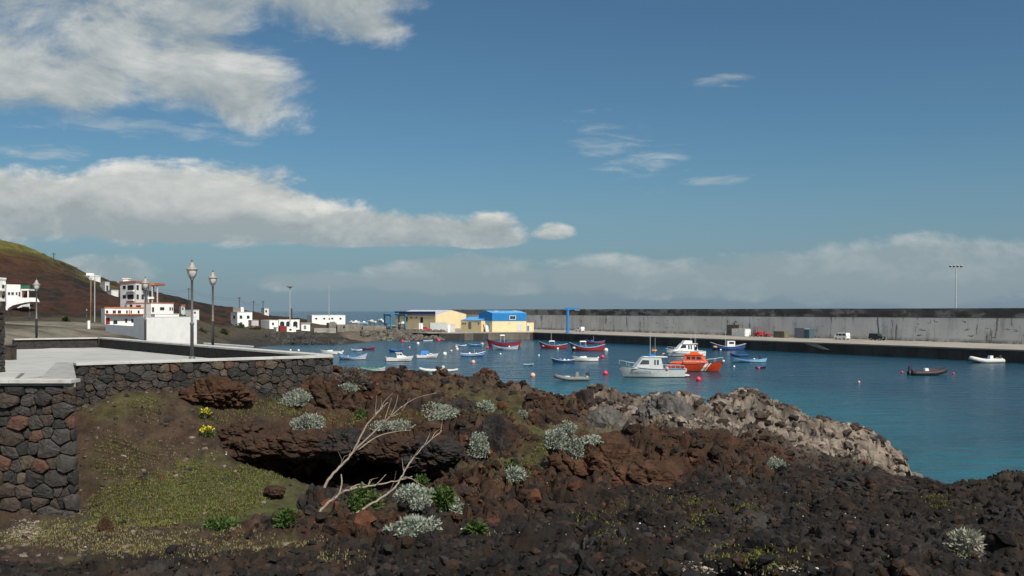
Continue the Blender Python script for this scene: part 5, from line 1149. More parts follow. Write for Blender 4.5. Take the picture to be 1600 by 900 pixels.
def forklift(px, py, label, s):
    root = empty('forklift', W(px, py, QZ), rzq, label, 'forklift'); root.scale = (s, s, s)
    MB().side([(-1.2, 0.35), (1.0, 0.35), (1.0, 0.9), (0.3, 1.0), (-0.3, 1.0), (-1.2, 1.3)], 0.6).build('body', CARR, root, bevel=0.05)
    for x_ in (-0.6, 0.6):
        for sy in (-0.5, 0.5): MB().tube([(x_, sy, 1.0), (x_ * 0.8, sy, 2.2)], 0.05, 5).build('cage_post', CARR, root)
    MB().box(-0.6, 0.6, -0.6, 0.6, 2.2, 2.28).build('cage_roof', CARR, root)
    for sy in (-0.35, 0.35): MB().box(1.05, 1.2, sy - 0.07, sy + 0.07, 0.1, 2.3).build('mast', GREYM, root); MB().box(1.2, 2.2, sy - 0.06, sy + 0.06, 0.1, 0.16).build('fork', GREYM, root)
    wheelset(root, (-0.8, 0.7), 0.62, 0.34)
forklift(1183.5, 526.0, 'larger red forklift right of the white container', 1.25); forklift(1197.5, 526.6, 'smaller red forklift beside the larger one', 0.85)
root = empty('yellow_bollard', W(1557, 536.2, QZ), 0, 'yellow mooring bollard at the foot of the breakwater wall', 'bollard')
MB().lathe([(0.7, 0), (0.7, 0.25), (0.45, 0.4), (0.45, 0.9), (0.85, 1.0), (0.85, 1.3), (0.5, 1.45)], 12).build('post', YELLOWB, root); MB().box(0.9, 2.0, -0.4, 0.4, 0, 0.6).build('footing', YELLOWB, root)
h = House('site_cabin', (654, 386), (654.5, 383), (660.8, 383.5), QZ, zy(505, 383), VANW, 'white box cabin beside the red car', 'cabin', roof=VANW, rt=0.06)
h.rect('R', 656, 657.6, 507, 514, 'door', GELG, 0.05)
h = House('white_hoarding', (699, 372), (699.5, 370), (704, 370.5), QZ, zy(506.5, 370), VANW, 'narrow white hoarding panel on the old quay', 'panel', roof=VANW, rt=0.05)
h = House('white_hoarding', (704.2, 374), (704.6, 372), (711, 373), QZ, zy(507.5, 373), PINK, 'wider pale hoarding right of the narrow one', 'panel', roof=PINK, rt=0.05)
h = House('low_white_boat_shed', (671, 400), (672, 398), (698, 399), QZ, zy(504.5, 399), GELG, 'low pale shed between warehouse and quay', 'shed', roof=GELG, rt=0.1)
h = House('masonry_wall', (566, 398), (567, 392), (604, 396), 2.4, zy(509, 394), GSTONE, 'brown stone yard wall below the beached boats', 'wall')

wr = empty('overhead_wire', (0, 0, 0), 0, 'thin overhead wires strung between the utility poles behind the houses', 'wire')
for dz_ in (0.0, 0.9):
    nodes = [P(232, 447, 330), P(295, 452, 420), P(374, 466, 425), P(396, 472, 440), P(411, 472, 462)]
    for u_, v_ in zip(nodes[:-1], nodes[1:]):
        pts_ = [u_.lerp(v_, k / 8) - Vector((0, 0, dz_ + 1.2 * (1 - (k / 4 - 1) ** 2))) for k in range(9)]; MB().tube(pts_, 0.03, 4).build('wire', POLED, wr)
# ------------------------------------------------------------------ boats
def hull_grid(L, Bm, F, sb, ss_, dr, transom, full=0.45, rake=0.08, ns=18):
    """stations from stern (0) to bow (1); rows: keel, bilge, waterline, topside, gunwale"""
    rows = []
    for i in range(ns):
        s = i / (ns - 1)
        fore = max(0.0, (s - full) / (1 - full)); aft = max(0.0, (full - s) / full)
        b = Bm / 2 * (1 - fore ** 2.2) ** 0.75 if s > full else Bm / 2 * (1 - (1 - transom) * aft ** 2.0)
        b = max(b, 0.015)
        g_ = F + sb * fore ** 2 + ss_ * aft ** 2
        x0 = -L / 2 + L * s * (1 - rake)
        r = []
        for yb, z in ((0.02, -dr), (0.62, -dr * 0.55), (0.86, 0.0), (0.90, 0.10), (0.955, g_ * 0.55), (1.0, g_)):
            yk = b * yb * (1 - 0.45 * fore * (z < 0.2) ) ; x_ = x0 + L * rake * (fore ** 1.5) * max(0, (z + dr)) / (g_ + dr) + (0 if transom > 0.3 else -L * 0.03 * aft ** 2 * max(z, 0) / F)
            r.append((x_, yk, z))
        rows.append(r)
    return rows
def strip(mbd, rows, j0, j1):
    n = len(rows)
    for sy in (1, -1):
        vs = [(x, sy * y, z) for r in rows for (x, y, z) in r[j0:j1 + 1]]; m = j1 - j0 + 1
        mbd.raw(vs, [(i * m + j, (i + 1) * m + j, (i + 1) * m + j + 1, i * m + j + 1) for i in range(n - 1) for j in range(m - 1)])
    r = rows[0]; mbd.raw([(x, y, z) for x, y, z in r[j0:j1 + 1]] + [(x, -y, z) for x, y, z in r[j0:j1 + 1]], [(j, j + 1, j1 - j0 + 1 + j + 1, j1 - j0 + 1 + j) for j in range(j1 - j0)])
def boat_root(px, py, label, yaw, name='boat', group=None, cat='boat'):
    return empty(name, W(px, py, 0.0), yaw, label, cat, group)
def hull_parts(root, L, Bm, F, sb, ss_, dr, transom, hm, gm, dm, low=SKIRT, deck_in=0.22, full=0.45, rake=0.08, band=None):
    rows = hull_grid(L, Bm, F, sb, ss_, dr, transom, full, rake)
    q = MB(); strip(q, rows, 3, 5); h = q.build('hull', hm, root, smooth=True)
    q = MB(); strip(q, rows, 0, 3); q.build('bottom', low, h, smooth=True)
    for sy in (1, -1):
        q = MB(); q.tube([(x, sy * y, z) for x, y, z in (r[5] for r in rows)], 0.035 * max(1, L / 7), 5); q.build('gunwale', gm, h)
        if band:
            q = MB(); q.tube([(r[4][0], sy * (r[4][1] + 0.012), r[4][2]) for r in rows], 0.03 * max(1, L / 7), 4); q.build('stripe', band, h)
    q = MB(); n = len(rows); vs = []
    for r in rows: vs += [(r[5][0], r[5][1] * 0.97, r[5][2] - deck_in), (r[5][0], -r[5][1] * 0.97, r[5][2] - deck_in)]
    q.raw(vs, [(2 * i, 2 * i + 1, 2 * i + 3, 2 * i + 2) for i in range(n - 1)]); q.build('deck', dm, root)
    return rows
def outboard(root, x, z, s=1.0, m=BLACKR, tilt=0.0):
    o = MB().side([(x - 0.42 * s, z + 0.15 * s), (x + 0.05 * s, z + 0.12 * s), (x + 0.1 * s, z + 0.5 * s), (x - 0.1 * s, z + 0.66 * s), (x - 0.42 * s, z + 0.55 * s)], 0.17 * s, 0.13 * s).build('outboard_motor', m, root, bevel=0.03)
    MB().side([(x - 0.25 * s, z - 0.7 * s), (x - 0.08 * s, z - 0.7 * s), (x, z + 0.14 * s), (x - 0.3 * s, z + 0.14 * s)], 0.06 * s).build('leg', GREYM, o)
def cabin(root, prof, w0, w1, m, wins=(), name='cabin', roof=None):
    o = MB().side(prof, w0, w1).build(name, m, root, bevel=0.03); zs = [z for _, z in prof]; a, b = min(zs), max(zs)
    for poly in wins:
        for sy in (-1, 1):
            vs = [(x, sy * (w0 + (w1 - w0) * (z - a) / (b - a) + 0.012), z) for x, z in poly]; q = MB(); q.prism(vs, (0, -sy * 0.04, 0)); q.build('window', GLASS, o)
    return o
def rail(root, pts, h, name='rail', r=0.022, m=STEEL):
    q = MB(); q.tube([(x, y, z + h) for x, y, z in pts], r, 5)
    for x, y, z in pts: q.tube([(x, y, z), (x, y, z + h)], r, 4)
    q.build(name, m, root)
def fishing_boat(px, py, Lpx, flip, label, hm, gm, dm, cab=None, canopy=None, band=None, yaw=0.15, junk=(), mast=0.0, F=0.62, ss_=0.45, sb=0.75):
    p = W(px, py); L = Lpx / FPX * p.y / abs(math.cos(yaw)); ya = yaw + (math.pi if flip else 0.0); k = L / 7.0
    root = empty('fishing_boat', p, ya, label, 'fishing boat', 'small fishing boats moored in the harbour')
    hull_parts(root, L, L * 0.31, F * k, sb * k, ss_ * k, 0.35 * k, 0.25, hm, gm, dm, deck_in=0.25 * k, full=0.48, rake=0.10, band=band)
    for x_ in (-0.28, 0.02, 0.22):
        MB().box(x_ * L - 0.12 * k, x_ * L + 0.12 * k, -L * 0.13, L * 0.13, F * k - 0.12 * k, F * k - 0.04 * k).build('thwart', dm, root)
    if cab:
        x0, x1, hz, m = cab; cabin(root, [(x0 * L, F * k * 0.6), (x1 * L, F * k * 0.6), (x1 * L - 0.1 * k, F * k + hz * k), (x0 * L, F * k + hz * k)], L * 0.085, L * 0.075, m, [[(x0 * L + 0.25 * k, F * k + hz * k * 0.45), (x1 * L - 0.4 * k, F * k + hz * k * 0.45), (x1 * L - 0.42 * k, F * k + hz * k * 0.85), (x0 * L + 0.25 * k, F * k + hz * k * 0.85)]], 'wheelhouse')
    if canopy:
        x0, x1, hz, m = canopy
        c = MB().side([(x0 * L, F * k + hz * k), (x1 * L, F * k + hz * k), (x1 * L - 0.2 * k, F * k + hz * k + 0.16 * k), (x0 * L + 0.2 * k, F * k + hz * k + 0.16 * k)], L * 0.10, L * 0.07).build('canopy', m, root)
        for x_ in (x0 * L + 0.15 * k, x1 * L - 0.15 * k):
            for sy in (-1, 1): MB().tube([(x_, sy * L * 0.085, F * k * 0.6), (x_, sy * L * 0.085, F * k + hz * k)], 0.03 * k, 4).build('canopy_post', STEEL, root)
    for (x_, w_, h_, m) in junk:
        MB().lathe([(w_ * k * 0.9, 0), (w_ * k, h_ * k * 0.3), (w_ * k * 0.7, h_ * k * 0.8), (w_ * k * 0.2, h_ * k)], 9, (x_ * L, 0.04 * L * math.sin(x_ * 40), F * k - 0.2 * k)).build('gear_bundle', m, root)
    if mast: MB().tube([(0.05 * L, 0, F * k * 0.5), (0.05 * L, 0, F * k + mast * k)], 0.04 * k, 5).build('mast', STEEL, root)
    return root
GELB = mat('boat_cream', (0.50, 0.47, 0.40), 0.5, 0.1, 3)
fishing_boat(549, 561.8, 43, True, 'blue fishing boat with pale grey hull bottom near the parapet end', GELG, BLUEB, BLUEB, (-0.12, 0.06, 0.35, BLUEB), None, BLUEB, 0.1, ((-0.36, 0.5, 0.75, BLUEB), (0.34, 0.5, 0.75, BLUEB), (0.12, 0.35, 0.5, LBLUE)), 0, 0.55, 0.8, 0.95)
fishing_boat(576, 546.6, 21, False, 'dark red hulled boat beyond the blue grey fishing boat', REDB, NAVYB, NAVYB, None, None, None, -0.2, ((-0.1, 0.5, 0.5, NAVYB), (-0.35, 0.4, 0.4, LBLUE)))
fishing_boat(557, 548.6, 16, True, 'small light blue and white boat touching the dark red one', LBLUE, GEL, GELG, (-0.1, 0.2, 0.9, BLUEB), None, GEL, 0.3, (), 2.2)
fishing_boat(580, 580, 40, True, 'green and grey boat half hidden behind the brown shore rocks', GELG, GREENB, GREENB, (-0.1, 0.1, 0.3, GREENB), None, GREENB, 0.12, ((0.36, 0.4, 0.5, GREENB), (-0.3, 0.4, 0.6, GREENB)))
fishing_boat(618, 550, 22, True, 'small dark blue boat just behind the white motor cruiser', NAVYB, BLUEB, NAVYB, (-0.05, 0.25, 0.7, BLUEB), None, None, 0.1)
fishing_boat(739.5, 557, 38, False, 'slim blue boat with white rail and gear in mid harbour', BLUEB, GEL, LBLUE, None, None, GEL, 0.1, ((-0.15, 0.35, 0.6, GEL), (0.12, 0.3, 0.5, GEL), (0.3, 0.3, 0.4, GELG)), 1.1, 0.6, 0.2, 0.6)
fishing_boat(720, 541.6, 16, True, 'tiny bright blue boat left of its twin near the old quay', LBLUE, GEL, BLUEB, None, None, None, 0.3, ((0.1, 0.6, 0.5, BLUEB),))
fishing_boat(744, 541, 20, False, 'bright blue boat with a pale buoy at its bow near the old quay', BLUEB, LBLUE, BLUEB, None, None, None, -0.1, ((0.0, 0.6, 0.5, LBLUE),))
fishing_boat(786, 541.2, 52, True, 'dark red fishing boat with white canopy under the fish hall', REDB, NAVYB, NAVYB, (-0.12, 0.08, 0.35, NAVYB), (-0.06, 0.1, 1.25, GEL), None, 0.08, ((0.3, 0.4, 0.5, GELB),), 0, 0.6, 0.35, 0.7)
fishing_boat(788, 546.4, 40, True, 'blue and white fishing boat in front of the dark red one', GELG, BLUEB, LBLUE, None, None, BLUEB, 0.14, ((-0.2, 0.3, 0.5, GEL), (-0.3, 0.4, 0.5, BLUEB)), 0, 0.55)
fishing_boat(863.5, 544.4, 43, True, 'red fishing boat with pale blue bow and thin mast', REDB, LBLUE, NAVYB, (-0.12, 0.12, 0.55, NAVYB), (-0.08, 0.14, 0.85, GEL), None, 0.06, ((0.33, 0.45, 0.5, LBLUE), (-0.25, 0.3, 0.4, GELB)), 2.6, 0.62, 0.4, 0.9)
fishing_boat(916, 548.2, 53, True, 'red fishing boat with white canopy right of the thin masted one', REDB, LBLUE, BLUEB, (-0.02, 0.18, 0.35, BLUEB), (0.0, 0.2, 0.95, GEL), None, 0.05, ((0.36, 0.4, 0.4, LBLUE),), 0, 0.58, 0.55, 0.85)
fishing_boat(929, 537.2, 30, True, 'blue and red boat moored close to the quay face', REDB, BLUEB, BLUEB, (0.05, 0.2, 0.5, BLUEB), None, BLUEB, 0.05, ((0.3, 0.5, 0.6, LBLUE),), 1.6)
fishing_boat(879, 566.8, 36, True, 'deep blue fishing boat heaped with blue nets', NAVYB, GELB, BLUEB, None, None, None, 0.15, ((0.1, 0.5, 0.8, BLUEB), (-0.08, 0.4, 0.6, GEL), (-0.25, 0.4, 0.5, GEL), (0.28, 0.4, 0.6, BLUEB)), 0, 0.6, 0.2, 0.6)
fishing_boat(1136, 547.0, 53, True, 'dark blue fishing boat with white wheelhouse and orange bow gear', NAVYB, GELB, NAVYB, (-0.22, 0.02, 0.95, GEL), None, BLUEB, 0.05, ((0.36, 0.5, 0.4, mat('orange_gear', (0.5, 0.22, 0.06), 0.8, 0.2, 4)), (0.22, 0.4, 0.4, GELB)), 2.6, 0.6, 0.5, 0.75)
fishing_boat(1154, 557.4, 28, True, 'narrow dark blue boat behind the pale blue open boat', NAVYB, BLUEB, NAVYB, None, None, None, 0.1, (), 0, 0.5, 0.3, 0.8)
fishing_boat(1168, 566, 56, True, 'pale blue open boat with dark outboard engine', LBLUE, NAVYB, BLUEB, None, None, None, 0.05, ((-0.38, 0.35, 0.8, BLACKR), (-0.2, 0.25, 0.35, GEL)), 0, 0.48, 0.25, 0.55)
def skiff(px, py, Lpx, label, hm, im, yaw=0.1, name='dinghy'):
    p = W(px, py); L = Lpx / FPX * p.y; root = empty(name, p, yaw, label, 'dinghy', 'small dinghies on the harbour water')
    hull_parts(root, L, L * 0.42, L * 0.13, L * 0.06, 0, L * 0.06, 0.8, hm, im, im, deck_in=L * 0.06)
    for x_ in (-0.25, 0.1): MB().box(x_ * L - 0.08, x_ * L + 0.08, -L * 0.17, L * 0.17, L * 0.08, L * 0.1).build('thwart', im, root)
skiff(826, 571.2, 16, 'tiny grey dinghy alone in mid water', GELG, LBLUE)
skiff(1189, 575.4, 17, 'small black dinghy with a pink float beside it', BLACKR, NAVYB)
skiff(636, 534, 9, 'tiny white dinghy near the boulder bank, left one', GEL, GELG)
skiff(669, 533.6, 15, 'tiny white dinghy near the boulder bank, right one', GEL, LBLUE)
skiff(556, 578, 14, 'yellow dinghy peeping over the shore rocks beside the green boat', YELLOWB, YELLOWB, 0.4)
skiff(609, 532.5, 8, 'tiny pale dinghy at the foot of the boulder bank', GELG, GELG)
def inflatable(px, py, Lpx, flip, label, tube_m, in_m, yaw=0.1, console=None, seat=None, motor=1.0, arch=False, mcol=BLACKR):
    p = W(px, py); L = Lpx / FPX * p.y / math.cos(yaw); B_ = L * 0.36; r = L * 0.062
    root = empty('inflatable_boat', p, yaw + (math.pi if flip else 0), label, 'inflatable boat')
    path = []
    for k in range(15):
        t = k / 14; a = (t - 0.5) * math.pi
        if t < 0.3: path.append((-L / 2 + L * 0.62 * t / 0.3, -B_ / 2 + r, r * 0.9))
        elif t > 0.7: path.append((-L / 2 + L * 0.62 * (1 - t) / 0.3, B_ / 2 - r, r * 0.9))
        else:
            a = (t - 0.5) / 0.2 * math.pi / 2; path.append((L * 0.12 + L * 0.36 * math.cos(a) ** 0.8, (B_ / 2 - r) * math.sin(a), r * 0.9 + r * 1.3 * math.cos(a)))
    MB().tube(path, r, 10).build('tube', tube_m, root, smooth=True)
    MB().prism([(-L * 0.46, -B_ / 2 + r, 0.0), (L * 0.2, -B_ / 2 + r, 0.0), (L * 0.42, 0, r), (L * 0.2, B_ / 2 - r, 0.0), (-L * 0.46, B_ / 2 - r, 0.0)], (0, 0, r * 0.8)).build('floor', in_m, root)
    MB().box(-L * 0.47, -L * 0.44, -B_ / 2 + r, B_ / 2 - r, -0.1, r * 2.2).build('transom', in_m, root)
    if console: MB().side([(console[0] * L, r), (console[0] * L + L * 0.13, r), (console[0] * L + L * 0.10, r + console[1] * L), (console[0] * L + 0.01 * L, r + console[1] * L)], L * 0.06, L * 0.05).build('console', console[2], root, bevel=0.03)
    if seat: MB().side([(seat[0] * L, r), (seat[0] * L + seat[1] * L, r), (seat[0] * L + seat[1] * L, r * 2.2), (seat[0] * L, r * 2.2)], L * 0.06).build('seat', seat[2], root, bevel=0.03)
    if motor: outboard(root, -L * 0.46, r * 1.8, motor, mcol)
    if arch:
        MB().tube([(-L * 0.38, -B_ / 2 + r, r), (-L * 0.42, -B_ / 2 + r * 1.6, L * 0.28), (-L * 0.42, B_ / 2 - r * 1.6, L * 0.28), (-L * 0.38, B_ / 2 - r, r)], 0.05, 6).build('arch', NAVYB, root)
        MB().tube([(-L * 0.2, 0, r), (-L * 0.42, 0, L * 0.28)], 0.04, 5).build('arch_stay', NAVYB, root)
    return root
inflatable(674, 581, 36, True, 'pale grey inflatable partly hidden behind the shore crag', LRUB, GELG, 0.35, None, (0.05, 0.2, GELG), 1.0, False, GELG)
inflatable(702, 580.6, 26, False, 'pale inflatable carrying a dark arch', LRUB, GELG, -0.1, None, (-0.1, 0.25, GEL), 0.8, True)
inflatable(893, 594.6, 52, True, 'dark grey rigid inflatable with tall grey console and black motor', GREYR, GEL, 0.18, (-0.22, 0.19, GREYM), (0.06, 0.16, GEL), 1.1)
inflatable(1450.5, 586, 59, False, 'black and red open rigid inflatable on the empty right side', BLACKR, REDB, 0.08, (-0.12, 0.12, GEL), (0.0, 0.3, REDB), 1.3)
inflatable(1540, 567, 54, True, 'white inflatable with blue seat moored at the quay wall', LRUB, GEL, 0.25, (-0.22, 0.14, GEL), (-0.08, 0.08, BLUEB), 1.2)

def motorboat(px, py, Lpx, flip, label, kind, yaw=0.1, canvas=None):
    p = W(px, py); L = Lpx / FPX * p.y / math.cos(yaw); k = L / 8.0
    root = empty('motor_boat', p, yaw + (math.pi if flip else 0), label, 'motor boat')
    hull_parts(root, L, L * 0.33, 0.85 * k, 0.45 * k, 0, 0.4 * k, 0.86, GEL, GELG, GEL, deck_in=0.06 * k, full=0.4, rake=0.13, band=GELG if kind != 'open' else None)
    F = 0.85 * k
    if kind == 'cuddy':
        cabin(root, [(-0.12 * L, F - 0.1), (0.30 * L, F), (0.20 * L, F + 0.45 * k), (0.14 * L, F + 0.5 * k), (0.06 * L, F + 1.15 * k), (-0.12 * L, F + 1.2 * k)], L * 0.12, L * 0.09, GEL, [[(0.11 * L, F + 0.6 * k), (-0.02 * L, F + 0.6 * k), (-0.02 * L, F + 1.05 * k), (0.05 * L, F + 1.05 * k)], [(-0.04 * L, F + 0.6 * k), (-0.10 * L, F + 0.6 * k), (-0.10 * L, F + 1.05 * k), (-0.04 * L, F + 1.05 * k)]])
        MB().box(-0.18 * L, 0.08 * L, -L * 0.105, L * 0.105, F + 1.2 * k, F + 1.3 * k).build('hardtop', GEL, root, bevel=0.03); outboard(root, -L / 2, F * 0.8, 1.0 * k, GREYM)
    elif kind == 'canopy':
        cabin(root, [(-0.05 * L, F - 0.1), (0.30 * L, F), (0.18 * L, F + 0.5 * k), (-0.05 * L, F + 0.55 * k)], L * 0.12, L * 0.10, GEL, [[(0.2 * L, F + 0.2 * k), (0.0, F + 0.2 * k), (0.0, F + 0.4 * k), (0.16 * L, F + 0.4 * k)]])
        cabin(root, [(-0.36 * L, F - 0.1), (0.08 * L, F + 0.5 * k), (0.02 * L, F + 1.3 * k), (-0.30 * L, F + 1.35 * k)], L * 0.13, L * 0.09, canvas or BLUEB, (), 'canvas_top')
    elif kind == 'open':
        cabin(root, [(-0.05 * L, F - 0.1), (0.30 * L, F), (0.14 * L, F + 0.4 * k), (-0.05 * L, F + 0.45 * k)], L * 0.11, L * 0.08, GEL, ())
        q = MB(); q.prism([(0.10 * L, -L * 0.10, F + 0.4 * k), (0.0, -L * 0.11, F + 0.8 * k), (0.0, L * 0.11, F + 0.8 * k), (0.10 * L, L * 0.10, F + 0.4 * k)], (-0.03, 0, 0)); q.build('windshield', GLASS, root); outboard(root, -L / 2, F * 0.7, 0.9 * k, GEL)
    elif kind == 'flybridge':
        cabin(root, [(-0.20 * L, F - 0.1), (0.34 * L, F), (0.22 * L, F + 0.35 * k), (0.12 * L, F + 1.15 * k), (-0.20 * L, F + 1.15 * k)], L * 0.135, L * 0.10, GEL, [[(0.16 * L, F + 0.5 * k), (0.0, F + 0.5 * k), (0.0, F + 1.0 * k), (0.10 * L, F + 1.0 * k)], [(-0.05 * L, F + 0.3 * k), (-0.09 * L, F + 0.3 * k), (-0.09 * L, F + 1.0 * k), (-0.05 * L, F + 1.0 * k)], [(-0.11 * L, F + 0.3 * k), (-0.15 * L, F + 0.3 * k), (-0.15 * L, F + 1.0 * k), (-0.11 * L, F + 1.0 * k)]])
        MB().box(-0.30 * L, 0.10 * L, -L * 0.125, L * 0.125, F + 1.15 * k, F + 1.23 * k).build('flybridge_floor', GEL, root)
        cabin(root, [(-0.16 * L, F + 1.23 * k), (0.08 * L, F + 1.23 * k), (0.03 * L, F + 1.75 * k), (-0.16 * L, F + 1.7 * k)], L * 0.11, L * 0.10, GEL, (), 'flybridge')
        rail(root, [(0.10 * L, -L * 0.14, F + 0.1 * k), (0.3 * L, -L * 0.10, F + 0.3 * k), (0.44 * L, 0, F + 0.4 * k), (0.3 * L, L * 0.10, F + 0.3 * k), (0.10 * L, L * 0.14, F + 0.1 * k)], 0.35 * k, 'bow_rail')
        for x_, h_ in ((-0.26, 2.6), (-0.28, 1.4)): MB().tube([(x_ * L, 0, F + 1.2 * k), (x_ * L - 0.05, 0, F + 1.2 * k + h_ * k)], 0.03, 5).build('antenna', STEEL, root)
    return root
motorboat(625, 564.4, 42, False, 'white hardtop motor cruiser near the shore crags', 'cuddy', 0.12)
motorboat(668, 559.4, 34, False, 'white motor boat under a bright blue canvas top', 'canopy', 0.25)
motorboat(518, 553.6, 34, True, 'low white motor boat right beside the parapet end', 'open', 0.1)
motorboat(914, 564.4, 40, False, 'white open motor boat beside the blue net boat', 'open', 0.08).rotation_euler.z += math.pi
motorboat(1070, 556.6, 62, True, 'white flybridge cruiser behind the orange rescue boat', 'flybridge', 0.12)
def lettering(root, txt, loc, rot, size, m, extrude=0.004):
    cu = bpy.data.curves.new('lettering', 'FONT'); cu.body = txt; cu.size = size; cu.extrude = extrude; cu.align_x = 'CENTER'
    o = bpy.data.objects.new('tmp_text', cu); COL.objects.link(o); dg = bpy.context.evaluated_depsgraph_get(); me = bpy.data.meshes.new_from_object(o.evaluated_get(dg)); bpy.data.objects.remove(o)
    me.materials.clear(); me.name = 'lettering'; q = link_mesh('lettering', me, m, root); q.location = loc; q.rotation_euler = rot; return q
def patrol():
    p = W(1016, 589); L = 104 / FPX * p.y / math.cos(0.07); k = L / 10.5
    root = empty('patrol_boat', p, math.pi + 0.07, 'long white patrol cabin boat coloured shade-grey with blue lettering and tall whip mast', 'patrol boat')
    F = 1.05 * k; NB = mat('patrol_trim', (0.05, 0.10, 0.15), 0.5, 0.1, 2)
    rows = hull_parts(root, L, L * 0.31, F, 0.62 * k, 0, 0.5 * k, 0.9, GELG, NB, LBLUE, deck_in=0.05 * k, full=0.42, rake=0.13)  # white hull and cabin in grey gelcoat, their shade put into the colour
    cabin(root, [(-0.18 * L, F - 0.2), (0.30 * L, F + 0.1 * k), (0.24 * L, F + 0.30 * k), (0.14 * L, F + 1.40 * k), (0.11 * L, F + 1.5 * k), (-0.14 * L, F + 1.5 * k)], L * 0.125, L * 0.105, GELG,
          [[(0.19 * L, F + 0.62 * k), (0.04 * L, F + 0.62 * k), (0.04 * L, F + 1.15 * k), (0.14 * L, F + 1.2 * k)], [(-0.035 * L, F + 0.55 * k), (-0.06 * L, F + 0.55 * k), (-0.06 * L, F + 1.2 * k), (-0.035 * L, F + 1.2 * k)], [(-0.075 * L, F + 0.55 * k), (-0.105 * L, F + 0.55 * k), (-0.105 * L, F + 1.2 * k), (-0.075 * L, F + 1.2 * k)]])
    MB().box(-0.24 * L, 0.115 * L, -L * 0.115, L * 0.115, F + 1.5 * k, F + 1.6 * k).build('cabin_roof', GEL, root, bevel=0.03)
    rail(root, [(0.22 * L, -L * 0.125, F + 0.15 * k), (0.34 * L, -L * 0.09, F + 0.3 * k), (0.47 * L, -0.03, F + 0.55 * k), (0.47 * L, 0.03, F + 0.55 * k), (0.34 * L, L * 0.09, F + 0.3 * k), (0.22 * L, L * 0.125, F + 0.15 * k)], 0.6 * k, 'bow_rail')
    rail(root, [(-0.2 * L, -L * 0.14, F), (-0.35 * L, -L * 0.14, F), (-0.49 * L, -L * 0.13, F), (-0.49 * L, L * 0.13, F), (-0.35 * L, L * 0.14, F), (-0.2 * L, L * 0.14, F)], 0.45 * k, 'stern_rail')
    MB().box(-0.06 * L, 0.02 * L, -0.5 * k, 0.5 * k, F + 1.6 * k, F + 1.85 * k).build('light_bar', BLUEB, root)
    MB().tube([(0.0, 0, F + 1.6 * k), (0.0, 0, F + 4.9 * k)], 0.035, 5).build('mast', STEEL, root); MB().tube([(-0.07 * L, 0.2, F + 1.6 * k), (-0.07 * L, 0.2, F + 4.0 * k)], 0.022, 5).build('antenna', STEEL, root)
    fl_ = empty
    for i, m in enumerate((REDB, YELLOWB, REDB)): MB().box(-0.10 * L, -0.03 * L, -0.01, 0.01, F + 2.2 * k + i * 0.14 * k, F + 2.33 * k + i * 0.14 * k).build('flag_band', m, root)
    MB().prism([(-0.5 * L, -L * 0.13, 0.2 * k), (-0.57 * L, -L * 0.11, 0.2 * k), (-0.57 * L, L * 0.11, 0.2 * k), (-0.5 * L, L * 0.13, 0.2 * k)], (0, 0, 0.12 * k)).build('swim_platform', GEL, root)
    for sy in (-0.6, 0.6): outboard(root, -0.5 * L, 0.55 * k, 1.1 * k, GEL).__class__ if False else outboard(root, -0.51 * L, 0.45 * k, 1.1 * k, GEL)
    MB().ball((-0.22 * L, L * 0.15, F + 0.1), 0.28 * k, 10, 6).build('fender', mat('pink_float', (0.6, 0.2, 0.22), 0.5, 0.1, 3), root); MB().ball((-0.12 * L - 0.6, 0, F + 0.55 * k), 0.22 * k, 10, 6).build('light_globe', GEL, root)
    # lettering along the camera-side topside
    lt = lettering(root, 'GUARDIA CIVIL', (0, 0, 0), (0, 0, 0), 0.46 * k, mat('dull_blue_letters', (0.10, 0.16, 0.22), 0.5, 0.1, 3), 0.004)
    def beam(x_, z_):
        xs, ys = [], []
        for r_ in rows:
            zz = [q[2] for q in r_[3:]]; xs.append(np.interp(z_, zz, [q[0] for q in r_[3:]])); ys.append(np.interp(z_, zz, [q[1] for q in r_[3:]]))
        return float(np.interp(x_, xs, ys))
    for v in lt.data.vertices:
        x_ = 0.17 * L - v.co.x; z_ = 0.52 * k + v.co.y; v.co = (x_, beam(x_, z_) + 0.025 + v.co.z, z_)
patrol()
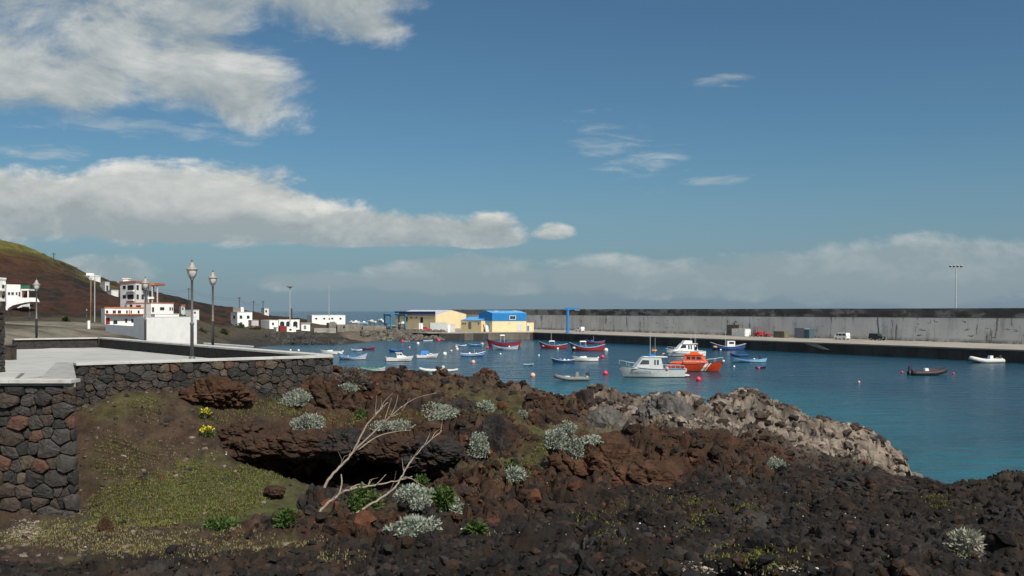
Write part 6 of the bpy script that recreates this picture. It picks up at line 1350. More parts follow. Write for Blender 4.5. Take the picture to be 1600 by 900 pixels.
def rescue():
    p = W(1088, 580); L = 80 / FPX * p.y / math.cos(0.35); k = L / 10.0
    root = empty('rescue_boat', p, -0.35, 'bright orange rescue boat with white diagonal bow stripe', 'rescue boat')
    F = 1.15 * k; OD = mat('dark_orange_paint', (0.40, 0.04, 0.012), 0.45, 0.12, 3)
    rows = hull_parts(root, L, L * 0.33, F, 0.45 * k, 0, 0.5 * k, 0.88, OD, BLACKR, ORANGEB, deck_in=0.04, full=0.42, rake=0.13)
    cabin(root, [(-0.22 * L, F - 0.1), (0.22 * L, F), (0.16 * L, F + 0.45 * k), (0.10 * L, F + 1.25 * k), (-0.20 * L, F + 1.25 * k)], L * 0.13, L * 0.105, ORANGEB, [[(0.115 * L, F + 0.65 * k), (0.02 * L, F + 0.65 * k), (0.02 * L, F + 1.1 * k), (0.09 * L, F + 1.1 * k)], [(0.0, F + 0.65 * k), (-0.07 * L, F + 0.65 * k), (-0.07 * L, F + 1.1 * k), (0.0, F + 1.1 * k)], [(-0.09 * L, F + 0.65 * k), (-0.16 * L, F + 0.65 * k), (-0.16 * L, F + 1.1 * k), (-0.09 * L, F + 1.1 * k)]])
    MB().box(-0.24 * L, 0.12 * L, -L * 0.115, L * 0.115, F + 1.25 * k, F + 1.36 * k).build('cabin_roof', ORANGEB, root, bevel=0.03)
    MB().side([(-0.12 * L, F + 1.36 * k), (0.06 * L, F + 1.36 * k), (0.02 * L, F + 1.75 * k), (-0.10 * L, F + 1.75 * k)], L * 0.07, L * 0.06).build('upper_bridge', ORANGEB, root, bevel=0.02)
    MB().side([(-0.49 * L, F - 0.05), (-0.24 * L, F - 0.05), (-0.24 * L, F + 0.35 * k), (-0.45 * L, F + 0.22 * k)], L * 0.12, L * 0.10).build('engine_casing', ORANGEB, root, bevel=0.03)
    for x_, h_ in ((-0.10, 3.0), (-0.04, 1.2), (0.02, 1.0)): MB().tube([(x_ * L, 0, F + 1.7 * k), (x_ * L, 0, F + 1.7 * k + h_ * k)], 0.035, 5).build('mast', STEEL, root)
    for x_, z_ in ((0.02, 2.0), (0.08, 1.5), (-0.02, 2.6)): MB().ball((x_ * L, 0.0, F + z_ * k), 0.16 * k, 10, 6).build('radar_dome', GEL, root)
    MB().side([(0.15, F + 1.36 * k), (-1.0 * k, F + 1.36 * k), (-0.8 * k, F + 1.75 * k), (0.0, F + 1.7 * k)], 0.4 * k).build('life_raft', GEL, root, bevel=0.05)
    rail(root, [(0.18 * L, -L * 0.14, F + 0.05), (0.34 * L, -L * 0.10, F + 0.2 * k), (0.48 * L, 0, F + 0.42 * k), (0.34 * L, L * 0.10, F + 0.2 * k), (0.18 * L, L * 0.14, F + 0.05)], 0.6 * k, 'bow_rail', 0.025)
    MB().tube([(0.485 * L, -0.35, F + 0.42 * k), (0.50 * L, 0, F + 0.46 * k), (0.485 * L, 0.35, F + 0.42 * k)], 0.16 * k, 8).build('bow_fender', GEL, root)
    # the stripe follows the topside skin
    pts_ = []
    def skin(s, f): # point on the camera side of the hull
        i = s * (len(rows) - 1); a = int(i); t = i - a; b = min(a + 1, len(rows) - 1)
        lo = [Vector(rows[q][3]) for q in (a, b)]; mi = [Vector(rows[q][4]) for q in (a, b)]; hi = [Vector(rows[q][5]) for q in (a, b)]
        l_, m__, h_ = lo[0].lerp(lo[1], t), mi[0].lerp(mi[1], t), hi[0].lerp(hi[1], t)
        v = l_.lerp(m__, f * 2) if f < 0.5 else m__.lerp(h_, f * 2 - 1); return Vector((v.x, -v.y - 0.02, v.z))
    for s0, wd in ((0.665, 0.05), (0.735, 0.02)):
        q = MB(); vs = []
        for i in range(7):
            f = i / 6; vs += [skin(s0 + 0.075 * f, f), skin(s0 + wd + 0.075 * f, f)]
        q.raw(vs, [(2 * i, 2 * i + 1, 2 * i + 3, 2 * i + 2) for i in range(6)]); q.build('white_stripe', GEL, root)
    lettering(root, 'SALVAMENTO MARITIMO', (-0.03 * L, -L * 0.1305, F + 0.22 * k), (R(86), 0, 0), 0.34 * k, GEL, 0.01)
rescue()
# boats laid up in the yard
def laid_up(px, py, D, Lpx, label, m, yaw, tall=1.0):
    L = Lpx / FPX * D; root = empty('laid_up_boat', Zp(px, D, land_z(Zp(px, D, 0).x, D)), yaw, label, 'boat', 'boats laid up ashore'); zz = zy(py, D) - root.location.z
    q = empty('x'); bpy.data.objects.remove(q)
    rows = hull_grid(L, L * 0.36, L * 0.15, L * 0.06, 0, L * 0.1, 0.8)
    b = MB(); strip(b, rows, 0, 5); o = b.build('hull', m, root, smooth=True); o.location.z = max(zz, 0.9)
    c = MB().side([(-0.15 * L, L * 0.1), (0.25 * L, L * 0.12), (0.1 * L, L * 0.28 * tall), (-0.15 * L, L * 0.28 * tall)], L * 0.12, L * 0.1).build('cabin', GEL, root, bevel=0.03); c.location.z = max(zz, 0.9)
    for x_ in (-0.3, 0.2):
        for sy in (-0.12, 0.12): MB().tube([(x_ * L, sy * L, -0.2), (x_ * L, sy * L * 0.6, max(zz, 0.9))], 0.08, 5).build('cradle_prop', POLED, root)
for a in ((556, 504.5, 430, 14, 'white boat laid up ashore, leftmost behind the yard wall', GEL, 0.5), (569, 505.5, 425, 13, 'blue boat laid up second from left behind the yard wall', LBLUE, 0.2), (581, 503.5, 420, 14, 'white boat laid up third from left behind the yard wall', GEL, 2.8),
          (595, 502.0, 412, 14, 'big white boat laid up just left of the travel lift', GEL, 2.3), (629, 506, 402, 13, 'small white boat laid up right of the travel lift', GEL, 0.6), (549, 503.5, 440, 9, 'tiny boat laid up beside the end of the white hall', GELG, 0.9)): laid_up(*a)

for o in list(COL.objects):
    if o.parent is None and o.type == 'EMPTY' and o.get('category') in ('fishing boat', 'motor boat', 'patrol boat', 'rescue boat'): o.scale = (1, 1, 1.22)
# ------------------------------------------------------------------ buoys
BRED = mat('red_buoy_plastic', (0.55, 0.03, 0.05), 0.4, 0.1, 3); BPINK = mat('faded_pink_buoy_plastic', (0.60, 0.33, 0.28), 0.5, 0.12, 3); BWHT = mat('white_buoy_plastic', (0.68, 0.66, 0.60), 0.5, 0.08, 3); BYEL = mat('yellow_buoy_plastic', (0.6, 0.5, 0.2), 0.5, 0.1, 3)
for px, py, r, m, lab in (
    (832.5, 588.6, 4.0, BPINK, 'faded pink buoy in front of the tiny grey dinghy'), (946, 585.4, 4.0, BRED, 'red buoy between the dark rigid inflatable and the patrol boat'), (941.5, 559.4, 3.0, BRED, 'red buoy right of the white open motor boat'),
    (1037, 556.2, 3.0, BPINK, 'pink and white buoy left of the flybridge cruiser'), (1091.5, 595.0, 4.2, BRED, 'large red buoy below the orange rescue boat'), (695, 554.8, 3.2, BWHT, 'white buoy right of the blue canvas motor boat'),
    (739.5, 567.5, 3.2, BPINK, 'pale red buoy below the slim blue boat'), (653.2, 537.8, 2.2, BWHT, 'white buoy beyond the blue canvas motor boat'), (629, 534.8, 2.4, BRED, 'red buoy touching the left tiny white dinghy'),
    (705, 549.4, 2.0, BPINK, 'orange pink buoy, left of three in mid harbour'), (714.5, 546.6, 2.2, BWHT, 'pale buoy, right of three in mid harbour'), (713, 543.6, 2.4, BPINK, 'pale pink buoy, upper of three in mid harbour'),
    (947, 548.8, 3.2, BWHT, 'white buoy right of the red boat with white canopy'), (753.5, 538.8, 2.2, BYEL, 'yellowish buoy at the bow of the bright blue boat'), (762, 544.4, 2.0, BRED, 'small red buoy left of the dark red fishing boat'),
    (842, 556, 1.4, BWHT, 'tiny white float below the thin masted red boat'), (782, 553.8, 1.4, BWHT, 'tiny white float below the blue and white fishing boat'), (466.5, 548.4, 1.8, BWHT, 'white float near the far parapet, right one'), (454, 548, 1.5, BWHT, 'white float near the far parapet, left one'),
    (685.5, 533.4, 2.6, BRED, 'red buoy where boulder bank meets the old quay'), (871.5, 545.8, 1.8, BWHT, 'white float touching the thin masted red boat'), (1342, 598.0, 2.0, BPINK, 'tiny pink white float alone on the right water'),
    (1409.5, 582.8, 2.0, BRED, 'small red buoy left of the black and red inflatable'), (1489.5, 584.8, 2.0, BRED, 'small red buoy right of the black and red inflatable'), (1147, 573.6, 1.6, BWHT, 'tiny white float left of the black dinghy'),
    (1185.5, 576.6, 2.2, BRED, 'pink red float against the black dinghy'), (640, 543.6, 1.5, BPINK, 'tiny pink float beyond the white hardtop cruiser'), (1126, 547.2, 1.5, BWHT, 'tiny white float below the dark blue wheelhouse boat')):
    p = W(px, py); rr = r / FPX * p.y; root = empty('mooring_buoy', p, 0, lab, 'buoy', 'mooring buoys in the harbour')
    MB().ball((0, 0, rr * 0.55), rr, 12, 8).build('float', m, root, smooth=True); MB().lathe([(rr * 0.14, 0), (rr * 0.14, rr * 0.25), (rr * 0.05, rr * 0.3)], 6, (0, 0, rr * 1.5)).build('eye', GREYM, root)
# ------------------------------------------------------------------ boulder banks at the far shore (too small to count)
def rubble_bank(name, n, sampler, smin, smax, m, kind='stuff', sub=1):
    vs, fs = [], []; bm = bmesh.new(); bmesh.ops.create_icosphere(bm, subdivisions=sub, radius=1.0); bv = np.array([v.co[:] for v in bm.verts]); bf = np.array([[v.index for v in f.verts] for f in bm.faces]); bm.free()
    P_ = sampler(n); k = len(bv); out = np.empty((n, k, 3))
    for i in range(n):
        s = smin + (smax - smin) * rng.random() ** 2.2
        jit = 1 + 0.35 * (rng.random((k, 1)) - 0.5) * 2
        q, _ = np.linalg.qr(rng.normal(size=(3, 3))); out[i] = (bv * jit * np.array([1.0, 0.8, 0.65])) @ q * s + P_[i]
    F = (bf[None] + (np.arange(n) * k)[:, None, None]).reshape(-1, 3)
    me = bpy.data.meshes.new(name); me.from_pydata(out.reshape(-1, 3).tolist(), [], F.tolist()); me.update()
    me.polygons.foreach_set('use_smooth', np.zeros(len(me.polygons), bool))
    o = link_mesh(name, me, m); o['kind'] = kind; return o
ARM = mat('armour_rock', (0.085, 0.075, 0.062), 0.95, 0.6, 0.35, 0.5, 2)
def bank1(n):
    px = rng.uniform(566, 694, n); f = rng.random(n); D = 358 + 26 * f; z = 0.0 + 2.7 * np.minimum(f * 1.5, 1); return np.c_[(px - 800) / FPX * D, D, z + rng.normal(0, 0.15, n)]
rubble_bank('boulder_bank', 900, bank1, 0.5, 1.3, ARM)
def bank2(n):
    px = rng.uniform(418, 540, n); f = rng.random(n); D = 316 + 26 * f; top_ = 2.6 * np.clip((545 - px) / 60, 0, 1); z = top_ * np.minimum(f * 1.6, 1); return np.c_[(px - 800) / FPX * D, D, z + rng.normal(0, 0.15, n)]
rubble_bank('dark_boulder_bank', 800, bank2, 0.5, 1.5, mat('dark_armour_rock', (0.034, 0.031, 0.028), 0.95, 0.6, 0.35, 0.5, 2))
# ------------------------------------------------------------------ loose lava rubble
def fast_mesh(name, verts, faces, m, parent=None, colors=None):
    k = faces.shape[1]; me = bpy.data.meshes.new(name); me.vertices.add(len(verts)); me.vertices.foreach_set('co', verts.ravel().astype(np.float32))
    me.loops.add(faces.size); me.loops.foreach_set('vertex_index', faces.ravel().astype(np.int32)); me.polygons.add(len(faces))
    me.polygons.foreach_set('loop_start', np.arange(0, faces.size, k, dtype=np.int32)); me.polygons.foreach_set('loop_total', np.full(len(faces), k, np.int32)); me.update(calc_edges=True)
    if colors is not None:
        ca = me.color_attributes.new('tint', 'FLOAT_COLOR', 'POINT'); ca.data.foreach_set('color', np.c_[colors, np.ones(len(colors))].ravel().astype(np.float32))
    return link_mesh(name, me, m, parent)
bm = bmesh.new(); bmesh.ops.create_icosphere(bm, subdivisions=1, radius=1.0); ICO = np.array([v.co[:] for v in bm.verts]); ICF = np.array([[v.index for v in f.verts] for f in bm.faces]); bm.free()
bm = bmesh.new(); bmesh.ops.create_icosphere(bm, subdivisions=2, radius=1.0); ICO2 = np.array([v.co[:] for v in bm.verts]); ICF2 = np.array([[v.index for v in f.verts] for f in bm.faces]); bm.free()
def rocks_stuff(name, pos, smin, smax, cols, sink=0.25, hi=False, power=3.0):
    base, bf = (ICO2, ICF2) if hi else (ICO, ICF)
    n = len(pos); k = len(base); s = smin + (smax - smin) * rng.random(n) ** power
    A_ = rng.normal(size=(n, 3, 3)); Q = np.linalg.qr(A_)[0]
    v = base[None] * (1 + 0.6 * (rng.random((n, k, 1)) - 0.5)) * (0.6 + 0.8 * rng.random((n, 1, 3)))
    v = np.einsum('nki,nij->nkj', v, Q) * s[:, None, None]; v[..., 2] *= 0.8; v += pos[:, None]; v[..., 2] -= (s * sink)[:, None]
    c = np.array(cols)[rng.integers(0, len(cols), n)] * (0.6 + 0.8 * rng.random((n, 1))); c = np.repeat(c[:, None], k, 1).reshape(-1, 3)
    o = fast_mesh(name, v.reshape(-1, 3), (bf[None] + (np.arange(n) * k)[:, None, None]).reshape(-1, 3), LAVA, None, c); o['kind'] = 'stuff'
    o.data.polygons.foreach_set('use_smooth', np.zeros(len(o.data.polygons), bool))
    return o
kw = WG[..., 2]; rw_ = WG[..., 3]; pw_ = WG[..., 4]; sw_ = WG[..., 0]
ALLF = [(800, 700, 3000, 900)]
rocks_stuff('lava_rubble', scatter(9000, ALLF, np.clip(kw + 0.1 * rw_, 0, 1) ** 2), 0.012, 0.085, [(0.017, 0.015, 0.014), (0.022, 0.019, 0.017), (0.034, 0.021, 0.014), (0.013, 0.012, 0.012)])
rocks_stuff('brown_lava_rubble', scatter(3000, ALLF, rw_ ** 2 * (GY > 13)), 0.02, 0.15, [(0.043, 0.023, 0.014), (0.026, 0.018, 0.014), (0.065, 0.028, 0.016), (0.02, 0.017, 0.015)], hi=True)
rocks_stuff('pale_rubble', scatter(700, ALLF, pw_ ** 3), 0.05, 0.22, [(0.15, 0.125, 0.10), (0.07, 0.058, 0.048), (0.17, 0.14, 0.115), (0.035, 0.03, 0.027), (0.05, 0.035, 0.026)], hi=True)
rocks_stuff('soil_stones', scatter(2600, [(220, 700, 260, 170), (180, 860, 300, 60)], (sw_ + WG[..., 1]) ** 1.5), 0.012, 0.075, [(0.05, 0.036, 0.027), (0.075, 0.045, 0.032), (0.035, 0.03, 0.027), (0.13, 0.105, 0.085)])
rocks_stuff('white_pebbles', scatter(280, [(800, 760, 900, 150)], (kw + sw_ + 0.4 * rw_)), 0.006, 0.022, [(0.34, 0.31, 0.27), (0.48, 0.45, 0.41)], 0.0)
rocks_stuff('pale_gravel_patch', scatter(2600, [(1075, 888, 70, 12), (1170, 890, 110, 12), (100, 798, 40, 7), (40, 830, 30, 20)]), 0.005, 0.018, [(0.22, 0.18, 0.145), (0.32, 0.28, 0.23), (0.15, 0.125, 0.10)], 0.0)

# ------------------------------------------------------------------ grass and low plants
bpy.context.view_layer.update(); DG = bpy.context.evaluated_depsgraph_get()
def on_surface(px, py, tries=1):
    d = Vector(((px - 800) / FPX, 1.0, (HOR - py) / FPX)).normalized()
    hit, loc, nrm, idx, ob, mx = SC.ray_cast(DG, Vector((0, 0.5, EYE)), d)
    return loc if hit and loc.y < 60 else None
def on_ground(px, py):
    return on_surface(px, py) or on_surface(px, py + 6)
sx_, sy_, sz_ = SHELF_TOP; gok = VIS & (CM < 0.05)
PX_ = np.r_[GX2[gok], sx_.ravel()]; PY_ = np.r_[GY2[gok], sy_.ravel()]; PZ_ = np.r_[GZ[gok], sz_.ravel()]
PA_ = np.r_[AREA[gok], np.full(sx_.size, 0.0008)]; PU_ = 800 + FPX * PX_ / PY_; PV_ = HOR - FPX * (PZ_ - EYE) / PY_
PN_ = fbm(PX_, PY_, PX_ * 0, 1.5, 5, 333, 0.62)
def scatter_px(n, blobs, thr=0.0, soft=0.25):
    w = np.zeros_like(PX_)
    for px, py, rx, ry in blobs: w = np.maximum(w, np.clip(1 - ((PU_ - px) / rx) ** 2 - ((PV_ - py) / ry) ** 2, 0, 1))
    w = sstep(w + 0.9 * PN_, thr, thr + soft) * (w > 0) * PA_ ** 0.75; k = rng.choice(w.size, n, p=w / w.sum())
    return np.c_[PX_[k] + (rng.random(n) - 0.5) * 0.05, PY_[k] + (rng.random(n) - 0.5) * 0.07, PZ_[k]]
def leaf_mat(name, c1, c2, rough_=0.7):
    m = bpy.data.materials.new(name); m.use_nodes = True; nt = m.node_tree; nt.nodes.clear(); q = NG(nt)
    gi = q.node('ShaderNodeNewGeometry').outputs['Random Per Island']; c = q.mix(gi, c1, c2)
    b = q.node('ShaderNodeBsdfPrincipled'); q.put(b.inputs['Base Color'], c); b.inputs['Roughness'].default_value = rough_; b.inputs['Specular IOR Level'].default_value = 0.25
    tr = q.node('ShaderNodeBsdfTranslucent'); q.put(tr.inputs[0], c); mx = q.node('ShaderNodeMixShader'); mx.inputs[0].default_value = 0.22
    nt.links.new(b.outputs[0], mx.inputs[1]); nt.links.new(tr.outputs[0], mx.inputs[2]); o = q.node('ShaderNodeOutputMaterial'); nt.links.new(mx.outputs[0], o.inputs[0]); return m
GR1 = leaf_mat('green_grass', (0.065, 0.075, 0.018), (0.165, 0.155, 0.045)); GR2 = leaf_mat('dry_grass', (0.14, 0.125, 0.045), (0.24, 0.20, 0.08))
SIL_M = leaf_mat('silver_leaf', (0.15, 0.17, 0.135), (0.34, 0.37, 0.30)); GLF = leaf_mat('green_leaf', (0.03, 0.06, 0.013), (0.085, 0.13, 0.03)); YFL = leaf_mat('yellow_flower', (0.50, 0.40, 0.02), (0.65, 0.55, 0.04))
DRYB = leaf_mat('dry_bush_twig', (0.075, 0.055, 0.045), (0.15, 0.12, 0.10)); BSH = leaf_mat('far_shrub_leaf', (0.035, 0.045, 0.018), (0.08, 0.085, 0.03))
STEM = mat('grey_stem', (0.09, 0.075, 0.06), 0.9, 0.2, 10)
def blades(name, pos, h0, h1, w, m, lean=0.7, kind='stuff'):
    n = len(pos); a = rng.random(n) * 2 * np.pi; h = h0 + (h1 - h0) * rng.random(n) ** 1.5; d = np.c_[np.cos(a), np.sin(a), 0 * a]; s = np.c_[-np.sin(a), np.cos(a), 0 * a]
    up = np.array([[0, 0, 1.0]]); L = lean * rng.random((n, 1))
    v = np.stack([pos - s * w, pos + s * w, pos + (up * 0.6 + d * L * 0.35) * h[:, None] + s * w * 0.8, pos + (up * 0.6 + d * L * 0.35) * h[:, None] - s * w * 0.8, pos + (up * (1 - 0.3 * L) + d * L) * h[:, None]], 1)
    F = np.concatenate([np.stack([np.arange(n) * 5 + i for i in t], 1) for t in ((0, 1, 2), (0, 2, 3), (3, 2, 4))])
    o = fast_mesh(name, v.reshape(-1, 3), F, m); o['kind'] = kind; return o
gn = fbm(GX, GY, 0, 1.4, 4, 333, 0.6)
patch = sstep(gn, -0.05, 0.25)
GB = [(340, 762, 130, 40), (250, 790, 150, 45), (400, 745, 60, 26), (180, 710, 50, 40), (340, 640, 70, 30), (430, 640, 60, 20), (540, 655, 60, 18), (230, 640, 40, 30), (180, 800, 80, 30), (800, 735, 60, 22), (880, 700, 60, 20), (620, 650, 60, 12), (760, 645, 60, 12), (320, 740, 60, 25), (950, 720, 30, 10)]
blades('green_grass', scatter_px(38000, GB, 0.32), 0.015, 0.065, 0.007, GR1, 1.2)
blades('dry_grass', scatter_px(10500, [(150, 840, 230, 40), (300, 850, 250, 40), (520, 655, 80, 18), (400, 640, 60, 18), (540, 870, 60, 20), (800, 740, 60, 20), (230, 720, 100, 60), (760, 830, 40, 10)], 0.42), 0.015, 0.06, 0.005, GR2, 1.2)
YB = [(610 + 400 * 0 + x, y, 40, 18) for x, y in ((380, 790), (390, 815), (550, 800), (700, 800), (740, 830), (870, 790), (930, 785), (340, 835), (1000, 800))]
yp = scatter(330, [(1040, 810, 170, 40), (1150, 795, 60, 16), (1180, 870, 120, 20), (1420, 872, 110, 20), (1480, 785, 80, 14), (950, 815, 60, 25), (1110, 850, 40, 20), (1300, 790, 60, 10), (1240, 880, 100, 20)], sstep(fbm(GX, GY, 0, 2.2, 3, 444), -0.1, 0.35))
yq = np.repeat(yp, 10, 0) + rng.normal(0, 0.05, (len(yp) * 10, 3)) * np.array([1, 1, 0.3])
blades('yellow_green_sprouts', yq, 0.01, 0.04, 0.006, leaf_mat('yellow_green_leaf', (0.06, 0.07, 0.015), (0.15, 0.135, 0.02)), 1.2)
def leaves(center, radii, n, size, rs_, up_bias=0.3, fill=0.75, clumps=14, elong=1.6):
    """leaf-sized faces gathered in clumps through a dome-shaped volume"""
    cl = rs_.normal(size=(clumps, 3)); cl /= np.linalg.norm(cl, axis=1)[:, None]; cl[:, 2] = np.abs(cl[:, 2]); cl *= (fill * rs_.random((clumps, 1)) ** 0.4)
    cr_ = 0.22 + 0.28 * rs_.random(clumps); i = rs_.integers(0, clumps, n); d = rs_.normal(size=(n, 3)); d /= np.linalg.norm(d, axis=1)[:, None]
    p = cl[i] + d * (cr_[i] * rs_.random(n) ** 0.35)[:, None]; p[:, 2] = np.maximum(p[:, 2], -0.05); p = p * np.array(radii)[None] + np.array(center)[None]
    o = d + np.array([[0, 0, up_bias]]) + 0.6 * rs_.normal(size=(n, 3)); o /= np.linalg.norm(o, axis=1)[:, None]
    s = np.cross(o, rs_.normal(size=(n, 3))); s /= np.linalg.norm(s, axis=1)[:, None]; sz = size * (0.6 + 0.8 * rs_.random((n, 1)))
    v = np.stack([p - s * sz * 0.5, p + o * sz * elong * 0.5 - s * 0, p + s * sz * 0.5, p - o * sz * elong * 0.5], 1)
    v = np.stack([p, p + o * sz * elong * 0.5 + s * sz * 0.35, p + o * sz * elong, p + o * sz * elong * 0.5 - s * sz * 0.35], 1)
    return v.reshape(-1, 3), np.arange(n * 4).reshape(n, 4)
def shrub(name, px, py, wpx, hpx, label, m, n, size, seed, cat='shrub', flowers=0, group=None, loc=None, elong=1.6, clumps=14):
    p = loc or on_ground(px, py); k = p.y / FPX; r_ = np.random.default_rng(seed); root = empty(name, p, 0, label, cat, group)
    rad = (wpx * k / 2, wpx * k / 2 * 0.8, hpx * k)
    v, f = leaves((0, 0, 0.02), rad, n, size, r_, clumps=clumps, elong=elong); fast_mesh('foliage', v, f, m, root)
    q = MB()
    for j in range(9):
        a = r_.random() * 6.28; e = Vector((math.cos(a) * rad[0] * 0.7, math.sin(a) * rad[1] * 0.7, rad[2] * (0.4 + 0.5 * r_.random())))
        MB_ = q.tube([(0, 0, -0.05), e * 0.5 + Vector((0, 0, 0.03)), e], 0.012, 4, 0.004)
    q.build('stems', STEM, root)['kind'] = 'stuff'
    if flowers:
        v, f = leaves((0, 0, rad[2] * 0.55), (rad[0] * 0.9, rad[1] * 0.9, rad[2] * 0.6), flowers, size * 1.1, r_, 1.0, elong=1.0); fast_mesh('flowers', v, f, YFL, root)['kind'] = 'stuff'
    return root
SH = [(452, 634, 62, 24, 'silver grey shrub at the foot of the parapet end'), (474, 674, 56, 28, 'round silver grey shrub above the left end of the hollow'), (606, 674, 70, 13, 'low flat silver shrub on the lip of the lava shelf'), (684, 657, 76, 22, 'wide silver shrub in the middle of the brown rocks'),
      (757, 645, 42, 18, 'silver shrub below the tallest lava pinnacle'), (748, 716, 40, 40, 'tall silver shrub right of the hollow'), (886, 682, 34, 20, 'small silver shrub at the top of the right hand cluster'), (872, 704, 48, 26, 'silver shrub at the left of the right hand cluster'),
      (900, 718, 30, 30, 'narrow silver shrub at the right of the right hand cluster'), (924, 696, 42, 8, 'flat silver shrub hugging the rust brown block'), (803, 757, 40, 18, 'silver shrub in the small grassy hollow'), (645, 800, 86, 26, 'broad silver shrub behind the leafy green plant'),
      (640, 850, 100, 24, 'lowest silver shrub nearest the camera, left of centre'), (708, 812, 44, 18, 'silver shrub right of the leafy green plant'), (817, 655, 18, 9, 'tiny silver shrub among the brown rocks'), (1220, 736, 34, 12, 'pale grey shrub at the foot of the headland'), (540, 612, 30, 10, 'tiny silver shrub beside the dry bush')]
for i, (px, py, w_, h_, lab) in enumerate(SH): shrub('silver_shrub', px, py, w_, h_, lab, SIL_M, int(500 + w_ * h_ * 1.3), 0.035, 900 + i, group='silver shrubs on the lava')
shrub('pale_shrub', 1557, 893, 62, 40, 'pale dry shrub alone at the lower right corner', leaf_mat('pale_dry_leaf', (0.17, 0.165, 0.125), (0.36, 0.35, 0.28)), 3200, 0.02, 950, elong=2.6)
shrub('dry_bush', 546, 606, 58, 28, 'dry grey brown leafless bush on the crest beside the parapet end', DRYB, 2600, 0.04, 951, elong=3.4)
shrub('flowering_plant', 311, 657, 24, 14, 'upper clump of yellow flowers on the brown slope', GLF, 300, 0.035, 952, 'plant', 200, 'yellow flowering plants'); shrub('flowering_plant', 312, 686, 28, 14, 'lower clump of yellow flowers on the brown slope', GLF, 350, 0.035, 953, 'plant', 240, 'yellow flowering plants')
for i, (px, py, w_, h_, lab) in enumerate(((690, 800, 36, 32, 'bright green leafy plant at the right of the dead branches'), (562, 806, 60, 34, 'leafy green plant growing between the dead branches'), (432, 832, 44, 22, 'low green plant left of the dead branch root'), (562, 655, 26, 12, 'small fresh green plant on top of the lava shelf'), (330, 838, 60, 14, 'low spreading green plant at the bottom left'), (655, 770, 28, 20, 'thin green plant in the mouth of the hollow'), (740, 845, 30, 9, 'small yellow green plant right of the lowest silver shrub'), (800, 742, 26, 10, 'small green plant behind the hollow silver shrub'))):
    shrub('leafy_plant', px, py, w_, h_, lab, GLF, int(260 + w_ * h_ * 0.6), 0.05, 960 + i, 'plant', clumps=10)
# bushes of the village shore
for i, (px, D, w_, h_, lab) in enumerate(((316, 260, 16, 9, 'green bush at the right foot of the white block'), (332, 275, 18, 8, 'yellowish bush between white block and second street lamp'), (350, 300, 16, 7, 'low bush right of the second street lamp'), (290, 330, 12, 7, 'bush beside the tiny orange roofed house'), (306, 335, 12, 8, 'bush among the low white sheds'), (103, 200, 8, 7, 'small green bush on the street under the hill'), (374, 395, 16, 7, 'dark bush before the cubic white house'), (400, 385, 20, 6, 'low dark bushes left of the arcade'))):
    X_ = Zp(px, D, 0); loc = Vector((X_.x, D, land_z(X_.x, D) - 0.1)); shrub('bush', px, 0, w_, h_, lab, BSH, 700, 0.4, 980 + i, 'bush', loc=loc)

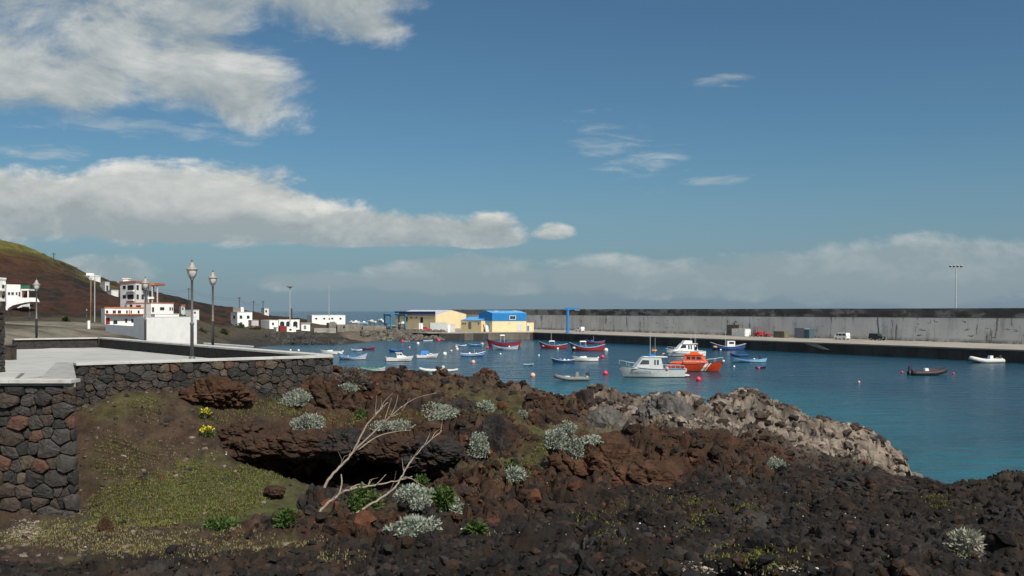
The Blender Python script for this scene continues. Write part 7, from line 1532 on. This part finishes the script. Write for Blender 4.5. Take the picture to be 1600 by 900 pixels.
# ------------------------------------------------------------------ dead branches
BARK = mat('bleached_bark', (0.24, 0.195, 0.15), 0.85, 0.25, 12, 0.5, 60)
def branch(label, main, r0, r1, twigs, D0, D1):
    n = len(main); pts_ = [P(px, py, D0 + (D1 - D0) * i / (n - 1)) for i, (px, py) in enumerate(main)]
    root = empty('dead_branch', pts_[0], 0, label, 'dead branch'); o = pts_[0]
    def smooth(ps, m=5):
        out_ = []
        for i in range(len(ps) - 1):
            a, b_, c_, d_ = ps[max(i - 1, 0)], ps[i], ps[i + 1], ps[min(i + 2, len(ps) - 1)]
            for j in range(m):
                t = j / m; out_.append(0.5 * ((2 * b_) + (c_ - a) * t + (2 * a - 5 * b_ + 4 * c_ - d_) * t * t + (3 * b_ - a - 3 * c_ + d_) * t ** 3))
        return out_ + [ps[-1]]
    jit = random.Random(int(main[0][0])); sm = [p_ - o + Vector((jit.uniform(-1, 1), jit.uniform(-1, 1), jit.uniform(-1, 1))) * 0.012 for p_ in smooth(pts_)]
    MB().tube(sm, r0, 7, r1).build('stem', BARK, root, smooth=True)
    for _ in range(9):
        i_ = jit.randrange(len(sm) // 3, len(sm)); a_ = sm[i_]; dr_ = (sm[min(i_ + 1, len(sm) - 1)] - sm[i_ - 1]).normalized(); v_ = (dr_ + Vector((jit.uniform(-1, 1), jit.uniform(-1, 1), jit.uniform(-0.3, 1))) * 0.8).normalized(); l_ = jit.uniform(0.12, 0.45)
        MB().tube([a_, a_ + v_ * l_ * 0.5 + Vector((0, 0, jit.uniform(-0.03, 0.05))), a_ + v_ * l_ + Vector((jit.uniform(-0.06, 0.06), 0, jit.uniform(-0.06, 0.06)))], 0.007, 4, 0.002).build('twig', BARK, root)
    for tw, ra, rb in twigs:
        Dm = D0 + (D1 - D0) * 0.6; MB().tube([p_ - o for p_ in smooth([P(px, py, Dm + 0.12 * i) for i, (px, py) in enumerate(tw)])], ra, 5, rb).build('twig', BARK, root, smooth=True)
branch('tallest forked dead branch leaning over the hollow', [(497, 790), (510, 756), (530, 730), (551, 706), (570, 668), (590, 645), (606, 629)], 0.031, 0.010,
       [([(551, 706), (577, 682), (600, 660), (628, 635)], 0.022, 0.008), ([(560, 703), (588, 683), (615, 675), (642, 672)], 0.016, 0.006), ([(600, 660), (606, 640), (612, 622)], 0.010, 0.003), ([(606, 652), (625, 645), (640, 622)], 0.008, 0.003), ([(610, 650), (618, 634), (622, 616)], 0.008, 0.003), ([(596, 640), (600, 628), (614, 614)], 0.008, 0.003), ([(625, 638), (650, 622), (682, 614)], 0.008, 0.003)], 18.6, 19.4)
branch('arched bleached dead branch rising from the dark boulder', [(484, 830), (491, 812), (503, 796), (520, 780), (541, 767), (575, 760), (611, 753), (643, 745)], 0.031, 0.010,
       [([(530, 772), (534, 755), (533, 741)], 0.018, 0.010), ([(545, 765), (560, 757), (580, 760)], 0.014, 0.006), ([(585, 760), (597, 748), (603, 741)], 0.010, 0.004), ([(640, 746), (662, 760), (684, 772)], 0.008, 0.003)], 17.4, 18.0)
branch('long straight dead branch pointing up to the right', [(521, 827), (545, 810), (571, 793), (600, 776), (620, 758), (629, 742), (643, 720), (658, 701), (675, 686), (691, 672)], 0.025, 0.007, [([(660, 700), (668, 686), (672, 676)], 0.008, 0.003), ([(628, 745), (642, 748), (655, 752)], 0.008, 0.003)], 16.8, 17.8)
